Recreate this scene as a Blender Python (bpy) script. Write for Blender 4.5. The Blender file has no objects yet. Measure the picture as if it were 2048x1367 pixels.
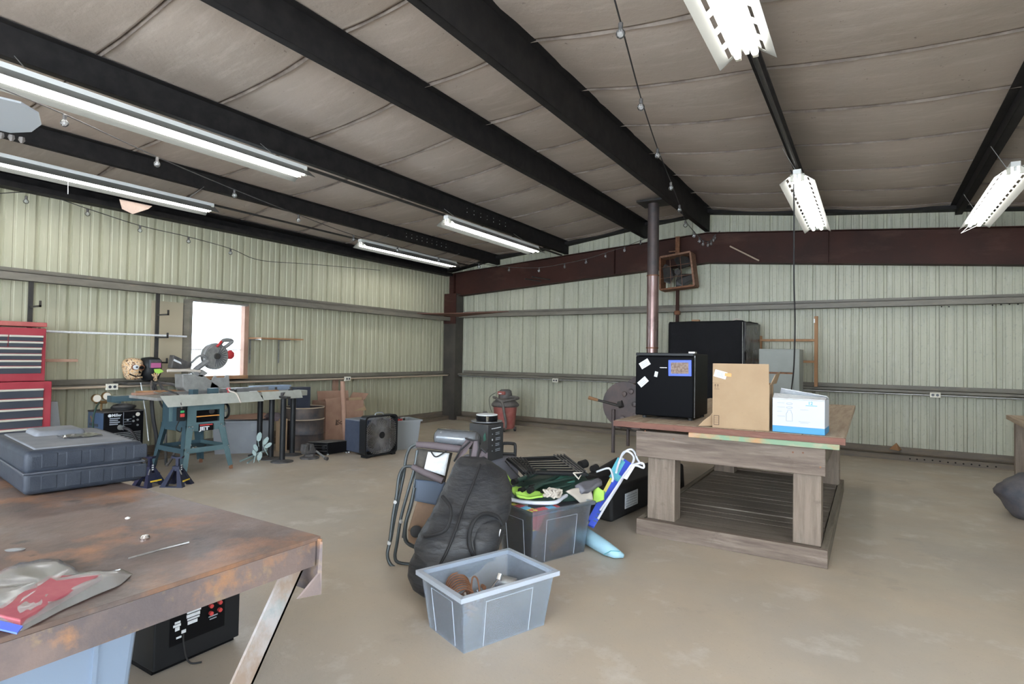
import bpy, math, random
from mathutils import Vector, Matrix, noise

# ---------------------------------------------------------------- camera, sky, light
sc = bpy.context.scene
col = sc.collection
random.seed(7)
cam = bpy.data.objects.new('camera', bpy.data.cameras.new('camera'))
cam.data.sensor_width = 36
cam.data.lens = 20.188
cam.data.clip_start = 0.05
cam.matrix_world = Matrix([[0.84791, -0.00159, 0.53014, 0.0], [0.5299, -0.02781, -0.84761, 0.0], [0.01609, 0.99961, -0.02274, 1.38], [0, 0, 0, 1]])
col.objects.link(cam)
sc.camera = cam

world = bpy.data.worlds.new('sky')
sc.world = world
world.use_nodes = True
wn = world.node_tree.nodes
wn['Background'].inputs[0].default_value = (0.80, 0.90, 1.0, 1)
wn['Background'].inputs[1].default_value = 9.0

sc.view_settings.view_transform = 'Standard'
sc.view_settings.look = 'None'
sc.view_settings.gamma = 1
sc.view_settings.use_curve_mapping = False
sc.view_settings.exposure = 1.0
TUBE_POWER = 8.0

# ---------------------------------------------------------------- materials
MATS = {}
def mat(name, c1, rough=0.6, metal=0.0, c2=None, scale=6.0, bump=0.0, stretch=(1, 1, 1), emit=None,
        fac=(0.35, 0.65), c3=None, spec=0.5, detail=5.0, bscale=None, bdist=0.02):
    m = bpy.data.materials.new(name); MATS[name] = m
    m.use_nodes = True
    nt = m.node_tree; b = nt.nodes['Principled BSDF']
    b.inputs['Roughness'].default_value = rough
    b.inputs['Metallic'].default_value = metal
    b.inputs['Specular IOR Level'].default_value = spec
    b.inputs['Base Color'].default_value = (*c1, 1)
    if emit:
        b.inputs['Emission Color'].default_value = (*c1, 1); b.inputs['Emission Strength'].default_value = emit
    if c2 or bump:
        tc = nt.nodes.new('ShaderNodeTexCoord'); mp = nt.nodes.new('ShaderNodeMapping')
        geo = nt.nodes.new('ShaderNodeNewGeometry')
        mp.inputs['Scale'].default_value = stretch
        nt.links.new(geo.outputs['Position'], mp.inputs['Vector'])
        nz = nt.nodes.new('ShaderNodeTexNoise'); nz.inputs['Scale'].default_value = scale
        nz.inputs['Detail'].default_value = detail; nz.inputs['Roughness'].default_value = 0.6
        nt.links.new(mp.outputs[0], nz.inputs['Vector'])
        if c2:
            cr = nt.nodes.new('ShaderNodeValToRGB')
            cr.color_ramp.elements[0].position = fac[0]; cr.color_ramp.elements[1].position = fac[1]
            cr.color_ramp.elements[0].color = (*c1, 1); cr.color_ramp.elements[1].color = (*c2, 1)
            if c3:
                e = cr.color_ramp.elements.new(min(0.99, fac[1] + 0.1)); e.color = (*c3, 1)
            nt.links.new(nz.outputs['Fac'], cr.inputs[0]); nt.links.new(cr.outputs[0], b.inputs['Base Color'])
        if bump:
            n2 = nz
            if bscale:
                n2 = nt.nodes.new('ShaderNodeTexNoise'); n2.inputs['Scale'].default_value = bscale
                n2.inputs['Detail'].default_value = 6
                nt.links.new(mp.outputs[0], n2.inputs['Vector'])
            bp = nt.nodes.new('ShaderNodeBump'); bp.inputs['Strength'].default_value = bump
            bp.inputs['Distance'].default_value = bdist
            nt.links.new(n2.outputs['Fac'], bp.inputs['Height']); nt.links.new(bp.outputs[0], b.inputs['Normal'])
    return m

def mixcol(nt, fac, a, b):
    n = nt.nodes.new('ShaderNodeMix'); n.data_type = 'RGBA'
    if isinstance(fac, float): n.inputs[0].default_value = fac
    else: nt.links.new(fac, n.inputs[0])
    for i, v in ((6, a), (7, b)):
        if isinstance(v, tuple): n.inputs[i].default_value = (*v, 1)
        else: nt.links.new(v, n.inputs[i])
    return n.outputs[2]
def noisen(nt, scale, stretch=(1, 1, 1), lo=0.4, hi=0.6, detail=5, loc=(0, 0, 0)):
    geo = nt.nodes.new('ShaderNodeNewGeometry'); mp = nt.nodes.new('ShaderNodeMapping')
    mp.inputs['Scale'].default_value = stretch; mp.inputs['Location'].default_value = loc
    nt.links.new(geo.outputs['Position'], mp.inputs['Vector'])
    nz = nt.nodes.new('ShaderNodeTexNoise'); nz.inputs['Scale'].default_value = scale
    nz.inputs['Detail'].default_value = detail; nz.inputs['Roughness'].default_value = 0.65
    nt.links.new(mp.outputs[0], nz.inputs['Vector'])
    mr = nt.nodes.new('ShaderNodeMapRange'); mr.inputs[1].default_value = lo; mr.inputs[2].default_value = hi
    nt.links.new(nz.outputs['Fac'], mr.inputs[0])
    return mr.outputs[0]

# concrete floor: warm grey slab with tan dust, pale scuffs and dark oil patches
def layered(name, base, layers, rough, bump=0.15, bscale=40, metal=0.0, rough_noise=None, spec=0.5):
    m = bpy.data.materials.new(name); MATS[name] = m; m.use_nodes = True
    nt = m.node_tree; b = nt.nodes['Principled BSDF']
    b.inputs['Specular IOR Level'].default_value = spec
    c = base
    for (colr, sc_, st, lo, hi, amt, loc) in layers:
        f = noisen(nt, sc_, st, lo, hi, 6, loc)
        mu = nt.nodes.new('ShaderNodeMath'); mu.operation = 'MULTIPLY'; mu.inputs[1].default_value = amt
        nt.links.new(f, mu.inputs[0])
        c = mixcol(nt, mu.outputs[0], c, colr)
    nt.links.new(c, b.inputs['Base Color'])
    b.inputs['Roughness'].default_value = rough; b.inputs['Metallic'].default_value = metal
    if rough_noise:
        f = noisen(nt, 1.3, (1, 1, 1), 0.35, 0.65, 5, (9, 3, 0))
        mr = nt.nodes.new('ShaderNodeMapRange'); mr.inputs[3].default_value = rough_noise[0]; mr.inputs[4].default_value = rough_noise[1]
        nt.links.new(f, mr.inputs[0]); nt.links.new(mr.outputs[0], b.inputs['Roughness'])
    if bump:
        f = noisen(nt, bscale, (1, 1, 1), 0, 1, 5)
        bp = nt.nodes.new('ShaderNodeBump'); bp.inputs['Strength'].default_value = bump; bp.inputs['Distance'].default_value = 0.01
        nt.links.new(f, bp.inputs['Height']); nt.links.new(bp.outputs[0], b.inputs['Normal'])
    return m
layered('concrete', (0.48, 0.405, 0.32), [
    ((0.41, 0.37, 0.32), 0.55, (1, 1, 1), 0.42, 0.6, 0.8, (0, 0, 0)),
    ((0.53, 0.43, 0.32), 0.9, (1, 1, 1), 0.5, 0.7, 0.6, (5, 2, 0)),
    ((0.66, 0.62, 0.57), 2.6, (1, 1, 1), 0.56, 0.7, 0.55, (1, 7, 0)),
    ((0.24, 0.21, 0.185), 1.7, (1, 1, 1), 0.6, 0.74, 0.5, (3, 3, 0)),
    ((0.22, 0.17, 0.12), 60, (1, 1, 1), 0.62, 0.68, 0.35, (0, 0, 0))], 0.42, 0.12, 55, rough_noise=(0.3, 0.55))
# painted ribbed wall sheet: pale green, faint vertical staining
layered('panel_left', (0.45, 0.44, 0.32), [
    ((0.35, 0.34, 0.25), 3, (1, 3, 0.12), 0.45, 0.68, 0.35, (0, 0, 0)),
    ((0.57, 0.55, 0.43), 9, (1, 2, 0.3), 0.55, 0.7, 0.5, (2, 2, 2))], 0.45, 0.05, 30)
layered('panel_back', (0.47, 0.475, 0.375), [
    ((0.28, 0.28, 0.22), 4, (3, 1, 0.12), 0.48, 0.68, 0.45, (0, 0, 0)),
    ((0.33, 0.33, 0.28), 34, (1, 1, 0.7), 0.57, 0.66, 0.6, (2, 2, 2)),
    ((0.56, 0.57, 0.50), 10, (2, 1, 0.3), 0.56, 0.7, 0.6, (4, 2, 2))], 0.45, 0.08, 60)
layered('insulation', (0.44, 0.375, 0.325), [
    ((0.37, 0.32, 0.275), 1.2, (0.5, 2.0, 1), 0.42, 0.65, 0.55, (0, 0, 0)),
    ((0.54, 0.48, 0.425), 3.5, (0.6, 3, 1), 0.52, 0.7, 0.6, (3, 1, 0)),
    ((0.14, 0.11, 0.09), 22, (1, 1, 1), 0.66, 0.72, 0.8, (3, 1, 0))], 0.75, 0.35, 14)
mat('seam_tape', (0.12, 0.095, 0.08), 0.8, c2=(0.24, 0.20, 0.17), scale=5)
mat('purlin_black', (0.016, 0.015, 0.016), 0.6, spec=0.15, c2=(0.026, 0.024, 0.024), scale=8)
layered('rafter_red', (0.055, 0.022, 0.017), [
    ((0.032, 0.017, 0.015), 2.0, (1, 1, 1), 0.4, 0.65, 0.7, (0, 0, 0)),
    ((0.105, 0.055, 0.04), 1.3, (1, 1, 3), 0.52, 0.7, 0.5, (4, 0, 0))], 0.6, 0.08, 30, spec=0.2)
layered('girt_grey', (0.19, 0.175, 0.145), [
    ((0.12, 0.11, 0.09), 3, (1, 1, 4), 0.42, 0.62, 0.6, (0, 0, 0)),
    ((0.28, 0.22, 0.15), 6, (1, 1, 6), 0.58, 0.7, 0.5, (2, 0, 0))], 0.5, 0.05, 30)
layered('base_brown', (0.15, 0.125, 0.10), [
    ((0.24, 0.18, 0.12), 4, (1, 1, 6), 0.45, 0.65, 0.6, (0, 0, 0))], 0.6, 0.1, 30)
mat('column_dark', (0.075, 0.065, 0.055), 0.55, c2=(0.045, 0.04, 0.036), scale=3)
mat('hole_black', (0.008, 0.008, 0.008), 0.9)
mat('white_enamel', (0.78, 0.79, 0.78), 0.35)
mat('wing_dimmed', (0.16, 0.165, 0.155), 0.4)  # white enamel darkened in colour so tube light on it does not wash out
mat('wing_slotted', (0.30, 0.30, 0.28), 0.4)  # same white enamel, greyed less against the tube glare
mat('tube_light', (1.0, 0.985, 0.95), 0.4, emit=TUBE_POWER)
mat('galvanised', (0.45, 0.46, 0.46), 0.4, 0.7, c2=(0.3, 0.31, 0.31), scale=20)
mat('black_rubber', (0.022, 0.022, 0.024), 0.6)
mat('black_plastic', (0.014, 0.015, 0.017), 0.45, spec=0.25)
mat('black_gloss', (0.006, 0.006, 0.007), 0.45, spec=0.1)
mat('black_steel', (0.03, 0.03, 0.033), 0.45, 0.2, c2=(0.05, 0.045, 0.04), scale=10)
mat('white_plastic', (0.68, 0.66, 0.58), 0.4)
mat('white_paint', (0.75, 0.75, 0.75), 0.5)
mat('paper_white', (0.75, 0.77, 0.8), 0.7, c2=(0.6, 0.63, 0.66), scale=40)
mat('chrome', (0.7, 0.7, 0.72), 0.18, 1.0)
mat('steel_bright', (0.55, 0.55, 0.56), 0.3, 0.9, c2=(0.35, 0.34, 0.33), scale=30)
def wood(name, base, dark, light, axis, rough=0.8, sc_=1.0):
    st = {'x': (1.2, 14, 14), 'y': (14, 1.2, 14), 'z': (14, 14, 1.2)}[axis]
    return layered(name, base, [
        (dark, 1.6 * sc_, st, 0.42, 0.66, 0.75, (0, 0, 0)),
        (light, 2.3 * sc_, st, 0.55, 0.7, 0.55, (3, 5, 2)),
        (dark, 9, (1, 1, 1), 0.62, 0.7, 0.5, (1, 1, 1))], rough, 0.25, 45)
wood('old_wood_x', (0.20, 0.155, 0.125), (0.09, 0.064, 0.05), (0.30, 0.25, 0.21), 'x')
wood('old_wood_z', (0.24, 0.19, 0.15), (0.12, 0.088, 0.066), (0.33, 0.28, 0.225), 'z')
wood('old_wood_y', (0.21, 0.18, 0.14), (0.11, 0.09, 0.07), (0.31, 0.27, 0.22), 'y')
wood('deck_wood', (0.185, 0.155, 0.125), (0.10, 0.08, 0.062), (0.27, 0.235, 0.19), 'x')
wood('top_wood', (0.42, 0.33, 0.24), (0.27, 0.19, 0.13), (0.50, 0.41, 0.31), 'y')
wood('red_edge_wood', (0.19, 0.085, 0.062), (0.10, 0.05, 0.04), (0.29, 0.16, 0.12), 'x')
layered('painted_strip', (0.42, 0.23, 0.11), [
    ((0.17, 0.30, 0.20), 2.2, (1, 1, 1), 0.44, 0.56, 0.9, (0.6, 0, 0)),
    ((0.50, 0.33, 0.24), 6, (1, 4, 4), 0.5, 0.7, 0.7, (2, 0, 0))], 0.7, 0.1, 40)
mat('pine', (0.33, 0.17, 0.08), 0.7, c2=(0.41, 0.23, 0.12), scale=9, stretch=(1, 1, 0.2))
mat('cardboard', (0.33, 0.225, 0.135), 0.85, c2=(0.365, 0.255, 0.155), scale=6, bump=0.05, bscale=60)
mat('sheet_tan', (0.44, 0.38, 0.27), 0.7)
mat('cardboard_pink', (0.34, 0.20, 0.145), 0.85, c2=(0.40, 0.25, 0.18), scale=6)
layered('rusty_top', (0.155, 0.105, 0.085), [
    ((0.085, 0.068, 0.065), 2.2, (1, 1, 1), 0.42, 0.6, 0.85, (0, 0, 0)),
    ((0.34, 0.165, 0.085), 2.6, (1, 1, 1), 0.52, 0.66, 0.85, (3, 1, 0)),
    ((0.23, 0.20, 0.195), 5.0, (1, 1, 1), 0.52, 0.72, 0.6, (7, 3, 0)),
    ((0.04, 0.036, 0.036), 7.0, (1, 1, 1), 0.6, 0.68, 0.85, (1, 8, 0))], 0.5, 0.15, 35, metal=0.25, rough_noise=(0.35, 0.6))
layered('rusty_edge', (0.19, 0.14, 0.125), [
    ((0.10, 0.085, 0.09), 4, (1, 1, 1), 0.42, 0.6, 0.85, (0, 0, 0)),
    ((0.42, 0.20, 0.08), 7, (1, 1, 1), 0.55, 0.68, 0.7, (3, 1, 0)),
    ((0.42, 0.29, 0.12), 12, (1, 1, 1), 0.57, 0.68, 0.4, (3, 9, 0))], 0.55, 0.15, 50, metal=0.2)
layered('leg_paint', (0.34, 0.32, 0.32), [
    ((0.22, 0.15, 0.10), 5, (1, 1, 0.7), 0.48, 0.62, 0.8, (0, 0, 0)),
    ((0.20, 0.26, 0.27), 8, (1, 1, 1), 0.55, 0.65, 0.6, (3, 1, 0))], 0.5, 0.1, 50)
layered('flue_pipe', (0.24, 0.16, 0.15), [
    ((0.40, 0.33, 0.33), 6, (3, 3, 0.3), 0.5, 0.65, 0.7, (0, 0, 0)),
    ((0.11, 0.07, 0.06), 2, (1, 1, 1), 0.5, 0.65, 0.7, (0, 0, 4))], 0.3, 0.03, 30, metal=0.75)
mat('rust', (0.17, 0.075, 0.04), 0.75, 0.2, c2=(0.28, 0.13, 0.07), scale=20)
mat('rust_light', (0.33, 0.19, 0.13), 0.7, 0.2, c2=(0.2, 0.1, 0.06), scale=30)
mat('stove_iron', (0.085, 0.075, 0.08), 0.5, 0.4, c2=(0.14, 0.105, 0.10), scale=5)
mat('tarp_black', (0.007, 0.007, 0.009), 0.8, bump=0.6, bscale=5, bdist=0.05, spec=0.25)
mat('tarp_clear', (0.11, 0.11, 0.12), 0.22, c2=(0.03, 0.03, 0.032), scale=9, stretch=(3, 3, .5))
mat('cabinet_grey', (0.23, 0.245, 0.23), 0.5, 0.1, c2=(0.27, 0.285, 0.27), c3=(0.33, 0.2, 0.1), scale=2.2)
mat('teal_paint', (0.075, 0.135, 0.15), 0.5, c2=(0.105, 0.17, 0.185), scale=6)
mat('teal_dark', (0.045, 0.085, 0.105), 0.5)  # darker teal; also paints shade on the saw's rear and left-facing sheets
mat('saw_top', (0.33, 0.34, 0.30), 0.5, c2=(0.41, 0.42, 0.385), scale=7)
mat('saw_grey', (0.16, 0.165, 0.17), 0.5, c2=(0.22, 0.22, 0.22), scale=12)
mat('saw_cast', (0.34, 0.34, 0.33), 0.5, 0.2, c2=(0.26, 0.26, 0.25), scale=12)
mat('orange', (0.75, 0.33, 0.08), 0.5)
mat('red', (0.45, 0.03, 0.035), 0.45)
mat('red_bright', (0.55, 0.06, 0.06), 0.4)
mat('green_button', (0.05, 0.35, 0.12), 0.4)
mat('chest_red', (0.30, 0.028, 0.045), 0.42, c2=(0.34, 0.05, 0.065), scale=5)
mat('chest_lid', (0.42, 0.13, 0.11), 0.55, c2=(0.36, 0.08, 0.08), scale=8)
mat('drawer_dark', (0.035, 0.042, 0.058), 0.4, c2=(0.05, 0.055, 0.07), scale=4)
mat('cream_metal', (0.58, 0.56, 0.50), 0.4, 0.3)
mat('case_plastic', (0.016, 0.021, 0.032), 0.55, spec=0.3, c2=(0.030, 0.036, 0.048), scale=12, bump=0.1, bscale=200)
mat('case_dusty', (0.11, 0.12, 0.14), 0.7, c2=(0.17, 0.175, 0.19), scale=7)
mat('blue_paint', (0.055, 0.10, 0.19), 0.4, c2=(0.085, 0.14, 0.24), scale=6)
mat('navy_metal', (0.045, 0.055, 0.085), 0.35, c2=(0.06, 0.07, 0.10), scale=10)
mat('dusty_black', (0.04, 0.04, 0.042), 0.6, c2=(0.09, 0.082, 0.078), scale=14)
mat('receiver_top', (0.055, 0.05, 0.045), 0.6, c2=(0.12, 0.11, 0.1), scale=14)
mat('tote_grey', (0.27, 0.29, 0.32), 0.5, c2=(0.31, 0.33, 0.36), scale=4)
mat('tote_lightgrey', (0.31, 0.335, 0.355), 0.5)
mat('tote_blue', (0.22, 0.28, 0.37), 0.45)
mat('drum_steel', (0.05, 0.05, 0.06), 0.5, 0.3, c2=(0.12, 0.09, 0.075), scale=6)
mat('tan_dust', (0.45, 0.36, 0.27), 0.8)
mat('vac_red', (0.32, 0.09, 0.08), 0.5, c2=(0.38, 0.14, 0.12), scale=8)
mat('vac_grey', (0.085, 0.08, 0.08), 0.6, c2=(0.15, 0.135, 0.125), scale=10)
mat('bag_black', (0.018, 0.020, 0.025), 0.5, c2=(0.040, 0.040, 0.042), scale=4, bump=0.5, bscale=9, bdist=0.03, stretch=(1, 1, 3))
mat('bag_trim', (0.015, 0.015, 0.017), 0.7)
mat('chair_tube', (0.075, 0.085, 0.09), 0.4, 0.5)
mat('chair_pad', (0.12, 0.095, 0.105), 0.7)
mat('chair_mesh', (0.03, 0.03, 0.032), 0.8, c2=(0.08, 0.07, 0.06), scale=9)
mat('chair_blue', (0.085, 0.11, 0.155), 0.7)
mat('chair_brown', (0.20, 0.13, 0.09), 0.8, c2=(0.26, 0.17, 0.11), scale=5)
mat('roll_fabric', (0.13, 0.135, 0.145), 0.25, spec=0.8)
mat('box_black', (0.035, 0.038, 0.042), 0.5, c2=(0.05, 0.05, 0.052), scale=8)
mat('lime', (0.42, 0.72, 0.12), 0.6)
mat('green_dark', (0.02, 0.05, 0.04), 0.5)
mat('green_mid', (0.04, 0.14, 0.11), 0.6)
mat('rope', (0.55, 0.5, 0.44), 0.8)
mat('blue_fabric', (0.05, 0.10, 0.62), 0.55)
mat('teal_fabric', (0.12, 0.45, 0.55), 0.55)
mat('yellow_fabric', (0.7, 0.62, 0.15), 0.6)
mat('red_fabric', (0.62, 0.13, 0.16), 0.6)
mat('green_fabric', (0.18, 0.5, 0.25), 0.6)
mat('sky_fabric', (0.18, 0.48, 0.72), 0.6)
mat('white_tube', (0.72, 0.74, 0.82), 0.3)
mat('float_blue', (0.40, 0.66, 0.80), 0.5)
mat('navy_cloth', (0.09, 0.15, 0.29), 0.8)
mat('grey_cloth', (0.17, 0.17, 0.20), 0.8)
mat('fridge_black', (0.004, 0.004, 0.005), 0.4, spec=0.03)
mat('magnet_blue', (0.07, 0.13, 0.62), 0.5)
mat('magnet_photo', (0.12, 0.065, 0.045), 0.6, c2=(0.28, 0.21, 0.17), scale=60)
mat('jar_white', (0.50, 0.53, 0.59), 0.6)
mat('jar_blue', (0.035, 0.25, 0.52), 0.5)
mat('print_grey', (0.30, 0.33, 0.38), 0.7)
mat('print_brown', (0.10, 0.06, 0.04), 0.7)
mat('print_blue', (0.10, 0.35, 0.65), 0.6)
mat('sticker_orange', (0.80, 0.35, 0.12), 0.6)
mat('skull_bone', (0.62, 0.36, 0.16), 0.5, c2=(0.75, 0.60, 0.42), scale=40, detail=2, fac=(0.42, 0.52), c3=(0.16, 0.07, 0.03))
mat('visor_pink', (0.45, 0.13, 0.27), 0.25)
mat('yellow', (0.75, 0.55, 0.05), 0.5)
mat('jack_navy', (0.010, 0.014, 0.04), 0.4)
mat('red_shirt', (0.27, 0.05, 0.07), 0.7, c2=(0.33, 0.09, 0.10), scale=14)
mat('gauge_face', (0.68, 0.64, 0.56), 0.4)
mat('brass', (0.35, 0.22, 0.10), 0.4, 0.7)
mat('patina', (0.22, 0.30, 0.30), 0.6, c2=(0.30, 0.38, 0.37), scale=20)
mat('cover_dark', (0.05, 0.052, 0.065), 0.6, c2=(0.13, 0.115, 0.115), scale=6)
mat('paper_tan', (0.20, 0.15, 0.125), 0.7, bump=0.5, bscale=30)

def clear_mat(name, colr, alpha, rough=0.2, vary=0.0):
    m = bpy.data.materials.new(name); MATS[name] = m; m.use_nodes = True
    nt = m.node_tree; nt.nodes.remove(nt.nodes['Principled BSDF'])
    out = nt.nodes['Material Output']
    tr = nt.nodes.new('ShaderNodeBsdfTransparent'); tr.inputs[0].default_value = (0.94, 0.97, 1, 1)
    df = nt.nodes.new('ShaderNodeBsdfDiffuse'); df.inputs[0].default_value = (*colr, 1)
    tl = nt.nodes.new('ShaderNodeBsdfTranslucent'); tl.inputs[0].default_value = (*colr, 1)
    gl = nt.nodes.new('ShaderNodeBsdfGlossy'); gl.inputs['Roughness'].default_value = rough
    a = nt.nodes.new('ShaderNodeMixShader'); a.inputs[0].default_value = 0.15
    nt.links.new(df.outputs[0], a.inputs[1]); nt.links.new(tl.outputs[0], a.inputs[2])
    b = nt.nodes.new('ShaderNodeMixShader'); b.inputs[0].default_value = alpha
    nt.links.new(tr.outputs[0], b.inputs[1]); nt.links.new(a.outputs[0], b.inputs[2])
    fr = nt.nodes.new('ShaderNodeFresnel'); fr.inputs[0].default_value = 1.4
    c = nt.nodes.new('ShaderNodeMixShader'); nt.links.new(fr.outputs[0], c.inputs[0])
    nt.links.new(b.outputs[0], c.inputs[1]); nt.links.new(gl.outputs[0], c.inputs[2])
    nt.links.new(c.outputs[0], out.inputs[0])
    return m
clear_mat('bin_clear', (0.76, 0.86, 1.0), 0.22)
clear_mat('bin_rib', (0.75, 0.82, 0.92), 0.6)
clear_mat('tote_clear', (0.66, 0.80, 1.0), 0.05)
clear_mat('bulb_glass', (0.9, 0.9, 0.9), 0.12, 0.05)
clear_mat('pane', (0.9, 0.9, 0.9), 0.02, 0.02)
clear_mat('plastic_bag', (0.92, 0.9, 0.88), 0.24, 0.12)
clear_mat('wrap_film', (0.85, 0.88, 0.9), 0.08, 0.1)

# ---------------------------------------------------------------- geometry helpers
WM = {}
class MB:
    def __init__(s, frame=None): s.v = []; s.f = []; s.m = frame or Matrix()
    def add(s, vs, fs):
        n = len(s.v); s.v += [s.m @ Vector(v) for v in vs]; s.f += [tuple(i + n for i in f) for f in fs]; return s
    def box(s, a, b):
        x0, y0, z0 = a; x1, y1, z1 = b
        if x0 > x1: x0, x1 = x1, x0
        if y0 > y1: y0, y1 = y1, y0
        if z0 > z1: z0, z1 = z1, z0
        return s.add([(x0,y0,z0),(x1,y0,z0),(x1,y1,z0),(x0,y1,z0),(x0,y0,z1),(x1,y0,z1),(x1,y1,z1),(x0,y1,z1)],
            [(3,2,1,0),(4,5,6,7),(0,1,5,4),(1,2,6,5),(2,3,7,6),(3,0,4,7)])
    def hexa(s, bot, top):
        return s.add(list(bot) + list(top), [(3,2,1,0),(4,5,6,7),(0,1,5,4),(1,2,6,5),(2,3,7,6),(3,0,4,7)])
    def tube(s, pts, r, n=8, closed=False, flat=1.0):
        P = [Vector(p) for p in pts]; k = len(P); R = r if isinstance(r, (list, tuple)) else [r] * k
        vs = []; ref = None
        for i in range(k):
            if closed: t = P[(i + 1) % k] - P[i - 1]
            else: t = P[min(i + 1, k - 1)] - P[max(i - 1, 0)]
            if t.length < 1e-9: t = Vector((0, 0, 1))
            t.normalize()
            if ref is None:
                ref = Vector((0, 0, 1)) if abs(t.z) < 0.9 else Vector((1, 0, 0))
            u = t.cross(ref); 
            if u.length < 1e-6: u = t.orthogonal()
            u.normalize(); w = u.cross(t).normalized(); ref = w
            for j in range(n):
                a = 2 * math.pi * j / n
                vs.append(P[i] + u * (math.cos(a) * R[i]) + w * (math.sin(a) * R[i] * flat))
        fs = []
        for i in range(k if closed else k - 1):
            for j in range(n):
                a = i * n + j; b = i * n + (j + 1) % n; i2 = (i + 1) % k
                fs.append((a, b, i2 * n + (j + 1) % n, i2 * n + j))
        if not closed:
            fs.append(tuple(range(n))[::-1]); fs.append(tuple((k - 1) * n + j for j in range(n)))
        return s.add(vs, fs)
    def cyl(s, a, b, r, n=20, r2=None): return s.tube([a, b], [r, r if r2 is None else r2], n)
    def lathe(s, c, prof, n=28, axis=(0, 0, 1), sx=1.0):
        ax = Vector(axis).normalized(); u = ax.orthogonal().normalized(); w = ax.cross(u); C = Vector(c)
        vs = []
        for (r, h) in prof:
            for j in range(n):
                a = 2 * math.pi * j / n; vs.append(C + ax * h + u * (r * math.cos(a)) + w * (r * math.sin(a) * sx))
        fs = []
        for i in range(len(prof) - 1):
            for j in range(n):
                fs.append((i * n + j, i * n + (j + 1) % n, (i + 1) * n + (j + 1) % n, (i + 1) * n + j))
        fs.append(tuple(range(n))[::-1]); fs.append(tuple((len(prof) - 1) * n + j for j in range(n)))
        return s.add(vs, fs)
    def prism(s, poly, d):
        # polygon of 3D points, thickened by vector d
        k = len(poly); P = [Vector(p) for p in poly]; D = Vector(d)
        return s.add(P + [p + D for p in P], [tuple(range(k))[::-1], tuple(range(k, 2 * k))] +
                     [(i, (i + 1) % k, k + (i + 1) % k, k + i) for i in range(k)])
    def grid(s, nu, nv, fn):
        vs = [fn(i / nu, j / nv) for i in range(nu + 1) for j in range(nv + 1)]
        return s.add(vs, [(i * (nv + 1) + j, (i + 1) * (nv + 1) + j, (i + 1) * (nv + 1) + j + 1, i * (nv + 1) + j + 1)
                          for i in range(nu) for j in range(nv)])
    def loft(s, rows, n=24, wr=0.0, sub=3, sq=1.0):
        # rows: (left point, right point, depth thickness): elliptical sections, wrinkled
        RR = []
        for a, b in zip(rows[:-1], rows[1:]):
            for q in range(sub):
                t = q / sub
                RR.append(tuple(Vector(a[i]).lerp(Vector(b[i]), t) for i in (0, 1)) + (a[2] * (1 - t) + b[2] * t,))
        RR.append((Vector(rows[-1][0]), Vector(rows[-1][1]), rows[-1][2]))
        vs = []; k = len(RR)
        for (L, Rr, th) in RR:
            c = (L + Rr) / 2; h = (Rr - L) / 2
            ax = Vector((c.x, c.y, 0)).normalized()
            for j in range(n):
                a = 2 * math.pi * j / n
                ca, sa = math.cos(a), math.sin(a)
                ca = math.copysign(abs(ca) ** sq, ca); sa = math.copysign(abs(sa) ** sq, sa)
                p = c + h * ca + ax * (th * sa)
                if wr:
                    q = noise.noise(Vector((p.x * 9, p.y * 9, p.z * 15 + p.x * 8))) + 0.5 * noise.noise(p * 30)
                    p = p + (p - c) * wr * q
                vs.append(p)
        fs = [(i * n + j, i * n + (j + 1) % n, (i + 1) * n + (j + 1) % n, (i + 1) * n + j) for i in range(k - 1) for j in range(n)]
        fs.append(tuple(range(n))[::-1]); fs.append(tuple((k - 1) * n + j for j in range(n)))
        return s.add(vs, fs)
    def build(s, name, material, parent=None, smooth=False, bevel=0.0, seg=2, solid=0.0, kind=None, label=None):
        me = bpy.data.meshes.new(name)
        vs = s.v
        if parent is not None:
            inv = WM[parent.name].inverted(); vs = [inv @ v for v in vs]
        me.from_pydata([tuple(v) for v in vs], [], s.f); me.update()
        o = bpy.data.objects.new(name, me); col.objects.link(o)
        if parent is not None:
            o.parent = parent; WM[o.name] = WM[parent.name].copy()
        else: WM[o.name] = Matrix()
        me.materials.append(MATS[material])
        fix_normals(me)
        if smooth:
            me.polygons.foreach_set('use_smooth', [True] * len(me.polygons))
            if smooth != 'all':
                try: me.set_sharp_from_angle(angle=math.radians(38))
                except Exception: pass
        if solid:
            md = o.modifiers.new('solid', 'SOLIDIFY'); md.thickness = solid; md.offset = 0
        if bevel:
            md = o.modifiers.new('bevel', 'BEVEL'); md.width = bevel; md.segments = seg; md.limit_method = 'ANGLE'; md.angle_limit = math.radians(40)
        if kind: o['kind'] = kind
        if label: o['label'] = label
        return o
import bmesh
def fix_normals(me):
    bm = bmesh.new(); bm.from_mesh(me); bmesh.ops.recalc_face_normals(bm, faces=bm.faces); bm.to_mesh(me); bm.free()

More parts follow.
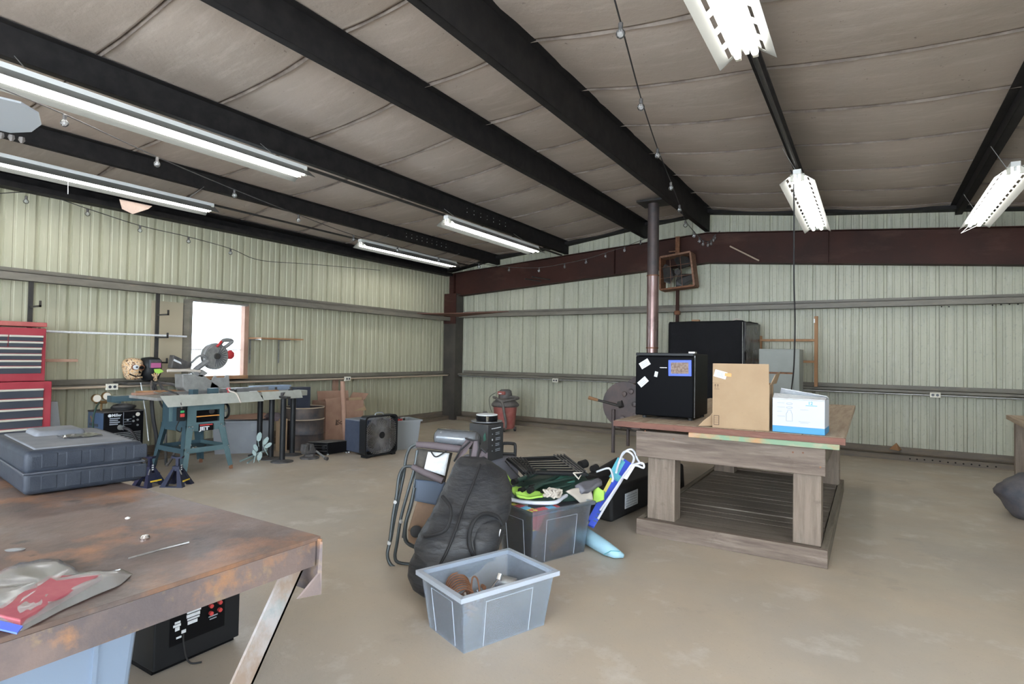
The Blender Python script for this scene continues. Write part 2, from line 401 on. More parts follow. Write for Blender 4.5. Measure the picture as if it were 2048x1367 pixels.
def thing(name, label, cat, loc=(0, 0, 0), group=None, kind=None, rz=0.0):
    o = bpy.data.objects.new(name, None); col.objects.link(o); o.empty_display_size = 0.05
    o.location = loc; o.rotation_euler = (0, 0, rz)
    WM[o.name] = Matrix.Translation(Vector(loc)) @ Matrix.Rotation(rz, 4, 'Z')
    if label: o['label'] = label
    if cat: o['category'] = cat
    if group: o['group'] = group
    if kind: o['kind'] = kind
    return o
def tag(o, label, cat, group=None):
    o['label'] = label; o['category'] = cat
    if group: o['group'] = group
    return o
def solo(mb, name, material, label, cat, loc, group=None, **kw):
    # one-mesh thing with its origin at its base
    inv = Matrix.Translation(-Vector(loc)); mb.v = [inv @ v for v in mb.v]
    o = mb.build(name, material, **kw); o.location = loc
    WM[o.name] = Matrix.Translation(Vector(loc))
    return tag(o, label, cat, group)
def dup_tree(root, delta, label=None):
    r = root.copy(); col.objects.link(r); r.location = root.location + Vector(delta)
    if label: r['label'] = label
    for ch in list(root.children):
        c = ch.copy(); col.objects.link(c); c.parent = r
        for g in list(ch.children):
            d = g.copy(); col.objects.link(d); d.parent = c
    return r
def frame(o, right, up=None):
    # local x = right, y = up, z = out of the surface
    r = Vector(right).normalized(); u = Vector(up or (0, 0, 1)); u = (u - r * u.dot(r)).normalized(); n = r.cross(u)
    return Matrix(((r.x, u.x, n.x, o[0]), (r.y, u.y, n.y, o[1]), (r.z, u.z, n.z, o[2]), (0, 0, 0, 1)))
def text(s, fr, size, material, parent, name='lettering', depth=0.0008, bold=0.0, sx=1.0):
    cu = bpy.data.curves.new('t', 'FONT'); cu.body = s; cu.size = size; cu.extrude = depth; cu.offset = bold * size
    cu.resolution_u = 3
    t = bpy.data.objects.new('t', cu); col.objects.link(t)
    dg = bpy.context.evaluated_depsgraph_get(); me = bpy.data.meshes.new_from_object(t.evaluated_get(dg))
    bpy.data.objects.remove(t)
    M = fr @ Matrix.Diagonal((sx, 1, 1, 1))
    if parent is not None: M = WM[parent.name].inverted() @ M
    me.transform(M); me.materials.clear(); me.materials.append(MATS[material])
    o = bpy.data.objects.new(name, me); col.objects.link(o)
    if parent is not None: o.parent = parent; WM[o.name] = WM[parent.name].copy()
    return o
def obox(mb, a, b, depth, z0, z1, inset=0.0):
    # upright box: front edge a->b on plan, running 'depth' away from it
    A = Vector((a[0], a[1], 0)); B = Vector((b[0], b[1], 0)); d = (B - A).normalized(); n = Vector((-d.y, d.x, 0)) * depth
    P = [A, B, B + n, A + n]
    Q = P
    if inset:
        c = sum(P, Vector()) / 4; Q = [p + (c - p).normalized() * -inset for p in P]
    mb.hexa([p + Vector((0, 0, z0)) for p in P], [p + Vector((0, 0, z1)) for p in Q])
    return P
def arc(c, r, a0, a1, n, u, w):
    C = Vector(c); u = Vector(u); w = Vector(w)
    return [C + u * (r * math.cos(math.radians(a0 + (a1 - a0) * i / n))) + w * (r * math.sin(math.radians(a0 + (a1 - a0) * i / n))) for i in range(n + 1)]
def smooth_path(pts, n=6):
    P = [Vector(p) for p in pts]; out = []
    for i in range(len(P) - 1):
        p0 = P[max(i - 1, 0)]; p1 = P[i]; p2 = P[i + 1]; p3 = P[min(i + 2, len(P) - 1)]
        for k in range(n):
            t = k / n; t2 = t * t; t3 = t2 * t
            out.append(0.5 * ((2 * p1) + (p2 - p0) * t + (2 * p0 - 5 * p1 + 4 * p2 - p3) * t2 + (3 * p1 - p0 - 3 * p2 + p3) * t3))
    out.append(P[-1]); return out
# ---------------------------------------------------------------- the building shell
XL, XR, YB, YF = -7.75, 3.22, 9.89, -3.2
def ceil_z(x):
    pts = [(-7.9, 3.20), (-6.5, 3.42), (-4.93, 3.56), (-3.37, 3.76), (-2.3, 3.86), (-0.7, 3.66), (0.98, 3.52), (2.2, 3.4), (3.4, 3.26)]
    for (a, za), (b, zb) in zip(pts[:-1], pts[1:]):
        if a <= x <= b: return za + (zb - za) * (x - a) / (b - a)
    return pts[0][1] if x < pts[0][0] else pts[-1][1]
PUR = [(-6.5, 3.235), (-4.93, 3.33), (-3.37, 3.49), (-2.3, 3.50), (-0.72, 3.47), (0.98, 3.40), (2.2, 3.25)]

floor = MB(); floor.grid(60, 60, lambda u, v: (XL - 0.1 + u * 11.2, YF - 3 + v * 16.3, 0.0))
fl = MB(); fl.box((XL - 0.1, YF - 3, -0.15), (XR + 0.1, YB + 0.1, 0.0)); fl.build('floor', 'concrete', kind='structure')

# ribbed sheets: profile across one 0.915 m sheet, rib bases 0.305 m apart, (across, outward)
PROF = []
for k in range(3):
    o = k * 0.305
    PROF += [(o, 0.0), (o + 0.008, 0.030), (o + 0.040, 0.030), (o + 0.048, 0.0), (o + 0.105, 0), (o + 0.112, 0.006), (o + 0.132, 0.006), (o + 0.139, 0),
             (o + 0.205, 0), (o + 0.212, 0.006), (o + 0.232, 0.006), (o + 0.239, 0)]
PROF.append((0.915, 0.0))
def sheet(parent, origin, along, out, z0, ztop, u0=0.0, u1=0.915, material='panel_back'):
    pr = [p for p in PROF if u0 - 1e-6 <= p[0] <= u1 + 1e-6]
    if pr[0][0] > u0: pr = [(u0, pr[0][1])] + pr
    if pr[-1][0] < u1: pr = pr + [(u1, pr[-1][1])]
    m = MB(); A = Vector(along); O = Vector(out)
    vs = []
    for (a, d) in pr:
        p = Vector(origin) + A * a + O * d
        vs += [(p.x, p.y, z0), (p.x, p.y, ztop(p))]
    m.add(vs, [(2 * i, 2 * i + 2, 2 * i + 3, 2 * i + 1) for i in range(len(pr) - 1)])
    return m.build('panel', material, parent, solid=0.002)
wb = thing('wall_back', None, None, (0, YB, 0), kind='structure')
x = XL - 0.03
while x < XR:
    sheet(wb, (x, YB, 0), (1, 0, 0), (0, 1, 0), 0.02, lambda p: ceil_z(p.x) - 0.02, u1=min(0.915, XR - x)); x += 0.915
wl = thing('wall_left', None, None, (XL, 3, 0), kind='structure')
WY0, WY1, WZ0, WZ1 = 4.14, 5.02, 1.02, 2.02
y = YB
while y > YF - 0.5:
    a, b = y - 0.915, y
    # sheets run towards -y; the window opening is cut out of the ones it meets
    lo, hi = max(a, WY0), min(b, WY1)
    if hi > lo + 0.001:
        if b > WY1 + 1e-6: sheet(wl, (XL, b, 0), (0, -1, 0), (-1, 0, 0), 0.02, lambda p: 3.22, 0, b - WY1, 'panel_left')
        if a < WY0 - 1e-6: sheet(wl, (XL, b, 0), (0, -1, 0), (-1, 0, 0), 0.02, lambda p: 3.22, b - WY0, 0.915, 'panel_left')
        sheet(wl, (XL, b, 0), (0, -1, 0), (-1, 0, 0), 0.02, lambda p: WZ0, b - hi, b - lo, 'panel_left')
        sheet(wl, (XL, b, 0), (0, -1, 0), (-1, 0, 0), WZ1, lambda p: 3.22, b - hi, b - lo, 'panel_left')
    else: sheet(wl, (XL, b, 0), (0, -1, 0), (-1, 0, 0), 0.02, lambda p: 3.22, 0, 0.915, 'panel_left')
    y -= 0.915
wr = thing('wall_right', None, None, (XR, 3, 0), kind='structure')
for k in [q for q in range(15) if q not in (11, 12, 13)]:   # the side door stands open behind the camera
    sheet(wr, (XR, YB - 0.915 * k, 0), (0, -1, 0), (1, 0, 0), 0.02, lambda p: 3.26)
# wall behind the camera with the open vehicle door
wf = MB()
wf.box((XL - 0.03, YF - 0.05, 0), (-4.6, YF, 3.9)); wf.box((0.6, YF - 0.05, 0), (XR + 0.03, YF, 3.9)); wf.box((-4.6, YF - 0.05, 2.9), (0.6, YF, 3.9))
wf.build('wall_front', 'panel_back', kind='structure')

# window in the left wall
wi = thing('window_1', None, None, (XL, (WY0 + WY1) / 2, WZ0), kind='structure')
f = MB(); xo, xi = XL - 0.03, XL + 0.16
f.box((xo, WY0, WZ0 - 0.03), (xi, WY0 + 0.04, WZ1 + 0.03)); f.box((xo, WY0 + 0.04, WZ1), (xi, WY1 - 0.04, WZ1 + 0.03))
f.build('frame', 'girt_grey', wi)
f = MB(); f.box((xo, WY1 - 0.045, WZ0 - 0.03), (XL + 0.08, WY1 + 0.02, WZ1 + 0.03)); f.build('jamb', 'cardboard_pink', wi, label='bare pinkish timber jamb')
f = MB(); f.box((xo, WY0 + 0.04, WZ0 - 0.035), (xi + 0.04, WY1 - 0.05, WZ0 + 0.012)); f.build('sill', 'pine', wi, label='orange timber sill')
f = MB(); f.box((XL - 0.012, WY0 + 0.04, WZ0 + 0.012), (XL - 0.006, WY1 - 0.05, WZ1)); f.build('pane', 'pane', wi)
f = MB(); f.box((XL - 0.02, WY0 + 0.04, (WZ0 + WZ1) / 2 - 0.14), (XL + 0.0, WY1 - 0.05, (WZ0 + WZ1) / 2 - 0.125)); f.build('sash_bar', 'white_enamel', wi)
# tan flat sheet to the left of the window
sb = MB(); sb.box((XL + 0.005, 3.74, 1.02), (XL + 0.02, 4.13, 2.0)); sb.build('backing_sheet', 'sheet_tan', wl, label='tan flat sheet left of the window')

# girts: cold formed channels, open side down, with a front lip
def girt(parent, axis, c0, c1, depth_from, depth_to, ztop, lip=0.055, material='girt_grey'):
    m = MB(); t = 0.006
    def bx(d0, d1, z0, z1):
        if axis == 'x': m.box((c0, d0, z0), (c1, d1, z1))
        else: m.box((d0, c0, z0), (d1, c1, z1))
    s = 1 if depth_to > depth_from else -1
    bx(depth_from, depth_to, ztop - t, ztop)                     # shelf
    bx(depth_to - s * t, depth_to, ztop - lip, ztop)             # front lip
    bx(depth_from, depth_from + s * t, ztop, ztop + 0.06)        # flange on the sheets
    return m.build('girt', material, parent)
def zgirt(parent, axis, c0, c1, wall, inner, ztop, h, material='girt_grey'):
    m = MB(); t = 0.006; s = 1 if inner > wall else -1
    def bx(d0, d1, z0, z1):
        if axis == 'x': m.box((c0, d0, z0), (c1, d1, z1))
        else: m.box((d0, c0, z0), (d1, c1, z1))
    bx(wall, inner, ztop - t, ztop); bx(inner - s * t, inner, ztop - h, ztop); bx(wall, wall + s * t, ztop, ztop + 0.055)
    bx(inner - s * 0.03, inner, ztop - h, ztop - h + t)
    return m.build('girt', material, parent)
zgirt(wb, 'x', -7.4, XR, YB, 9.69, 2.235, 0.085)
zgirt(wb, 'x', -7.4, XR, YB, 9.69, 0.985, 0.045)
zgirt(wl, 'y', YF, 9.66, XL, -7.55, 2.165, 0.09)
zgirt(wl, 'y', YF, 9.66, XL, -7.55, 0.965, 0.045)
zgirt(wr, 'y', YF, 9.66, XR, XR - 0.2, 2.235, 0.085)
zgirt(wr, 'y', YF, 9.66, XR, XR - 0.2, 0.985, 0.045)
m = MB(); m.box((-7.745, YF, 2.165), (-7.738, 9.66, 2.225)); m.build('girt_flange', 'girt_grey', wl)
# bolt holes in the girts on the right of the back wall
def holes(parent, pts, y, r=0.009):
    for p in pts:
        m = MB(); m.cyl((p[0], y - 0.003, p[2]), (p[0], y + 0.001, p[2]), r, 10); m.build('bolt_hole', 'hole_black', parent)
holes(wb, [(0.811, 9.69, 2.13), (0.892, 9.69, 2.127), (1.347, 9.69, 2.133), (1.433, 9.69, 2.137), (1.517, 9.69, 2.14), (1.601, 9.69, 2.138)], 9.69)
# conduit on the lower girt
m = MB(); m.tube([(-7.35, 9.665, 0.925), (XR - 0.2, 9.665, 0.925)], 0.011, 10); m.build('conduit', 'galvanised', wb, smooth=True)
m = MB(); m.tube([(-7.525, YF, 0.935), (-7.525, 9.5, 0.935)], 0.013, 10); m.build('conduit', 'tan_dust', wl, smooth=True)
# base channels
def base(name, axis, c0, c1, wall, inner, material='base_brown'):
    s = 1 if inner > wall else -1; m = MB()
    def bx(d0, d1, z0, z1):
        if axis == 'x': m.box((c0, d0, z0), (c1, d1, z1))
        else: m.box((d0, c0, z0), (d1, c1, z1))
    bx(inner - s * 0.006, inner, 0.0, 0.085); bx(wall, inner, 0.079, 0.085); bx(wall, wall + s * 0.03, 0.085, 0.165)
    return m.build(name, material, kind='structure')
bb = base('baseboard_back', 'x', -7.42, XR, YB, 9.69)
base('baseboard_left', 'y', YF, 9.64, XL, -7.55); base('baseboard_right', 'y', YF, 9.64, XR, XR - 0.2)
WM[bb.name] = Matrix()
holes(bb, [(0.459, 9.69, 0.036), (0.539, 9.69, 0.037), (0.622, 9.69, 0.04), (0.711, 9.69, 0.043), (0.793, 9.69, 0.038), (0.879, 9.69, 0.034), (0.96, 9.69, 0.037), (1.044, 9.69, 0.033), (1.128, 9.69, 0.036), (1.21, 9.69, 0.032), (1.292, 9.69, 0.029), (1.378, 9.69, 0.032), (1.585, 9.69, 0.031)], 9.69, 0.01)

# corner column and gable rafter
cm = MB()
cm.box((-7.72, 9.60, 0.0), (-7.41, 9.85, 2.66))
cm.build('trim_1', 'column_dark', kind='structure')
m = MB(); m.box((-7.722, 9.594, 2.02), (-7.408, 9.612, 2.66)); m.build('trim_2', 'rafter_red', kind='structure')
def raft_z(x): return 2.955 - (0.066 if x < -2.3 else 0.079) * abs(x + 2.3)
m = MB(); xs = [-7.72, -2.3, XR]
for a, b in zip(xs[:-1], xs[1:]):
    for (dy0, dy1, z0, z1) in ((9.755, 9.765, 0.0, 0.5), (9.66, 9.86, 0.0, 0.012), (9.68, 9.84, 0.49, 0.5)):
        m.hexa([(a, dy0, raft_z(a) + z0), (b, dy0, raft_z(b) + z0), (b, dy1, raft_z(b) + z0), (a, dy1, raft_z(a) + z0)],
               [(a, dy0, raft_z(a) + z1), (b, dy0, raft_z(b) + z1), (b, dy1, raft_z(b) + z1), (a, dy1, raft_z(a) + z1)])
for xx in (-7.55, -3.93, -0.55):
    m.box((xx, 9.68, raft_z(xx)), (xx + 0.01, 9.755, raft_z(xx) + 0.48))
m.build('trim_3', 'rafter_red', kind='structure')
# eave strut along the left wall, and angles closing the sheet tops
m = MB(); m.box((-7.72, YF, 3.04), (-7.712, 9.66, 3.22)); m.box((-7.72, YF, 3.04), (-7.56, 9.66, 3.05)); m.box((-7.57, YF, 3.05), (-7.56, 9.66, 3.10))
m.box((-7.72, YF, 3.2), (-7.5, 9.66, 3.21))
m.build('trim_4', 'purlin_black', kind='structure')
m = MB(); xs = [-7.75, -6.5, -4.93, -3.37, -2.3, -0.7, 0.98, XR]
for a, b in zip(xs[:-1], xs[1:]):
    za, zb = ceil_z(a) - 0.075, ceil_z(b) - 0.075
    m.hexa([(a, 9.70, za), (b, 9.70, zb), (b, 9.88, zb), (a, 9.88, za)], [(a, 9.70, za + 0.05), (b, 9.70, zb + 0.05), (b, 9.88, zb + 0.05), (a, 9.88, za + 0.05)])
m.build('trim_5', 'purlin_black', kind='structure')

# ceiling: sagging insulation strips with tucked seams, purlins below
ce = thing('ceiling', None, None, (-2.3, 3.3, 3.8), kind='structure')
seams = [-3.2, -2.0, -1.0, 0.0, 0.97] + [1.93 + 0.955 * k for k in range(0, 9)]
seams = [s for s in seams if s < 9.6] + [9.88]
bounds = [XL - 0.02, -6.5, -4.93, -3.37, -2.3, -0.7, 0.98, 2.2, XR + 0.02]
def ins_z(x, y, t, k):
    for a, b in zip(bounds[:-1], bounds[1:]):
        if a <= x <= b + 1e-6:
            q = (x - a) / (b - a); break
    else: q = 0
    sag = 0.035 * math.sin(math.pi * max(0, min(1, q)))
    pil = 0.016 * math.sin(math.pi * t) if 0 < t < 1 else 0
    pil *= math.sin(math.pi * q) ** 0.5 if 0 < q < 1 else 0
    z = ceil_z(x) - sag - pil * (0.4 + math.sin(math.pi * q)) - 0.004 * noise.noise(Vector((x * 2.5, y * 7, k)))
    if q * (b - a) < 0.03 or (1 - q) * (b - a) < 0.03: z += 0.0
    return z
for k, (y0, y1) in enumerate(zip(seams[:-1], seams[1:])):
    m = MB(); L = XR - XL + 0.04
    tv = [0, 0.012, 0.03, 0.07, 0.2, 0.35, 0.5, 0.65, 0.8, 0.93, 0.97, 0.988, 1]
    XS = [a + (b - a) * q / 14 for a, b in zip(bounds[:-1], bounds[1:]) for q in range(14)] + [bounds[-1]]
    nx = len(XS) - 1; vs = []
    for xx in XS:
        for t in tv:
            wob = 0.018 * noise.noise(Vector((xx * 0.9, k if t < 0.5 else k + 1, 0)))
            yy = y0 + (y1 - y0) * t + wob
            z = ins_z(xx, yy, t, k)
            if t in (0, 1): z += 0.035
            vs.append((xx, yy, z))
    nt_ = len(tv)
    m.add(vs, [(i * nt_ + j, i * nt_ + j + 1, (i + 1) * nt_ + j + 1, (i + 1) * nt_ + j) for i in range(nx) for j in range(nt_ - 1)])
    m.build('insulation_strip', 'insulation', ce, smooth='all')
    # folded seam tab hanging a little from the joint
    if k:
        m = MB(); vs = []; 
        for xx in XS:
            wob = 0.018 * noise.noise(Vector((xx * 0.9, k, 0)))
            z = ins_z(xx, y0, 0, k); dz = 0.012 + 0.014 * abs(noise.noise(Vector((xx * 1.4, k * 3, 5))))
            vs += [(xx, y0 + wob - 0.004, z + 0.03), (xx, y0 + wob + 0.012, z - dz)]
        m.add(vs, [(2 * i, 2 * i + 1, 2 * i + 3, 2 * i + 2) for i in range(nx)])
        m.build('seam_tab', 'seam_tape', ce, smooth='all')
# roof sheet above, so no daylight leaks in
m = MB(); L = 12.0
for a, b in zip(bounds[:-1], bounds[1:]):
    for (c, d) in ((a, b),):
        m.hexa([(c, YF - 0.3, ceil_z(c) + 0.06), (d, YF - 0.3, ceil_z(d) + 0.06), (d, YB + 0.1, ceil_z(d) + 0.06), (c, YB + 0.1, ceil_z(c) + 0.06)],
               [(c, YF - 0.3, ceil_z(c) + 0.09), (d, YF - 0.3, ceil_z(d) + 0.09), (d, YB + 0.1, ceil_z(d) + 0.09), (c, YB + 0.1, ceil_z(c) + 0.09)])
m.build('roof_sheet', 'panel_back', ce)
for (px, zb) in PUR:
    zt = ceil_z(px) - 0.01; m = MB()
    side = 1 if px < -2.2 else -1
    m.box((px - 0.004, YF, zb), (px + 0.004, 9.87, zt))
    m.box((px - 0.07 if side > 0 else px, YF, zb), (px if side > 0 else px + 0.07, 9.87, zb + 0.006))
    m.box((px, YF, zt - 0.006), (px + side * 0.07, 9.87, zt))
    xl = px - side * 0.07
    m.box((min(xl, xl + 0.004), YF, zb), (max(xl, xl + 0.004), 9.87, zb + 0.022))
    m.build('purlin', 'purlin_black', ce)
# bolt holes in the purlin webs near the back, pale plugs painting light through them
def purlin_holes(x, ys, z):
    for yy in ys:
        for dz in (0.0, 0.055):
            m = MB(); m.cyl((x - 0.008, yy, z + dz), (x + 0.008, yy, z + dz), 0.006, 8); m.build('bolt_hole', 'white_enamel' if dz == 0 else 'galvanised', ce)
purlin_holes(-6.5, [7.05 + 0.13 * k for k in range(9)], 3.30)
purlin_holes(-4.93, [6.6 + 0.17 * k for k in range(7)], 3.42)

# ---------------------------------------------------------------- fluorescent fixtures
def fixture(x, y0, y1, z, label, slotted=True):
    L = y1 - y0
    t = thing('shop_light', label, 'light fixture', (x, (y0 + y1) / 2, z), 'eight foot fluorescent shop lights')
    m = MB(); m.box((x - 0.035, y0, z + 0.055), (x + 0.035, y1, z + 0.10)); m.box((x - 0.012, y0 + 0.02, z + 0.02), (x + 0.012, y1 - 0.02, z + 0.055))
    m.build('housing', 'white_enamel', t, bevel=0.004)
    for s in (-1, 1):
        m = MB(); n = 14
        # slotted wing: inner strip, bridges between slots, outer strip
        def P(a, yy): return (x + s * (0.035 + 0.115 * a), yy, z + 0.06 - 0.085 * a)
        def quad(a0, a1, ya, yb):
            p = [P(a0, ya), P(a1, ya), P(a1, yb), P(a0, yb)]
            m.hexa([(q[0], q[1], q[2]) for q in p], [(q[0], q[1], q[2] + 0.003) for q in p])
        quad(0, 0.38, y0, y1); quad(0.55, 1.0, y0, y1)
        if not slotted: quad(0.38, 0.55, y0, y1)
        w = L / n
        for k in range(n + 1 if slotted else 0):
            yc = y0 + k * w
            quad(0.38, 0.55, max(y0, yc - 0.03), min(y1, yc + 0.03))
        m.build('reflector_wing', 'wing_slotted' if slotted else 'wing_dimmed', t)
        tb = MB(); xx = x + s * 0.045
        tb.tube([(xx, y0 + 0.05, z + 0.012), (xx, y1 - 0.05, z + 0.012)], 0.019, 14)
        tb.build('tube', 'tube_light', t, smooth=True)
        for yy in (y0 + 0.02, y1 - 0.05):
            e = MB(); e.box((xx - 0.014, yy, z - 0.004), (xx + 0.014, yy + 0.03, z + 0.06)); e.build('socket', 'white_plastic', t)
    px, pz = min(PUR, key=lambda q: abs(q[0] - x))
    for yy in (y0 + 0.3, y1 - 0.3):
        m = MB(); m.tube([(x, yy, z + 0.095), (px - 0.03 if px > -2.2 else px + 0.03, yy, pz + 0.01)], 0.003, 6); m.build('hanger', 'galvanised', t)
    return t
FX = [(-4.63, 1.15, 3.59, 3.06, 'lit shop light under the second purlin from the left, nearest the camera at left'),
      (-6.80, 1.51, 3.95, 3.06, 'lit shop light nearest the ribbed left wall, above the red tool chest'),
      (-4.63, 5.75, 8.13, 3.06, 'lit shop light deep in the left bay, upper of the two near the corner'),
      (-6.80, 6.32, 8.76, 3.06, 'lit shop light deep in the left bay, lower of the two beside the wall corner'),
      (-0.59, 0.96, 3.40, 3.06, 'slotted shop light at the top of the frame with one end cut off'),
      (-0.59, 5.92, 8.40, 3.06, 'slotted shop light hanging in the middle of the right bay before the rafter'),
      (1.08, 6.60, 9.04, 3.06, 'slotted shop light at the right edge of the photo')]
for a in FX: fixture(*a, slotted=a[0] > -2)
# lamps behind the camera in the same rows
fixture(-4.63, -2.6, -0.2, 3.06, 'shop light of the left row behind the photographer')
fixture(1.08, 1.6, 4.04, 3.06, 'shop light of the right row beyond the right frame edge')
fixture(-0.59, -2.6, -0.2, 3.06, 'shop light of the middle row behind the photographer')
# conduit runs carrying the fixtures
def run(pts, r, label, mt='black_steel'):
    m = MB(); m.tube(pts, r, 10); p = pts[0]
    return solo(m, 'light_conduit', mt, label, 'conduit', p, 'conduits feeding the shop lights', smooth=True)
run([(-4.73, 3.5, 3.19), (-4.73, 9.2, 3.19)], 0.016, 'black conduit running between the two upper left shop lights')
run([(-6.88, 3.85, 3.17), (-6.88, 9.3, 3.17)], 0.014, 'black conduit running between the two lower left shop lights')
run([(-0.60, 3.3, 3.20), (-0.60, 6.0, 3.20)], 0.016, 'black conduit between the two shop lights of the right bay')
# ---------------------------------------------------------------- big wooden work table
TY = 4.36
t = thing('wooden_work_table', 'massive weathered timber work table on a slatted plinth, right of centre', 'table', (-0.9, 5.8, 0))
m = MB(); m.box((-1.555, TY, 0), (-0.24, TY + 0.045, 0.12)); m.build('plinth_board', 'old_wood_x', t, bevel=0.004)
m = MB(); m.box((-0.285, TY + 0.045, 0), (-0.24, 7.0, 0.12)); m.build('plinth_board', 'old_wood_y', t, bevel=0.004)
m = MB(); m.box((-1.555, TY + 0.045, 0), (-1.51, 7.0, 0.12)); m.build('plinth_board', 'old_wood_y', t, bevel=0.004)
m = MB(); m.box((-1.555, 7.0, 0), (-0.24, 7.045, 0.12)); m.build('plinth_board', 'old_wood_x', t, bevel=0.004)
y = TY + 0.05; k = 0
while y < 6.9:
    w = 0.135
    m = MB(); m.box((-1.505 + random.uniform(0, .006), y, 0.075), (-0.29 - random.uniform(0, .006), y + w, 0.112 + random.uniform(-.004, .004))); m.build('deck_slat', 'deck_wood', t, bevel=0.003)
    y += w + 0.007; k += 1
for (x0, x1) in ((-1.50, -1.285), (-0.46, -0.285)):
    m = MB(); m.box((x0, TY + 0.10, 0.105), (x1, TY + 0.26, 0.70)); m.build('leg', 'old_wood_z', t, bevel=0.006)
    m = MB(); m.box((x0 if x0 < -1 else -0.44, 6.74, 0.105), (x1 if x0 < -1 else -0.27, 6.90, 0.70)); m.build('leg', 'old_wood_z', t, bevel=0.006)
m = MB(); m.box((-1.575, TY + 0.03, 0.60), (-0.257, TY + 0.09, 0.80)); m.build('apron_beam', 'old_wood_x', t, bevel=0.006)
m = MB(); m.box((-1.575, 6.91, 0.60), (-0.257, 6.97, 0.80)); m.build('apron_beam', 'old_wood_x', t, bevel=0.006)
for x0 in (-1.575, -0.317):
    m = MB(); m.box((x0, TY + 0.09, 0.62), (x0 + 0.045, 6.91, 0.80)); m.build('side_rail', 'old_wood_y', t, bevel=0.004)
xx = -1.74; wd = [0.235, 0.14, 0.28, 0.15, 0.24, 0.30, 0.2500]
for w in wd:
    m = MB(); m.box((xx, TY - 0.01, 0.832), (xx + w - 0.003, 7.56, 0.874)); m.build('top_board', 'top_wood', t, bevel=0.003); xx += w
xx = -1.74
m = MB(); m.box((-1.742, TY - 0.034, 0.828), (-0.139, TY - 0.010, 0.872)); m.build('edge_board', 'red_edge_wood', t, bevel=0.003, label='reddish front edge of the table top')
m = MB(); m.box((-1.144, TY - 0.05, 0.795), (-0.172, TY - 0.012, 0.830)); m.build('edging_strip', 'painted_strip', t, bevel=0.003, label='orange and green paint-stained strip')
for p in [(-1.5, 4.36, 0.803), (-1.276, 4.36, 0.761), (-0.93, 4.36, 0.785), (-0.454, 4.36, 0.744), (-0.392, 4.36, 0.747), (-0.287, 4.36, 0.661)]:
    m = MB(); m.cyl((p[0], TY + 0.026, p[2]), (p[0], TY + 0.034, p[2]), 0.006, 8); m.build('nail_head', 'rust', t)

# mini fridge
t = thing('mini_fridge', 'small black mini fridge with magnets on its door, standing on the wooden table', 'fridge', (-1.43, 4.9, 0.874))
m = MB(); obox(m, (-1.665, 4.69), (-1.20, 4.70), 0.47, 0.895, 1.412); m.build('cabinet', 'fridge_black', t, bevel=0.006)
m = MB(); obox(m, (-1.672, 4.635), (-1.198, 4.645), 0.05, 0.90, 1.39); m.build('door', 'fridge_black', t, bevel=0.008)
m = MB(); obox(m, (-1.672, 4.633), (-1.198, 4.643), 0.06, 1.392, 1.418); m.build('top_trim', 'black_plastic', t, bevel=0.006)
m = MB(); m.box((-1.201, 4.69, 0.9), (-1.197, 4.694, 1.40)); m.build('door_gasket', 'steel_bright', t)
m = MB(); m.box((-1.24, 4.65, 1.416), (-1.19, 4.71, 1.43)); m.build('hinge', 'steel_bright', t, bevel=0.002)
for (x, y) in ((-1.62, 4.72), (-1.24, 4.72), (-1.62, 5.1), (-1.24, 5.1)):
    m = MB(); m.cyl((x, y, 0.874), (x, y, 0.897), 0.018, 12); m.build('foot', 'black_rubber', t)
fr = frame((-1.672, 4.634, 0), (0.4740, 0.01, 0))
def onface(mb_fr, x0, z0, x1, z1, name, mt, parent, rot=0.0, d=0.003, label=None, **k):
    cx_, cz_ = (x0 + x1) / 2, (z0 + z1) / 2
    M = mb_fr @ Matrix.Translation((cx_, cz_, 0)) @ Matrix.Rotation(math.radians(rot), 4, 'Z')
    m = MB(M); m.box((-(x1 - x0) / 2, -(z1 - z0) / 2, -0.001), ((x1 - x0) / 2, (z1 - z0) / 2, d)); return m.build(name, mt, parent, label=label, **k)
onface(fr, 0.275, 1.232, 0.46, 1.362, 'picture_frame', 'magnet_blue', t, 1, 0.006, 'blue magnetic frame', bevel=0.01)
onface(fr, 0.297, 1.252, 0.438, 1.342, 'picture', 'magnet_photo', t, 1, 0.008)
def magnet(x, z, w, h, r):
    onface(fr, x - w / 2, z - h / 2, x + w / 2, z + h / 2, 'magnet', 'paper_white', t, r, 0.004)
    for q in (-0.25, 0, 0.25):
        M = fr @ Matrix.Translation((x, z, 0)) @ Matrix.Rotation(math.radians(r), 4, 'Z')
        m = MB(M); m.box((-w * .35, q * h - 0.0015, 0.003), (w * .3, q * h + 0.0015, 0.0048)); m.build('print_line', 'print_grey', t)
magnet(0.078, 1.325, 0.085, 0.055, 32); magnet(0.065, 1.175, 0.085, 0.052, 42); magnet(0.175, 1.242, 0.026, 0.043, -12)
onface(fr, 0.205, 1.296, 0.262, 1.299, 'badge', 'steel_bright', t)

# open brown carton with a ruler-like flap
t = thing('open_carton', 'plain brown cardboard carton with raised flaps and a white shipping label, middle of the table', 'box', (-0.79, 4.55, 0.874))
A, B = (-0.985, 4.36), (-0.605, 4.385)
m = MB(); obox(m, A, B, 0.012, 0.876, 1.20); m.build('front_wall', 'cardboard', t)
m = MB(); obox(m, (-0.985, 4.372), (-0.974, 4.372), 0.33, 0.876, 1.20); m.build('side_wall', 'cardboard', t)
m = MB(); obox(m, (-0.617, 4.395), (-0.605, 4.396), 0.33, 0.876, 1.20); m.build('side_wall', 'cardboard', t)
m = MB(); obox(m, (-1.005, 4.70), (-0.625, 4.725), 0.01, 0.876, 1.20); m.build('back_wall', 'cardboard', t)
m = MB(); m.prism([(-0.985, 4.358, 1.202), (-0.607, 4.383, 1.193), (-0.609, 4.388, 1.345), (-0.985, 4.363, 1.343)], (0, 0.006, 0)); m.build('flap', 'cardboard', t, label='front flap standing straight up')
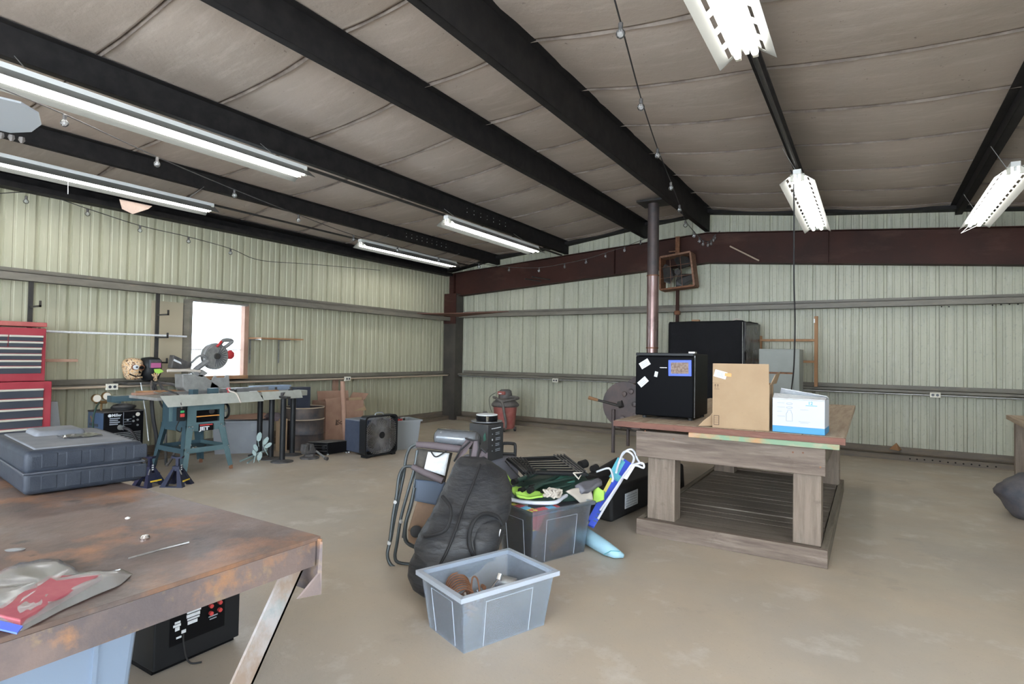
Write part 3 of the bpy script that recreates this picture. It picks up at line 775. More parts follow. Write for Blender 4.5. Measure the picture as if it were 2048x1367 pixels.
m = MB(); m.prism([(-0.604, 4.41, 1.20), (-0.604, 4.70, 1.20), (-0.575, 4.69, 1.29), (-0.575, 4.43, 1.27)], (0.005, 0, 0)); m.build('flap', 'cardboard', t)
m = MB(); m.prism([(-0.985, 4.40, 0.99), (-0.985, 4.40, 0.882), (-1.085, 4.35, 0.878), (-1.05, 4.37, 0.92), (-1.01, 4.39, 0.955)], (0, 0.008, 0)); m.build('flap', 'cardboard', t, label='torn bottom flap splayed to the left')
m = MB(); m.prism([(-1.03, 4.395, 0.885), (-0.99, 4.405, 0.885), (-0.99, 4.405, 0.96), (-1.01, 4.40, 0.94)], (0, 0.004, 0)); m.build('inner_paper', 'paper_white', t)
fr = frame((-0.985, 4.3575, 0), (0.38, 0.025, 0))
onface(fr, 0.012, 1.238, 0.098, 1.29, 'shipping_label', 'paper_white', t, -15, 0.002)
for q in range(4): onface(fr, 0.03, 1.252 + q * 0.008, 0.075, 1.255 + q * 0.008, 'print_line', 'print_grey', t, -15, 0.003)
onface(fr, 0.084, 1.25, 0.13, 1.274, 'orange_sticker', 'sticker_orange', t, -4, 0.003, bevel=0.006)
onface(fr, 0.01, 0.895, 0.048, 0.965, 'print_box', 'print_brown', t, 0, 0.001)
onface(fr, 0.014, 0.899, 0.044, 0.961, 'print_box', 'cardboard', t, 0, 0.0015)
for q in (0.915, 0.93, 0.945): onface(fr, 0.013, q, 0.045, q + 0.002, 'print_line', 'print_brown', t, 0, 0.002)
for q in (0.018, 0.036):
    onface(fr, q, 1.165, q + 0.002, 1.187, 'print_arrow', 'print_brown', t, 0, 0.001)
    m = MB(fr @ Matrix.Translation((q + 0.001, 1.188, 0))); m.prism([(-0.006, -0.006, -0.0005), (0.006, -0.006, -0.0005), (0, 0.006, -0.0005)], (0, 0, 0.0015)); m.build('print_arrow', 'print_brown', t)
onface(fr, 0.012, 1.156, 0.048, 1.158, 'print_line', 'print_brown', t, 0, 0.001)

# jar box
t = thing('jar_box', 'white and blue carton for glass jars at the right end of the table', 'box', (-0.42, 4.6, 0.874))
A, B = (-0.585, 4.40), (-0.262, 4.385); dp = 0.25
m = MB(); P = obox(m, A, B, dp, 0.876, 0.918); m.build('blue_base', 'jar_blue', t, label='bright blue band round the bottom')
m = MB(); obox(m, A, B, dp, 0.919, 1.105); m.build('body', 'jar_white', t)
fr = frame((A[0], A[1] - 0.0008, 0), (B[0] - A[0], B[1] - A[1], 0))
m = MB(); m.prism([(-0.585, 4.40, 1.107), (-0.262, 4.387, 1.107), (-0.26, 4.50, 1.118), (-0.59, 4.51, 1.135)], (0, 0, 0.004)); m.build('flap', 'paper_white', t)
m = MB(); m.prism([(-0.575, 4.65, 1.107), (-0.252, 4.635, 1.107), (-0.262, 4.58, 1.125), (-0.55, 4.56, 1.17)], (0, 0, 0.004)); m.build('flap', 'paper_white', t)
text('12', fr @ Matrix.Translation((0.222, 1.075, 0.0)), 0.03, 'print_blue', t, bold=0.02)
onface(fr, 0.208, 1.066, 0.278, 1.070, 'print_line', 'print_blue', t, 0, 0.001)
jar = [(0.0, 0.0), (0.038, 0), (0.038, 0.05), (0.03, 0.065), (0.03, 0.075), (0.008, 0.075), (0.008, 0.065), (0, 0.05)]
pts = [fr @ Vector((0.088 + a, 0.955 + b, 0.001)) for a, b in jar]
m = MB(); m.tube(pts + [pts[0]], 0.0012, 5); m.build('print_jar', 'print_grey', t)
for zz in (1.048, 1.075):
    pts = [fr @ Vector((0.107 + 0.019 * math.cos(a * .4), zz + 0.006 * math.sin(a * .4), 0.001)) for a in range(17)]
    m = MB(); m.tube(pts, 0.0012, 5); m.build('print_lid', 'print_grey', t)
for (a, b, w) in ((0.03, 1.077, .045), (0.03, 1.048, .05), (0.03, 1.018, .03), (0.03, 0.985, .05), (0.175, 1.036, .05), (0.165, 0.955, .07), (0.175, 0.947, .05)):
    onface(fr, a, b, a + w, b + 0.0022, 'print_line', 'print_grey', t, 0, 0.001)

# ---------------------------------------------------------------- barrel stove with flue
t = thing('barrel_stove', 'dark iron barrel stove with a round bolted end plate behind the table', 'stove', (-3.0, 8.1, 0))
cxs, czs, ys = -2.995, 0.69, 7.86
m = MB(); m.cyl((cxs, ys + 0.03, czs), (cxs, ys + 0.85, czs), 0.30, 32); m.build('barrel', 'stove_iron', t, smooth=True)
m = MB(); m.cyl((cxs, ys, czs), (cxs, ys + 0.03, czs), 0.335, 40); m.build('end_plate', 'stove_iron', t, smooth=True)
for (dx, dz) in ((0.0, 0.16), (0.15, 0.02), (-0.02, -0.19), (0.16, -0.14), (0.1, 0.2)):
    m = MB(); m.lathe((cxs + dx, ys - 0.04, czs + dz), [(0.02, 0), (0.036, 0.006), (0.04, 0.02), (0.02, 0.03), (0.014, 0.045)], 14, (0, 1, 0)); m.build('knob', 'stove_iron', t, smooth=True)
m = MB(); m.tube([(cxs - 0.08, ys - 0.015, czs), (cxs - 0.02, ys - 0.02, czs + 0.02)], 0.05, 16); m.build('hub', 'black_steel', t, smooth=True)
m = MB(); m.tube([(cxs - 0.08, ys - 0.03, czs - 0.01), (-3.27, ys - 0.05, czs + 0.03), (-3.38, ys - 0.05, czs + 0.05)], 0.018, 10); m.build('handle', 'black_steel', t, smooth=True)
m = MB(); m.tube([(-3.38, ys - 0.05, czs + 0.05), (-3.53, ys - 0.05, czs + 0.08)], [0.02, 0.027], 12); m.build('grip', 'pine', t, smooth=True, label='wooden grip on the handle')
for (x, y) in ((-3.155, ys - 0.02), (-2.78, ys + 0.05), (-3.2, ys + 0.7), (-2.78, ys + 0.7)):
    m = MB(); m.cyl((x, y, 0), (x, y, 0.62), 0.026, 12); m.build('leg', 'stove_iron', t, smooth=True)
m = MB(); m.box((-3.18, ys + 0.0, 0.36), (-2.76, ys + 0.06, 0.40)); m.build('cross_bar', 'stove_iron', t)
m = MB(); m.box((-3.22, ys + 0.68, 0.36), (-2.76, ys + 0.74, 0.40)); m.build('cross_bar', 'stove_iron', t)
m = MB(); m.cyl((cxs, ys + 0.82, czs + 0.04), (cxs, ys + 0.85, czs + 0.04), 0.37, 40); m.build('rear_plate', 'stove_iron', t, smooth=True)
m = MB(); m.tube([(cxs + a * 0.045 - 0.05, ys - 0.02, 0.355 + 0.02 * math.sin(a)) for a in range(7)], 0.012, 6); m.build('chain', 'black_steel', t)
fx, fy = -2.795, 8.45
t = thing('flue_pipe', 'tall copper-brown stove pipe rising from behind the fridge to the ceiling', 'pipe', (fx, fy, 0.95))
m = MB(); m.cyl((fx, fy, 0.965), (fx, fy, 1.52), 0.084, 28); m.build('pipe_section', 'flue_pipe', t, smooth=True)
m = MB(); m.cyl((fx, fy, 1.51), (fx, fy, 2.62), 0.088, 28); m.build('pipe_section', 'flue_pipe', t, smooth=True)
m = MB(); m.cyl((fx, fy, 2.60), (fx, fy, 3.80), 0.084, 28); m.build('pipe_section', 'stove_iron', t, smooth=True)
for z in (1.52, 2.61):
    m = MB(); m.cyl((fx, fy, z - 0.008), (fx, fy, z + 0.008), 0.092, 28); m.build('joint_band', 'rust', t, smooth=True)
m = MB(); m.box((fx - 0.2, fy - 0.2, 3.70), (fx + 0.2, fy + 0.2, 3.73)); m.build('roof_collar', 'black_steel', t)

# big covered appliance behind the table
t = thing('covered_appliance', 'tall bulky appliance under a black fabric cover behind the mini fridge', 'appliance', (-2.05, 9.1, 0))
m = MB()
Ls = []
def cov(u, v):
    return None
rows = []
A = Vector((-2.65, 8.78, 0)); B = Vector((-1.56, 8.78, 0)); Cc = Vector((-1.46, 9.5, 0)); Dd = Vector((-2.60, 9.5, 0))
ring = []
def side(a, b, n): return [a.lerp(b, i / n) for i in range(n)]
base_ring = side(A, B, 16) + side(B, Cc, 12) + side(Cc, Dd, 16) + side(Dd, A, 12)
zs = [0.0, 0.3, 0.6, 0.9, 1.15, 1.4, 1.6, 1.78, 1.90, 1.93]
vs = []; ctr = (A + B + Cc + Dd) / 4
for iz, z in enumerate(zs):
    for q, p in enumerate(base_ring):
        k = 1.0 + 0.012 * noise.noise(Vector((q * 0.6, z * 3, 1))) - (0.02 if iz == len(zs) - 1 else 0)
        pp = ctr + (p - ctr) * k; vs.append((pp.x, pp.y, z + (0.012 * noise.noise(Vector((q * 0.3, 5, 1))) if iz > 7 else 0)))
n = len(base_ring)
m.add(vs, [(i * n + j, i * n + (j + 1) % n, (i + 1) * n + (j + 1) % n, (i + 1) * n + j) for i in range(len(zs) - 1) for j in range(n)] + [tuple((len(zs) - 1) * n + j for j in range(n))])
m.build('cover', 'tarp_black', t, smooth='all')
m = MB(); m.grid(8, 10, lambda u, v: (-1.555 + 0.006 * math.sin(v * 9 + u * 4) + 0.11 * u, 8.79 + 0.70 * u, 1.0 + 0.91 * v)); m.build('clear_panel', 'tarp_clear', t, smooth='all', solid=0.003, label='glossy see-through side panel of the cover')
m = MB(); m.tube([(-1.565, 8.77, 1.0), (-1.568, 8.767, 1.5), (-1.57, 8.77, 1.91)], 0.006, 6); m.build('zip', 'steel_bright', t)
m = MB(); m.box((-2.33, 8.9, 1.93), (-2.22, 8.98, 1.965)); 
solo(m, 'wood_scrap', 'pine', 'small orange wood scrap lying on the covered appliance', 'scrap', (-2.28, 8.94, 1.93), bevel=0.004)
m = MB(); m.tube([(-1.72, 8.9, 1.943), (-1.68, 8.88, 1.965), (-1.63, 8.9, 1.943)], 0.014, 8)
solo(m, 'rag', 'rope', 'crumpled pale rag on the corner of the black cover', 'rag', (-1.68, 8.9, 1.93), smooth=True)

# grey steel cabinet with rust marks
t = thing('steel_cabinet', 'grey sheet-steel cabinet with a rusty scrape, right of the black cover', 'cabinet', (-1.0, 8.6, 0))
m = MB(); m.box((-1.30, 8.45, 0.02), (-0.80, 8.95, 1.52)); m.build('body', 'cabinet_grey', t, bevel=0.006)
m = MB(); m.box((-1.295, 8.435, 1.21), (-0.87, 8.45, 1.50)); m.build('door', 'cabinet_grey', t, bevel=0.003)
m = MB(); m.box((-1.295, 8.435, 0.06), (-0.87, 8.45, 1.185)); m.build('door', 'cabinet_grey', t, bevel=0.003)
m = MB(); m.box((-1.295, 8.44, 1.187), (-0.87, 8.447, 1.208)); m.build('gap_strip', 'rust', t)
m = MB(); m.box((-0.865, 8.435, 0.04), (-0.80, 8.45, 1.52)); m.build('side_post', 'cabinet_grey', t, bevel=0.003)

# timber ladder-like rack on the back wall
t = thing('wall_rack', 'small orange timber rack fixed to the back wall beside the grey cabinet', 'rack', (-0.69, 9.64, 0.985))
m = MB(); m.box((-0.715, 9.60, 0.985), (-0.670, 9.68, 2.03)); m.build('upright', 'pine', t, bevel=0.003)
m = MB(); m.box((-1.45, 9.60, 1.655), (-0.715, 9.67, 1.69)); m.build('rail', 'pine', t, bevel=0.003)
m = MB(); m.box((-1.45, 9.60, 1.335), (-0.715, 9.67, 1.37)); m.build('rail', 'pine', t, bevel=0.003)
m = MB(); m.box((-1.48, 9.60, 0.985), (-1.44, 9.68, 1.74)); m.build('upright', 'pine', t, bevel=0.003)
m = MB(); m.box((-0.725, 9.592, 1.93), (-0.705, 9.60, 1.99)); m.build('hook', 'white_enamel', t)
# arc scratch and shadows are left to the light; cord hanging from the right fixture
cp = [(-0.627, 6, 3.131), (-0.632, 6.1, 2.82), (-0.65, 6.3, 2.168), (-0.659, 6.5, 1.782), (-0.687, 6.7, 1.321), (-0.735, 6.9, 1.02)]
m = MB(); m.tube(smooth_path(cp, 5), 0.007, 8)
solo(m, 'hanging_cord', 'black_rubber', 'long black power cord hanging straight down from the slotted shop light over the table', 'cord', cp[-1], smooth=True)
m = MB(); m.tube([cp[0], (-0.66, 6.05, 3.20)], 0.006, 6); 
solo(m, 'cord_hook', 'black_rubber', 'short black cord loop tying the hanging cord to the conduit', 'cord', cp[0], smooth=True)

# square wall fan in a wooden box frame
t = thing('wall_fan', 'square rusty exhaust fan in a tilted open frame under the rafter beside the flue', 'fan', (-2.78, 9.55, 2.5))
q = [(-2.991, 9.4, 3.053), (-2.496, 9.4, 3.104), (-2.428, 9.4, 2.555), (-2.985, 9.4, 2.508)]
m = MB()
def bar(mb, a, b, w, d, up=(0, 1, 0)):
    a, b = Vector(a), Vector(b); t_ = (b - a).normalized(); u = Vector(up); s_ = t_.cross(u).normalized() * (w / 2); u = u * d
    mb.hexa([a - s_, a + s_, b + s_, b - s_], [a - s_ + u, a + s_ + u, b + s_ + u, b - s_ + u]); return mb
for i in range(4):
    a, b = q[i], q[(i + 1) % 4]
    bar(MB(), a, b, 0.03, 0.28).build('frame_side', 'rust_light' if i < 2 else 'rust', t)
ctr = sum((Vector(p) for p in q), Vector()) / 4; ctr.y = 9.52
m = MB(); m.lathe((ctr.x, 9.5, ctr.z), [(0.05, 0), (0.05, 0.08)], 16, (0, 1, 0)); m.build('motor', 'dusty_black', t, smooth=True)
for k in range(3):
    a0 = k * 120 + 65; pts = []
    for (r, da) in ((0.04, -15), (0.15, -42), (0.25, -40), (0.29, -12), (0.29, 26), (0.24, 46), (0.13, 40), (0.04, 15)):
        a = math.radians(a0 + da); pts.append((ctr.x + r * math.cos(a), 9.53 + 0.05 * math.sin(math.radians(da * 2)), ctr.z + r * math.sin(a)))
    m = MB(); m.prism(pts, (0, 0.006, 0)); m.build('blade', 'black_steel', t)
for k in range(1, 3):
    for (a, b, c, d) in ((q[0], q[1], q[3], q[2]), (q[0], q[3], q[1], q[2])):
        p0 = Vector(a).lerp(Vector(b), k / 3); p1 = Vector(c).lerp(Vector(d), k / 3)
        m = MB(); m.tube([p0, p1], 0.004, 5); m.build('guard_wire', 'rust_light', t)
t = thing('fan_bracket', 'brown steel post carrying the square wall fan', 'bracket', (-2.75, 9.66, 1.9))
m = MB(); m.box((-2.79, 9.63, 1.95), (-2.74, 9.68, 2.53)); m.build('post', 'rafter_red', t)
m = MB(); m.box((-2.81, 9.62, 2.10), (-2.72, 9.69, 2.17)); m.build('clamp', 'rust', t, bevel=0.01)
m = MB(); m.box((-2.80, 9.62, 3.13), (-2.73, 9.66, 3.42)); m.build('upper_post', 'rust', t)
m = MB(); m.tube([(-2.871, 9.5, 3.151), (-2.753, 9.5, 3.15)], 0.012, 6); m.build('hook', 'rust_light', t)

# outlets
def outlet(p, right, n, label):
    t = thing('outlet', label, 'outlet', p, 'duplex outlets on the wall girts')
    fr = frame(p, right)
    m = MB(fr); m.box((-0.06, -0.035, -0.03), (0.06, 0.035, 0.004)); m.build('box', 'white_plastic', t, bevel=0.003)
    for s in (-0.025, 0.025):
        m = MB(fr @ Matrix.Translation((s, 0, 0))); m.cyl((0, 0, 0), (0, 0, 0.006), 0.017, 14); m.build('socket', 'drawer_dark', t)
outlet((0.737, 9.64, 0.931), (1, 0, 0), 0, 'white outlet on the back wall girt right of the table')
outlet((-5.055, 9.64, 0.915), (1, 0, 0), 0, 'white outlet on the back wall girt above the shop vacuum')
outlet((-7.50, 3.22, 0.935), (0, 1, 0), 0, 'cream outlet on the left wall above the blue welder')
outlet((-7.50, 6.78, 0.935), (0, 1, 0), 0, 'outlet on the left wall above the wooden post')
# small stick resting across the rafter, and iron rods
m = MB(); m.tube([(-1.925, 9.64, 3.185), (-1.484, 9.6, 2.913)], 0.013, 6)
solo(m, 'wood_stick', 'tan_dust', 'thin pale stick wedged against the red rafter', 'stick', (-1.925, 9.64, 3.185))
for a, b, l in (((-5.55, 9.3, 2.826), (-5.393, 9.64, 2.81), 'left iron rod poking out over the red rafter edge'), ((-5.397, 9.3, 2.855), (-5.197, 9.64, 2.828), 'right iron rod poking out over the red rafter edge')):
    m = MB(); m.tube([a, b], 0.012, 6); solo(m, 'iron_rod', 'black_steel', l, 'rod', b)
m = MB(); m.prism([(-7.9 + .3, 8.6, 2.165), (-7.35, 9.62, 2.165), (-6.1, 9.60, 2.24), (-7.1, 9.2, 2.20)], (0, 0, 0.012))
solo(m, 'plywood_scrap', 'red_edge_wood', 'flat reddish board laid across the girts in the far corner', 'board', (-7.3, 9.2, 2.165))
# ---------------------------------------------------------------- steel welding bench in the foreground
BX, BY = -1.345, 1.128
t = thing('steel_bench', 'heavy rusty steel plate workbench in the left foreground', 'workbench', (-2.3, 0.4, 0))
m = MB(); m.box((-3.25, -0.9, 0.838), (BX, BY, 0.850)); m.build('top_plate', 'rusty_top', t, bevel=0.002)
m = MB(); m.box((BX - 0.008, -0.9, 0.771), (BX + 0.001, BY - 0.02, 0.839)); m.box((BX - 0.06, -0.9, 0.771), (BX - 0.008, BY - 0.02, 0.778)); m.build('edge_angle', 'rusty_edge', t)
# the channel across the far side, its cut end showing at the corner
m = MB(); m.box((-3.25, BY - 0.012, 0.69), (BX + 0.012, BY - 0.004, 0.845)); m.build('end_channel', 'rusty_edge', t, bevel=0.002)
m = MB(); m.prism([(BX + 0.012, BY - 0.012, 0.838), (BX + 0.012, BY - 0.012, 0.69), (BX - 0.012, BY - 0.07, 0.692), (BX + 0.008, BY - 0.016, 0.75)], (0.005, 0.004, 0)); m.build('channel_lip', 'rusty_edge', t)
m = MB(); m.box((-3.25, -0.9, 0.70), (-3.242, BY, 0.838)); m.build('edge_angle', 'rusty_edge', t)
# splayed angle legs
def leg(a, b, w, mt='leg_paint'):
    a, b = Vector(a), Vector(b); m = MB()
    for (dx, dy, wx, wy) in ((0, 0, w, 0.008), (0, 0, 0.008, w)):
        s = 1 if b.x < -2 else -1
        P0 = [a, a + Vector((-wx, 0, 0)), a + Vector((-wx, -wy, 0)), a + Vector((0, -wy, 0))]
        P1 = [b, b + Vector((-wx, 0, 0)), b + Vector((-wx, -wy, 0)), b + Vector((0, -wy, 0))]
        m.hexa(P1, P0)
    return m.build('leg', mt, t)
leg((BX - 0.012, 1.085, 0.775), (BX - 0.012, 0.62, 0.0), 0.075)
leg((-3.17, 1.085, 0.838), (-3.17, 0.62, 0.0), 0.075)
leg((BX - 0.012, -0.80, 0.775), (BX - 0.012, -0.45, 0.0), 0.075)
leg((-3.17, -0.80, 0.838), (-3.17, -0.45, 0.0), 0.075)
m = MB(); m.tube([(-1.576, 0.725, 0.856), (-1.572, 0.811, 0.858), (-1.557, 0.865, 0.862)], [0.0022, 0.0035, 0.0045], 8)
solo(m, 'welding_rod', 'steel_bright', 'thin silver rod lying on the rusty bench top', 'rod', (-1.591, 0.808, 0.85), smooth=True)
m = MB(); m.lathe((-1.716, 0.83, 0.85), [(0.012, 0), (0.013, 0.006), (0.009, 0.012), (0.002, 0.013)], 12)
solo(m, 'hex_bolt', 'chrome', 'small shiny bolt head on the bench top beyond the rod', 'bolt', (-1.716, 0.83, 0.85), smooth=True)
m = MB(); m.lathe((-1.893, 0.598, 0.85), [(0.02, 0), (0.024, 0.003), (0.005, 0.006)], 10, sx=.5)
solo(m, 'steel_slug', 'saw_grey', 'flat grey metal scrap near the left edge of the bench', 'scrap', (-1.893, 0.598, 0.85))
m = MB(); m.lathe((-1.967, 0.899, 0.85), [(0.006, 0), (0.008, 0.003), (0.002, 0.006)], 8)
solo(m, 'metal_chip', 'white_paint', 'tiny pale chip in the middle of the bench top', 'scrap', (-1.967, 0.899, 0.85))
# dusty hard case
t = thing('hard_case', 'large dark grey plastic tool case lying dusty on the steel bench', 'case', (-2.75, 0.95, 0.85))
cA, cB = Vector((-2.525, 0.815, 0)), Vector((-2.475, 1.185, 0))
cn = Vector((-(cB - cA).y, (cB - cA).x, 0)).normalized()
def casepart(z0, z1, d0, d1, e, name, mt, bv):
    dirn = (cB - cA).normalized(); a = cA - dirn * e + cn * d0; b = cB + dirn * e + cn * d0
    m = MB(); obox(m, a, b, d1 - d0, z0, z1); return m.build(name, mt, t, bevel=bv, seg=4, smooth=True)
casepart(0.855, 0.938, 0.0, 0.60, 0.0, 'lower_shell', 'case_plastic', 0.018)
casepart(0.925, 1.012, 0.0, 0.60, 0.0, 'upper_shell', 'case_plastic', 0.022)
casepart(0.928, 0.936, -0.004, 0.604, 0.004, 'seam_rim', 'drawer_dark', 0.003)
casepart(1.000, 1.016, 0.03, 0.57, -0.03, 'lid_top', 'case_dusty', 0.008)
casepart(0.98, 1.035, 0.38, 0.575, -0.10, 'lid_bulge', 'case_dusty', 0.02)
dirn = (cB - cA).normalized()
for k in range(5):
    p = cA + dirn * (0.045 + k * 0.072); m = MB(); obox(m, p - cn * 0.0012, p + dirn * 0.052 - cn * 0.0012, 0.012, 0.945, 1.0); m.build('ridge', 'case_plastic', t, bevel=0.005)
    m = MB(); obox(m, p - cn * 0.0012, p + dirn * 0.052 - cn * 0.0012, 0.012, 0.868, 0.922); m.build('ridge', 'case_plastic', t, bevel=0.005)
p = cA + dirn * 0.16 + cn * 0.22
m = MB(); m.grid(10, 5, lambda u, v: (p.x + dirn.x * 0.13 * u + cn.x * 0.12 * v, p.y + dirn.y * 0.13 * u + cn.y * 0.12 * v, 1.019 + 0.012 * abs(noise.noise(Vector((u * 4, v * 3, 0))))))
solo(m, 'plastic_scrap', 'wrap_film', 'crinkled clear plastic scrap on the lid of the hard case', 'wrapper', (p.x, p.y, 1.017), solid=0.001)

# zip bag with red cloth
t = thing('plastic_bag', 'clear zip bag with a folded red cloth on the near edge of the bench', 'bag', (-1.473, 0.545, 0.85))
bq = [(-1.573, 0.426, 0.852), (-1.688, 0.473, 0.852), (-1.756, 0.556, 0.852), (-1.701, 0.627, 0.852), (-1.554, 0.618, 0.852), (-1.467, 0.685, 0.852), (-1.421, 0.638, 0.852), (-1.401, 0.572, 0.852), (-1.378, 0.511, 0.852), (-1.337, 0.438, 0.852), (-1.393, 0.4, 0.852)]
cb = sum((Vector(p) for p in bq), Vector()) / len(bq)
m = MB(); vs = []; rings = [1.0, 0.85, 0.65, 0.45, 0.2]
for ri, k in enumerate(rings):
    for i in range(len(bq) * 4):
        a = Vector(bq[(i // 4) % len(bq)]).lerp(Vector(bq[(i // 4 + 1) % len(bq)]), (i % 4) / 4)
        p = cb + (a - cb) * k; h = 0.0 if ri == 0 else (0.016 + 0.006 * noise.noise(Vector((p.x * 22, p.y * 22, 1))) + 0.006 * noise.noise(Vector((p.x * 50, p.y * 12, 4))))
        vs.append((p.x, p.y, 0.853 + max(h, 0.004 if ri else 0)))
N = len(bq) * 4
m.add(vs, [(i * N + j, i * N + (j + 1) % N, (i + 1) * N + (j + 1) % N, (i + 1) * N + j) for i in range(len(rings) - 1) for j in range(N)] + [tuple((len(rings) - 1) * N + j for j in range(N))])
m.build('film', 'plastic_bag', t, smooth='all')
rq = [(-1.433, 0.418, 0.855), (-1.462, 0.445, 0.855), (-1.565, 0.555, 0.855), (-1.476, 0.626, 0.855), (-1.397, 0.509, 0.855), (-1.35, 0.438, 0.855)]
m = MB(); m.prism(rq, (0, 0, 0.0145)); m.build('red_cloth', 'red_shirt', t, bevel=0.003)
m = MB(); m.prism([(-1.418, 0.385, 0.864), (-1.386, 0.419, 0.864), (-1.325, 0.434, 0.864), (-1.301, 0.418, 0.864), (-1.344, 0.407, 0.864), (-1.364, 0.371, 0.864)], (0, 0, 0.003)); m.build('zip_strip', 'magnet_blue', t)

# amplifier speaker and totes under the bench
t = thing('subwoofer', 'black speaker cabinet with a rear plate of red terminals, on the floor under the bench', 'speaker', (-2.75, 1.5, 0))
m = MB(); m.box((-2.95, 1.285, 0.02), (-2.556, 1.672, 0.48)); m.build('cabinet', 'black_plastic', t, bevel=0.006)
m = MB(); m.box((-2.95, 1.29, 0.0), (-2.58, 1.66, 0.022)); m.build('plinth', 'black_gloss', t)
fr = frame((-2.556, 1.285, 0), (0, 1, 0))
def face(fr, x0, z0, x1, z1, name, mt, parent, d=0.003, rot=0.0, **k): return onface(fr, x0, z0, x1, z1, name, mt, parent, rot, d, **k)
face(fr, 0.062, 0.10, 0.31, 0.30, 'amp_plate', 'black_gloss', t, 0.002)
for (a, b, c, d) in ((0.132, 0.236, 0.194, 0.243), (0.134, 0.216, 0.196, 0.232), (0.132, 0.198, 0.192, 0.212), (0.136, 0.186, 0.190, 0.194), (0.138, 0.168, 0.181, 0.182)): face(fr, a, b, c, d, 'print_block', 'paper_white', t, 0.004)
for (a, b, c, d) in ((0.082, 0.191, 0.106, 0.200), (0.076, 0.178, 0.108, 0.188), (0.084, 0.160, 0.103, 0.176), (0.112, 0.140, 0.131, 0.154), (0.09, 0.125, 0.112, 0.133)): face(fr, a, b, c, d, 'print_block', 'paper_white', t, 0.004)
for (a, b) in ((0.240, 0.216), (0.240, 0.183), (0.282, 0.218), (0.282, 0.184)):
    m = MB(fr @ Matrix.Translation((a, b, 0))); m.cyl((0, 0, 0), (0, 0, 0.016), 0.009, 10); m.build('terminal', 'red_bright', t)
for (a, b, c) in ((0.232, 0.164, 0.275), (0.238, 0.152, 0.27)): face(fr, a, b, c, b + 0.005, 'print_line', 'print_grey', t, 0.004)
m = MB(); m.tube(smooth_path([(-2.552, 1.405, 0.14), (-2.54, 1.40, 0.10), (-2.535, 1.41, 0.04), (-2.53, 1.43, 0.006), (-2.50, 1.46, 0.006)]), 0.004, 6); m.build('power_cable', 'black_rubber', t)
t = thing('storage_tote', 'blue-grey plastic storage tote under the near end of the bench', 'tote', (-2.35, 0.7, 0))
m = MB(); m.hexa([(-2.66, 0.35, 0), (-1.92, 0.35, 0), (-1.92, 0.86, 0), (-2.66, 0.86, 0)], [(-2.70, 0.30, 0.64), (-1.875, 0.30, 0.64), (-1.875, 0.91, 0.64), (-2.70, 0.91, 0.64)]); m.build('body', 'tote_blue', t, bevel=0.02, seg=3)
m = MB(); m.box((-2.72, 0.28, 0.64), (-1.86, 0.93, 0.67)); m.build('lid', 'tote_blue', t, bevel=0.008)
for yy in (0.55, 0.78): m = MB(); m.hexa([(-1.925, yy, 0.02), (-1.912, yy, 0.02), (-1.912, yy + 0.012, 0.02), (-1.925, yy + 0.012, 0.02)], [(-1.885, yy, 0.62), (-1.868, yy, 0.62), (-1.868, yy + 0.012, 0.62), (-1.885, yy + 0.012, 0.62)]); m.build('rib', 'tote_blue', t)

# ---------------------------------------------------------------- red tool chest
t = thing('tool_chest', 'tall red two-part tool chest with dark drawers against the left wall', 'tool chest', (-7.32, 2.0, 0))
X0, X1 = -7.50, -7.15
m = MB(); m.box((X0, 1.62, 0.10), (X1, 2.515, 1.035)); m.build('lower_cabinet', 'chest_red', t, bevel=0.008)
m = MB(); m.box((X0, 1.66, 1.04), (X1 - 0.02, 2.46, 1.575)); m.build('upper_chest', 'chest_red', t, bevel=0.008)
m = MB(); m.box((X0, 1.655, 1.588), (X1 - 0.015, 2.465, 1.635)); m.build('lid', 'chest_lid', t, bevel=0.01)
def drawer(x, y0, y1, z0, z1):
    m = MB(); m.box((x, y0, z0), (x + 0.012, y1, z1 - 0.02)); d = m.build('drawer', 'drawer_dark', t, bevel=0.002)
    m = MB(); m.box((x, y0, z1 - 0.020), (x + 0.026, y1, z1)); m.build('handle', 'cream_metal', d, bevel=0.004)
z = 1.50
for i, h in enumerate((0.062, 0.062)):
    drawer(X1 - 0.02, 1.70, 2.145, z - h + 0.006, z); drawer(X1 - 0.02, 2.155, 2.43, z - h + 0.006, z); z -= h
for h in (0.062, 0.062, 0.062, 0.078): drawer(X1 - 0.02, 1.70, 2.42, z - h + 0.006, z); z -= h
z = 0.965
for h in (0.098, 0.098, 0.098, 0.098, 0.150): drawer(X1, 1.66, 2.44, z - h + 0.008, z); z -= h
m = MB(); m.box((X0, 1.62, 0.06), (X1, 2.515, 0.10)); m.build('base', 'chest_red', t)
for (x, y) in ((X0 + 0.06, 1.7), (X1 - 0.06, 1.7), (X0 + 0.06, 2.44), (X1 - 0.06, 2.44)):
    m = MB(); m.cyl((x, y - 0.012, 0.032), (x, y + 0.012, 0.032), 0.032, 14); m.build('caster', 'black_rubber', t, smooth=True)

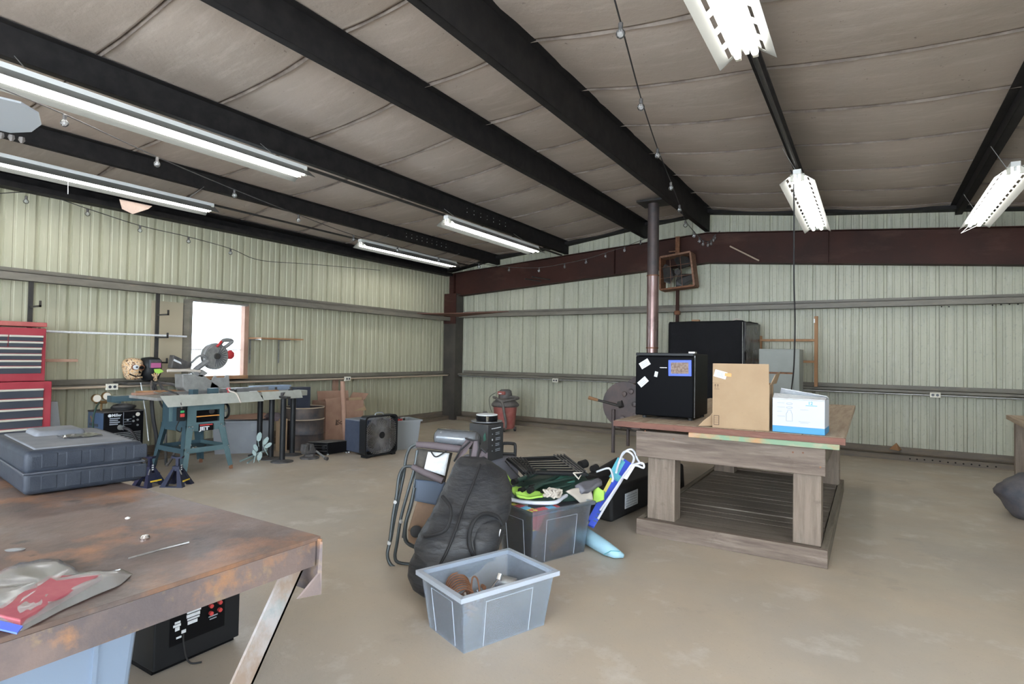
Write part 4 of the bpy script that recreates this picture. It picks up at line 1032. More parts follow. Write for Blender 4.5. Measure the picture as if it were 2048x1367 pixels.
# pipe rack brackets with pale pipes
for y, label in ((2.445, 'black slotted rack upright with arms just above the tool chest'), (3.725, 'black slotted rack upright with arms left of the window')):
    t = thing('wall_rack', label, 'rack', (-7.57, y, 1.0), 'rack uprights on the left wall')
    m = MB(); m.box((-7.575, y - 0.02, 0.99), (-7.552, y + 0.02, 2.08)); m.build('upright', 'black_steel', t)
    for z in (1.80, 1.52, 1.21):
        m = MB(); m.box((-7.552, y - 0.009, z), (-7.30, y + 0.009, z + 0.018)); m.build('arm', 'black_steel', t)
        m = MB(); m.box((-7.315, y - 0.009, z), (-7.30, y + 0.009, z + 0.065)); m.build('arm_tip', 'black_steel', t)
for k, (dx, dz, l) in enumerate(((-0.17, 0.0, 'white pipe nearest the wall on the rack arms'), (-0.13, 0.002, 'white pipe in the middle of the rack arms'), (-0.06, 0.0, 'white pipe at the tips of the rack arms'))):
    m = MB(); xx = -7.36 + dx + 0.05; m.tube([(xx, 2.2, 1.551), (xx, 4.05 - 0.06 * k, 1.551)], 0.012, 10)
    solo(m, 'white_pipe', 'paper_white', l, 'pipe', (xx, 3.1, 1.539), 'white pipes on the rack', smooth=True)
m = MB(); m.prism([(-7.45, 2.35, 1.229), (-7.40, 2.80, 1.229), (-7.34, 2.81, 1.229), (-7.34, 2.35, 1.229)], (0, 0, 0.03))
solo(m, 'wood_offcut', 'cardboard_pink', 'short timber offcut on the lowest rack arm beside the tool chest', 'offcut', (-7.4, 2.6, 1.229), bevel=0.004)
for (y, z) in ((3.18, 1.77), (3.35, 1.76)): pass
# small shelf right of the window
t = thing('small_shelf', 'crooked brown plank shelf on thin brackets right of the window', 'shelf', (-7.5, 5.4, 1.55))
m = MB(); m.prism([(-7.70, 5.06, 1.555), (-7.70, 5.62, 1.555), (-7.42, 5.80, 1.555), (-7.42, 5.08, 1.555)], (0, 0, 0.02)); m.build('plank', 'pine', t)
for y in (5.10, 5.58):
    m = MB(); m.box((-7.735, y, 1.20), (-7.725, y + 0.02, 1.56)); m.build('bracket', 'galvanised', t)
    m = MB(); m.box((-7.725, y, 1.54), (-7.45, y + 0.02, 1.553)); m.build('bracket_arm', 'galvanised', t)

# ---------------------------------------------------------------- welder
t = thing('welding_machine', 'blue and black welding machine on the floor against the left wall', 'welder', (-7.4, 3.3, 0))
m = MB(); m.box((-7.62, 3.03, 0.24), (-7.24, 3.44, 0.66)); m.build('case', 'blue_paint', t, bevel=0.006)
m = MB(); m.box((-7.245, 3.03, 0.24), (-7.225, 3.44, 0.66)); m.build('front_panel', 'black_gloss', t, bevel=0.004)
m = MB(); m.box((-7.62, 3.025, 0.655), (-7.23, 3.445, 0.672)); m.build('top_cover', 'dusty_black', t, bevel=0.004)
m = MB(); m.box((-7.64, 3.0, 0.12), (-7.2, 3.47, 0.24)); m.build('cart_deck', 'black_steel', t, bevel=0.006)
for (x, y) in ((-7.58, 3.05), (-7.26, 3.05), (-7.58, 3.42), (-7.26, 3.42)):
    m = MB(); m.cyl((x, y - 0.015, 0.06), (x, y + 0.015, 0.06), 0.06, 16); m.build('wheel', 'black_rubber', t, smooth=True)
fr = frame((-7.225, 3.03, 0), (0, 1, 0))
m = MB(fr @ Matrix.Translation((0.055, 0.628, 0))); m.cyl((0, 0, 0), (0, 0, 0.002), 0.018, 16); m.build('logo_disc', 'paper_white', t)
text('Miller', fr @ Matrix.Translation((0.075, 0.615, 0.0005)), 0.044, 'paper_white', t, bold=0.02)
for k in range(4): face(fr, 0.055, 0.588 - k * 0.022, 0.16 - (k % 2) * 0.02, 0.600 - k * 0.022, 'print_line', 'print_grey', t, 0.001)
for (a, b, r) in ((0.345, 0.625, 0.022), (0.30, 0.60, 0.01), (0.30, 0.55, 0.012), (0.345, 0.56, 0.012), (0.24, 0.565, 0.01), (0.345, 0.50, 0.012)):
    m = MB(fr @ Matrix.Translation((a, b, 0))); m.cyl((0, 0, 0), (0, 0, 0.008), r, 14); m.build('dial', 'gauge_face' if r > 0.02 else 'galvanised', t)
for k in range(3): face(fr, 0.20, 0.575 - k * 0.03, 0.28, 0.578 - k * 0.03, 'print_line', 'print_grey', t, 0.001)
m = MB(); m.box((-7.226, 3.225, 0.45), (-7.223, 3.228, 0.655)); m.build('print_line', 'print_grey', t)
for k in range(9): face(fr, 0.06, 0.27 + k * 0.019, 0.38, 0.277 + k * 0.019, 'louvre', 'galvanised', t, 0.006)
fs = frame((-7.62, 3.029, 0), (1, 0, 0))
face(fs, 0.05, 0.50, 0.26, 0.53, 'vent', 'drawer_dark', t); face(fs, 0.05, 0.44, 0.26, 0.485, 'vent', 'drawer_dark', t)
for (a, b, r) in ((0.08, 0.60, 0.016), (0.11, 0.58, 0.018), (0.10, 0.555, 0.014), (0.13, 0.60, 0.012)):
    m = MB(fs @ Matrix.Translation((a, b, 0))); m.cyl((0, 0, 0), (0, 0, 0.0015), r, 10); m.build('sticker_blob', 'cardboard_pink', t)
face(fs, 0.12, 0.36, 0.15, 0.40, 'slot', 'black_gloss', t)
m = MB(); m.tube([(-7.22, 3.19, 0.49), (-7.16, 3.20, 0.49)], [0.03, 0.022], 12); m.build('gun_socket', 'galvanised', t, smooth=True)
m = MB(); m.tube(smooth_path([(-7.17, 3.20, 0.49), (-7.10, 3.24, 0.46), (-7.08, 3.30, 0.36), (-7.12, 3.36, 0.25), (-7.12, 3.38, 0.12), (-7.1, 3.33, 0.03)]), 0.017, 10)
m.build('gun_cable', 'black_rubber', t, smooth=True)
# gauges with hose
t = thing('gas_regulator', 'pair of round brass-edged gas gauges above the welder', 'gauge', (-7.45, 3.08, 0.74))
for (y, z) in ((3.035, 0.815), (3.135, 0.835)):
    m = MB(); m.cyl((-7.46, y, z), (-7.42, y, z), 0.046, 20); m.build('gauge_body', 'brass', t, smooth=True)
    m = MB(); m.cyl((-7.42, y, z), (-7.416, y, z), 0.040, 20); m.build('gauge_face', 'gauge_face', t, smooth=True)
m = MB(); m.tube([(-7.44, 3.03, 0.77), (-7.44, 3.14, 0.765)], 0.018, 10); m.build('valve_body', 'brass', t, smooth=True)
m = MB(); m.tube([(-7.44, 3.09, 0.77), (-7.47, 3.10, 0.70), (-7.47, 3.10, 0.673)], 0.012, 8); m.build('stem', 'brass', t, smooth=True)
m = MB(); m.tube(smooth_path([(-7.42, 3.06, 0.77), (-7.30, 2.98, 0.72), (-7.24, 2.93, 0.60), (-7.26, 2.95, 0.40), (-7.3, 3.01, 0.30)]), 0.009, 8); m.build('hose', 'green_dark', t, smooth=True)
m = MB()
for k in range(3):
    cc = (-7.42 + 0.02 * k, 3.30, 0.685 + 0.016 * k)
    m = MB(); m.tube([Vector(cc) + Vector((0.13 * math.cos(a), 0.10 * math.sin(a), 0.008 * math.sin(2 * a + k))) for a in [q * math.pi / 12 for q in range(24)]], 0.014, 8, closed=True)
    solo(m, 'cable_coil', 'black_rubber' if k != 2 else 'dusty_black', ('lowest', 'middle', 'topmost')[k] + ' black welding cable loop heaped on top of the welder', 'cable', (cc[0], cc[1], 0.672), 'cable loops on the welder', smooth=True)

# skull mask and welding helmet on the girt
t = thing('skull_mask', 'tan bone-patterned welding mask leaning on the girt, left of the dark visor', 'mask', (-7.52, 3.43, 0.98))
m = MB(); m.lathe((-7.50, 3.43, 1.14), [(0.0, -0.13), (0.055, -0.125), (0.085, -0.09), (0.10, -0.03), (0.115, 0.04), (0.105, 0.09), (0.07, 0.125), (0.0, 0.135)], 20, sx=0.85); m.build('shell', 'skull_bone', t, smooth='all')
for (y, z) in ((3.415, 1.165), (3.485, 1.16)):
    m = MB(); m.lathe((-7.425, y, z), [(0.037, 0), (0.037, 0.022), (0.02, 0.03)], 14, (1, 0, 0)); m.build('eye_socket', 'rust', t, smooth=True)
for (y, z, r) in ((3.415, 1.165, 0.028), (3.48, 1.16, 0.02)):
    m = MB(); m.cyl((-7.415, y, z), (-7.375, y, z), r, 14); m.build('eye_patch', 'paper_white' if r > .025 else 'black_gloss', t, smooth=True)
m = MB(); m.cyl((-7.378, 3.42, 1.165), (-7.370, 3.42, 1.165), 0.012, 10); m.build('pupil', 'drawer_dark', t)
m = MB(); m.prism([(-7.395, 3.45, 1.125), (-7.395, 3.475, 1.095), (-7.395, 3.45, 1.09)], (0.02, 0, 0)); m.build('nose_gap', 'black_gloss', t)
m = MB(); m.tube(smooth_path([(-7.42, 3.36, 1.085), (-7.385, 3.42, 1.055), (-7.39, 3.49, 1.06)]), 0.008, 6); m.build('mouth_line', 'black_gloss', t)
for k in range(5): m = MB(); m.box((-7.392, 3.39 + k * 0.02, 1.035), (-7.375, 3.405 + k * 0.02, 1.052)); m.build('tooth', 'skull_bone', t)
t = thing('welding_helmet', 'black welding helmet with pink visor and green flash painted skeleton hands', 'helmet', (-7.52, 3.63, 0.98))
m = MB(); m.lathe((-7.50, 3.63, 1.13), [(0.05, -0.14), (0.09, -0.12), (0.115, -0.05), (0.125, 0.04), (0.12, 0.11), (0.09, 0.145), (0.02, 0.155)], 20, sx=0.95); m.build('shell', 'black_plastic', t, smooth='all')
m = MB(); m.box((-7.395, 3.555, 1.15), (-7.365, 3.695, 1.255)); m.build('visor_frame', 'drawer_dark', t, bevel=0.01)
m = MB(); m.box((-7.364, 3.568, 1.155), (-7.356, 3.685, 1.215)); m.build('visor', 'visor_pink', t, bevel=0.002)
m = MB(); m.box((-7.364, 3.568, 1.218), (-7.358, 3.685, 1.245)); m.build('visor', 'dusty_black', t, bevel=0.002)
m = MB(); m.prism([(-7.375, 3.61, 1.14), (-7.375, 3.68, 1.145), (-7.375, 3.72, 1.11), (-7.375, 3.66, 1.08), (-7.375, 3.62, 1.10)], (0.012, 0, 0)); m.build('green_flash', 'lime', t)
for k in range(4):
    a = math.radians(60 + k * 22); y0, z0 = 3.63, 1.02
    m = MB(); m.tube([(-7.37, y0, z0), (-7.366, y0 + 0.075 * math.cos(a), z0 + 0.075 * math.sin(a))], 0.0075, 6); m.build('painted_finger', 'skull_bone', t)
m = MB(); m.lathe((-7.378, 3.63, 1.015), [(0.022, 0), (0.022, 0.01)], 10, (1, 0, 0)); m.build('painted_palm', 'skull_bone', t)
m = MB(); m.box((-7.74, 3.33, 0.965), (-7.38, 3.76, 0.985))
solo(m, 'mask_shelf', 'dusty_black', 'narrow dark ledge board carrying the two welding masks', 'shelf', (-7.55, 3.5, 0.965))
# hoses hanging beside the saw
for k, (pts, r, l) in enumerate((
    ([(-7.32, 3.60, 0.96), (-7.28, 3.55, 0.80), (-7.25, 3.56, 0.55), (-7.24, 3.60, 0.30), (-7.1, 3.52, 0.05), (-7.0, 3.42, 0.02)], 0.022, 'thick black hose hanging nearest the welder'),
    ([(-7.32, 3.66, 0.97), (-7.25, 3.70, 0.75), (-7.22, 3.69, 0.5), (-7.15, 3.66, 0.25), (-7.05, 3.62, 0.02)], 0.016, 'grey hose hanging between the welder and the saw'),
    ([(-7.30, 3.62, 0.98), (-7.2, 3.80, 0.93), (-7.12, 3.86, 0.7), (-7.1, 3.84, 0.4), (-7.05, 3.70, 0.12), (-7.0, 3.60, 0.02)], 0.016, 'looped hose hanging behind the saw stand'),
    ([(-7.30, 3.60, 0.93), (-7.2, 3.62, 0.72), (-7.0, 3.58, 0.70), (-6.85, 3.52, 0.80)], 0.012, 'thin black cable sagging to the saw'))):
    m = MB(); m.tube(smooth_path(pts), r, 8)
    solo(m, 'hose', ('black_rubber', 'dusty_black', 'vac_grey', 'black_rubber')[k], l, 'hose', pts[-1], smooth=True)
m = MB(); m.tube([(-7.38, 3.47, 0.98), (-7.30, 3.50, 0.6), (-7.22, 3.5, 0.3)], 0.006, 8)
solo(m, 'steel_rod', 'paper_white', 'pale rod leaning beside the welding machine', 'rod', (-7.22, 3.5, 0.3), smooth=True)
m = MB(); m.hexa([(-7.46, 2.66, 0), (-7.36, 2.66, 0), (-7.36, 2.74, 0), (-7.46, 2.74, 0)], [(-7.53, 2.58, 0.80), (-7.46, 2.58, 0.80), (-7.46, 2.68, 0.80), (-7.53, 2.68, 0.80)])
solo(m, 'white_duct', 'tote_lightgrey', 'white square duct piece leaning beside the tool chest', 'duct', (-7.4, 2.7, 0), bevel=0.005)
# ---------------------------------------------------------------- table saw
t = thing('table_saw', 'teal table saw on a flared four-leg stand with cluttered grey top', 'table saw', (-6.65, 3.75, 0))
bx0, bx1, by0, by1 = -6.93, -6.42, 3.50, 3.94
def plate(pts, d, name='leg', mt='teal_paint'):
    m = MB(); m.prism(pts, d); return m.build(name, mt, t)
SAW = t
# body: four sheet walls with the front opening left out
m = MB(); m.box((bx1 - 0.006, by0, 0.70), (bx1, by1, 0.78)); m.box((bx1 - 0.006, by0, 0.54), (bx1, by1, 0.565)); m.box((bx1 - 0.006, by0, 0.565), (bx1, by0 + 0.11, 0.70)); m.box((bx1 - 0.006, by1 - 0.06, 0.565), (bx1, by1, 0.70))
m.build('front_sheet', 'teal_paint', t)
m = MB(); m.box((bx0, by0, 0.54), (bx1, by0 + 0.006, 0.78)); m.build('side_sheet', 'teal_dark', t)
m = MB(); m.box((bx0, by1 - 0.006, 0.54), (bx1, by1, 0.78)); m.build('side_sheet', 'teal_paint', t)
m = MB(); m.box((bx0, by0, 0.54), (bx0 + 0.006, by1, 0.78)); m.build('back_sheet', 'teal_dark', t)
m = MB(); m.box((bx1 - 0.05, by0 + 0.11, 0.565), (bx1 - 0.04, by1 - 0.06, 0.70)); m.build('scale_plate', 'black_gloss', t)
m = MB(); m.box((bx1 - 0.04, by0 + 0.11, 0.625), (bx1 - 0.002, by1 - 0.06, 0.634)); m.build('orange_strip', 'orange', t)
m = MB(); m.lathe((bx1 - 0.035, 3.80, 0.68), [(0.03, 0), (0.03, 0.02)], 12, (1, 0, 0)); m.build('crank_boss', 'black_steel', t)
# flared legs: L of two plates each
for (sx, sy) in ((1, -1), (1, 1), (-1, -1), (-1, 1)):
    x = bx1 if sx > 0 else bx0; y = by1 if sy > 0 else by0; fx_, fy_ = x + sx * 0.075, y + sy * 0.075; w = 0.085
    mt = 'teal_paint' if sx > 0 else 'teal_dark'  # rear plates get the darker teal as painted shade
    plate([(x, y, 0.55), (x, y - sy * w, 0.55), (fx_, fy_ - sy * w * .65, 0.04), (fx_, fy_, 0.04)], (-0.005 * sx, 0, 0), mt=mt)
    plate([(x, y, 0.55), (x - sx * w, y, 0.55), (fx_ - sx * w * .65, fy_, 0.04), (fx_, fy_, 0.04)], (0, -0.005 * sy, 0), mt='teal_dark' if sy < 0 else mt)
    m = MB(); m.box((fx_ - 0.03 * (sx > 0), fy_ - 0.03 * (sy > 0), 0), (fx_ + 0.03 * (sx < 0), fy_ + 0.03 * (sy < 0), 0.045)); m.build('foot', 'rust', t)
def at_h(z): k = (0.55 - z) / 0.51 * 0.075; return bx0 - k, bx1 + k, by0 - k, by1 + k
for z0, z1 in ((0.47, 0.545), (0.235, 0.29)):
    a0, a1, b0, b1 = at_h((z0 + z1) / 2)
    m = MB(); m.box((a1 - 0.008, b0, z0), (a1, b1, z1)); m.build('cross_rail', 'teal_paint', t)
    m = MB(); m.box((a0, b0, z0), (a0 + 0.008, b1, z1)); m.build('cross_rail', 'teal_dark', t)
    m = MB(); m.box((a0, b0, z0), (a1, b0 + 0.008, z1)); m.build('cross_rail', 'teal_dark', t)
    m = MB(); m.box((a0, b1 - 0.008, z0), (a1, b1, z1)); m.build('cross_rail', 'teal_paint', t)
a0, a1, b0, b1 = at_h(0.25)
m = MB(); m.box((a0 + 0.01, b0 + 0.01, 0.24), (a1 - 0.01, b1 - 0.01, 0.246)); m.build('lower_tray', 'teal_dark', t)
for k in range(26):
    m = MB(); xx, yy = random.uniform(a0 + .05, a1 - .05), random.uniform(b0 + .05, b1 - .05); m.lathe((xx, yy, 0.246), [(0.012, 0), (0.015, 0.006), (0.006, 0.012)], 7)
    m.build('debris', random.choice(['white_paint', 'tan_dust', 'galvanised', 'black_steel']), t)
for (yy, zz) in ((3.52, 0.525), (3.56, 0.49), (3.555, 0.525), (3.89, 0.525), (3.92, 0.50), (3.47, 0.285), (3.50, 0.25), (3.97, 0.27), (3.98, 0.245)):
    m = MB(); m.cyl((bx1 + 0.03, yy, zz), (bx1 + (0.012 if zz > .4 else 0.05), yy, zz), 0.007, 8); m.build('bolt', 'galvanised', t)
fr = frame((bx1 + 0.014, 3.63, 0), (0, 1, 0))
face(fr, 0, 0.468, 0.17, 0.545, 'sign_plate', 'black_gloss', t, 0.004); face(fr, 0.012, 0.527, 0.158, 0.54, 'sign_band', 'red_bright', t, 0.006)
text('JET', fr @ Matrix.Translation((0.012, 0.476, 0.0045)), 0.056, 'paper_white', t, bold=0.045, sx=1.42)
# switch box
m = MB(); m.box((-6.44, 3.40, 0.60), (-6.39, 3.47, 0.745)); m.build('switch_box', 'black_plastic', t, bevel=0.004)
m = MB(); m.box((-6.39, 3.415, 0.69), (-6.382, 3.455, 0.715)); m.build('start_button', 'green_button', t, bevel=0.003)
m = MB(); m.box((-6.39, 3.412, 0.645), (-6.376, 3.458, 0.682)); m.build('stop_button', 'red_bright', t, bevel=0.004)
m = MB(); m.tube(smooth_path([(-6.42, 3.42, 0.60), (-6.40, 3.38, 0.52), (-6.42, 3.44, 0.48), (-6.46, 3.47, 0.52)]), 0.006, 6); m.build('switch_cable', 'black_rubber', t)
m = MB(); m.box((-6.46, 3.33, 0.60), (-6.44, 3.36, 0.76)); m.build('switch_bracket', 'teal_paint', t)
# hand wheel
m = MB(); m.tube([Vector((-6.55, 4.03, 0.66)) + Vector((0.075 * math.cos(a * math.pi / 10), 0, 0.085 * math.sin(a * math.pi / 10))) for a in range(20)], 0.013, 8, closed=True); m.build('hand_wheel', 'black_plastic', t, smooth=True)
for k in range(3):
    a = k * 2.094 + .5; m = MB(); m.tube([(-6.55, 4.02, 0.66), (-6.55 + 0.07 * math.cos(a), 4.03, 0.66 + 0.08 * math.sin(a))], 0.008, 6); m.build('wheel_spoke', 'white_enamel', t)
m = MB(); m.tube([(-6.55, 3.94, 0.66), (-6.55, 4.05, 0.66)], 0.014, 8); m.build('wheel_shaft', 'galvanised', t)
# table top with extension and sloping front rail
m = MB(); m.box((-7.0, 3.17, 0.835), (-6.40, 4.42, 0.868)); m.build('table_top', 'saw_cast', t, bevel=0.004)
m = MB(); m.box((-7.0, 4.425, 0.835), (-6.40, 4.98, 0.866)); m.build('extension_wing', 'saw_top', t, bevel=0.004)
m = MB(); m.box((-6.95, 3.5, 0.78), (-6.42, 3.94, 0.835)); m.build('trunnion_band', 'teal_dark', t)
m = MB(); m.prism([(-6.40, 3.20, 0.885), (-6.385, 3.20, 0.885), (-6.34, 3.26, 0.765), (-6.35, 3.26, 0.765)], (0, 1.14, 0)); m.build('front_rail', 'saw_top', t)
m = MB(); m.prism([(-6.40, 4.40, 0.875), (-6.385, 4.40, 0.875), (-6.345, 4.40, 0.775), (-6.355, 4.40, 0.775)], (0, 0.57, 0)); m.build('front_rail', 'saw_top', t)
m = MB(); m.box((-7.01, 3.0, 0.80), (-6.99, 4.98, 0.86)); m.build('rear_rail', 'teal_dark', t)
m = MB(); m.box((-7.30, 3.10, 0.82), (-7.01, 3.42, 0.85)); m.build('side_wing', 'saw_top', t)
m = MB(); m.box((-7.30, 3.085, 0.78), (-7.01, 3.10, 0.85)); m.build('side_wing_lip', 'teal_dark', t)

# clutter on the saw top: each piece its own thing
def block(name, mt, label, cat, a, b, ry=0.0, bevel=0.003):
    a, b = Vector(a), Vector(b); c = (a + b) / 2; c.z = min(a.z, b.z)
    m = MB(Matrix.Translation(c) @ Matrix.Rotation(math.radians(ry), 4, 'Z') @ Matrix.Translation(-c)); m.box(a, b)
    return solo(m, name, mt, label, cat, tuple(c), bevel=bevel)
block('rip_fence', 'saw_grey', 'long dark rip fence lying across the middle of the saw top', 'fence', (-6.62, 3.98, 0.868), (-6.55, 4.62, 0.925), 4)
block('blue_duct', 'tote_blue', 'pale blue square tube lying at the back right of the saw top', 'tube', (-6.78, 4.48, 0.868), (-6.66, 5.02, 0.93), -3)
block('wood_block', 'pine', 'short tan wood block near the rail of the saw top', 'offcut', (-6.52, 4.42, 0.868), (-6.44, 4.68, 0.882), 0)
block('guide_block', 'teal_dark', 'left dark clamp block on the saw top near the rail', 'clamp', (-6.52, 3.57, 0.868), (-6.45, 3.64, 0.935), 8)
block('guide_block', 'teal_dark', 'right dark clamp block on the saw top near the rail', 'clamp', (-6.52, 3.78, 0.868), (-6.45, 3.88, 0.94), -6)
block('steel_bar', 'saw_grey', 'dark square bar lying under the mitre saw', 'bar', (-6.75, 3.40, 0.868), (-6.70, 4.05, 0.90), -5)
block('timber_strip', 'cardboard_pink', 'long tan timber strip at the left rear of the saw top', 'offcut', (-6.98, 3.18, 0.868), (-6.88, 3.85, 0.895), 3)
block('timber_strip', 'pine', 'short orange timber strip stacked on the left rear of the saw', 'offcut', (-6.95, 3.22, 0.895), (-6.88, 3.62, 0.912), -6)
block('aluminium_bar', 'galvanised', 'bright flat bar on the saw top behind the rail', 'bar', (-6.58, 3.32, 0.868), (-6.54, 3.72, 0.878), 25)
block('aluminium_bar', 'white_paint', 'pale thin bar lying near the orange block of the saw top', 'bar', (-6.60, 4.15, 0.868), (-6.56, 4.45, 0.878), -12)
for k, (x, y, l) in enumerate(((-6.56, 4.72, 'left small dark fitting at the right end of the saw top'), (-6.50, 4.90, 'right small dark fitting at the end of the saw top'), (-6.5, 4.12, 'small dark fitting beside the red knob'))):
    m = MB(); m.lathe((x, y, 0.867), [(0.03, 0), (0.034, 0.012), (0.014, 0.02), (0.016, 0.045), (0.004, 0.05)], 10); solo(m, 'fitting', 'black_steel', l, 'fitting', (x, y, 0.867), smooth=True)
m = MB(); m.lathe((-6.50, 4.03, 0.868), [(0.012, 0), (0.012, 0.04), (0.024, 0.045), (0.024, 0.065), (0.012, 0.07)], 12); m.build('red_knob', 'red_bright', SAW, smooth=True, label='bright red knob')
for k, pts in enumerate(([(-7.30, 3.55, 1.0), (-7.1, 3.45, 0.96), (-6.9, 3.38, 0.90), (-6.6, 3.40, 0.88), (-6.45, 3.5, 0.88)], [(-7.28, 3.62, 1.0), (-7.05, 3.55, 0.95), (-6.8, 3.45, 0.93), (-6.5, 3.44, 0.885), (-6.36, 3.40, 0.80), (-6.37, 3.42, 0.74)], [(-6.50, 4.03, 0.93), (-6.42, 4.0, 0.90), (-6.37, 4.05, 0.87), (-6.34, 4.09, 0.76)])):
    m = MB(); m.tube(smooth_path(pts), 0.009, 6)
    solo(m, 'tool_cable', ('steel_bright', 'dusty_black', 'yellow')[k] if k < 2 else 'rope', ('grey cable running from the masks over the saw top', 'dark cable running over the saw top to the switch', 'thin tan cord hanging over the saw rail')[k], 'cable', pts[-1], smooth=True)

# ---------------------------------------------------------------- mitre saw (in front of the window)
t = thing('mitre_saw', 'folding mitre saw with round guard and red trim standing before the window', 'mitre saw', (-6.85, 3.95, 0.868))


m = MB(); m.prism([(-6.85, 3.78, 0.841), (-6.85, 4.171, 0.834), (-6.85, 4.123, 0.935), (-6.85, 3.911, 1.088), (-6.85, 3.673, 1.093), (-6.85, 3.684, 0.934)], (-0.18, 0, 0)); m.build('base', 'saw_cast', t, bevel=0.008)
m = MB(); m.prism([(-6.85, 4.009, 0.921), (-6.85, 4.268, 0.911), (-6.85, 4.25, 1.069), (-6.85, 4.21, 1.07), (-6.85, 4.198, 1.039), (-6.85, 4.094, 1.041), (-6.85, 4.074, 1.073), (-6.85, 4.043, 1.042)], (-0.02, 0, 0)); m.build('fence', 'saw_cast', t, bevel=0.003)
gc = Vector((-6.9, 4.091, 1.306))
m = MB(); m.lathe(gc - Vector((0.045, 0, 0)), [(0.158, 0), (0.164, 0.01), (0.164, 0.065), (0.150, 0.08)], 36, (1, 0, 0))
m.build('blade_guard', 'saw_grey', t, smooth=True)
m = MB(); m.lathe(gc + Vector((0.038, 0, -0.01)), [(0.145, 0), (0.145, 0.004)], 40, (1, 0, 0)); m.build('blade', 'galvanised', t)
for k in range(12):
    a = math.radians(-100 + k * 15); m = MB(); m.tube([gc + Vector((0.045, 0.04 * math.cos(a), 0.04 * math.sin(a))), gc + Vector((0.045, 0.13 * math.cos(a), 0.13 * math.sin(a)))], 0.0035, 5); m.build('guard_rib', 'drawer_dark', t)
m = MB(); m.lathe(gc + Vector((0.04, 0, 0)), [(0.04, 0), (0.035, 0.02)], 14, (1, 0, 0)); m.build('arbor', 'black_steel', t)
m = MB(); pts = [(-6.85, 4.077, 1.412), (-6.85, 4.158, 1.513), (-6.85, 4.257, 1.522), (-6.85, 4.277, 1.504), (-6.85, 4.187, 1.407)]
m.tube(smooth_path([(-6.87, 4.114, 1.418), (-6.87, 4.17, 1.501), (-6.87, 4.269, 1.51), (-6.87, 4.283, 1.485), (-6.87, 4.199, 1.42)], 4), 0.025, 8); m.build('handle', 'saw_grey', t, smooth=True)
m = MB(); m.tube([(-6.84, 4.077, 1.424), (-6.84, 4.133, 1.493)], 0.016, 8); m.build('handle_trim', 'red', t, smooth=True)
m = MB(); m.lathe((-6.94, 4.278, 1.326), [(0.05, 0), (0.058, 0.02), (0.058, 0.06), (0.03, 0.08)], 18, (1, 0, 0)); m.build('motor_cap', 'red', t, smooth=True)
m = MB(); m.tube(smooth_path([(-6.87, 3.98, 1.245), (-6.87, 3.865, 1.167), (-6.87, 3.83, 1.125), (-6.87, 3.868, 1.088)], 4), 0.035, 8); m.build('arm', 'saw_grey', t, smooth=True)
m = MB(); m.tube(smooth_path([(-6.85, 3.775, 1.227), (-6.85, 3.85, 1.299), (-6.85, 3.911, 1.312), (-6.85, 3.961, 1.282)], 4), 0.016, 8); m.build('carry_handle', 'saw_grey', t, smooth=True)
m = MB(); m.prism([(-6.85, 3.564, 1.321), (-6.85, 3.674, 1.269), (-6.85, 3.787, 1.221), (-6.85, 3.782, 1.174), (-6.85, 3.7, 1.151), (-6.85, 3.541, 1.165)], (-0.09, 0, 0)); m.build('dust_bag', 'dusty_black', t, bevel=0.012)
m = MB(); m.prism([(-6.845, 3.568, 1.274), (-6.845, 3.649, 1.234), (-6.845, 3.656, 1.21), (-6.845, 3.563, 1.251)], (-0.002, 0, 0)); m.build('bag_label', 'paper_white', t)
m = MB(); m.tube([(-6.85, 3.502, 1.136), (-6.85, 3.73, 1.139), (-6.85, 3.88, 1.125)], 0.018, 8); m.build('slide_rail', 'rope', t, smooth=True)
m = MB(); m.prism([(-6.85, 3.76, 1.127), (-6.85, 3.909, 1.148), (-6.85, 3.985, 1.099), (-6.85, 3.906, 1.052), (-6.85, 3.833, 1.078)], (-0.06, 0, 0)); m.build('pivot', 'saw_cast', t, bevel=0.004)

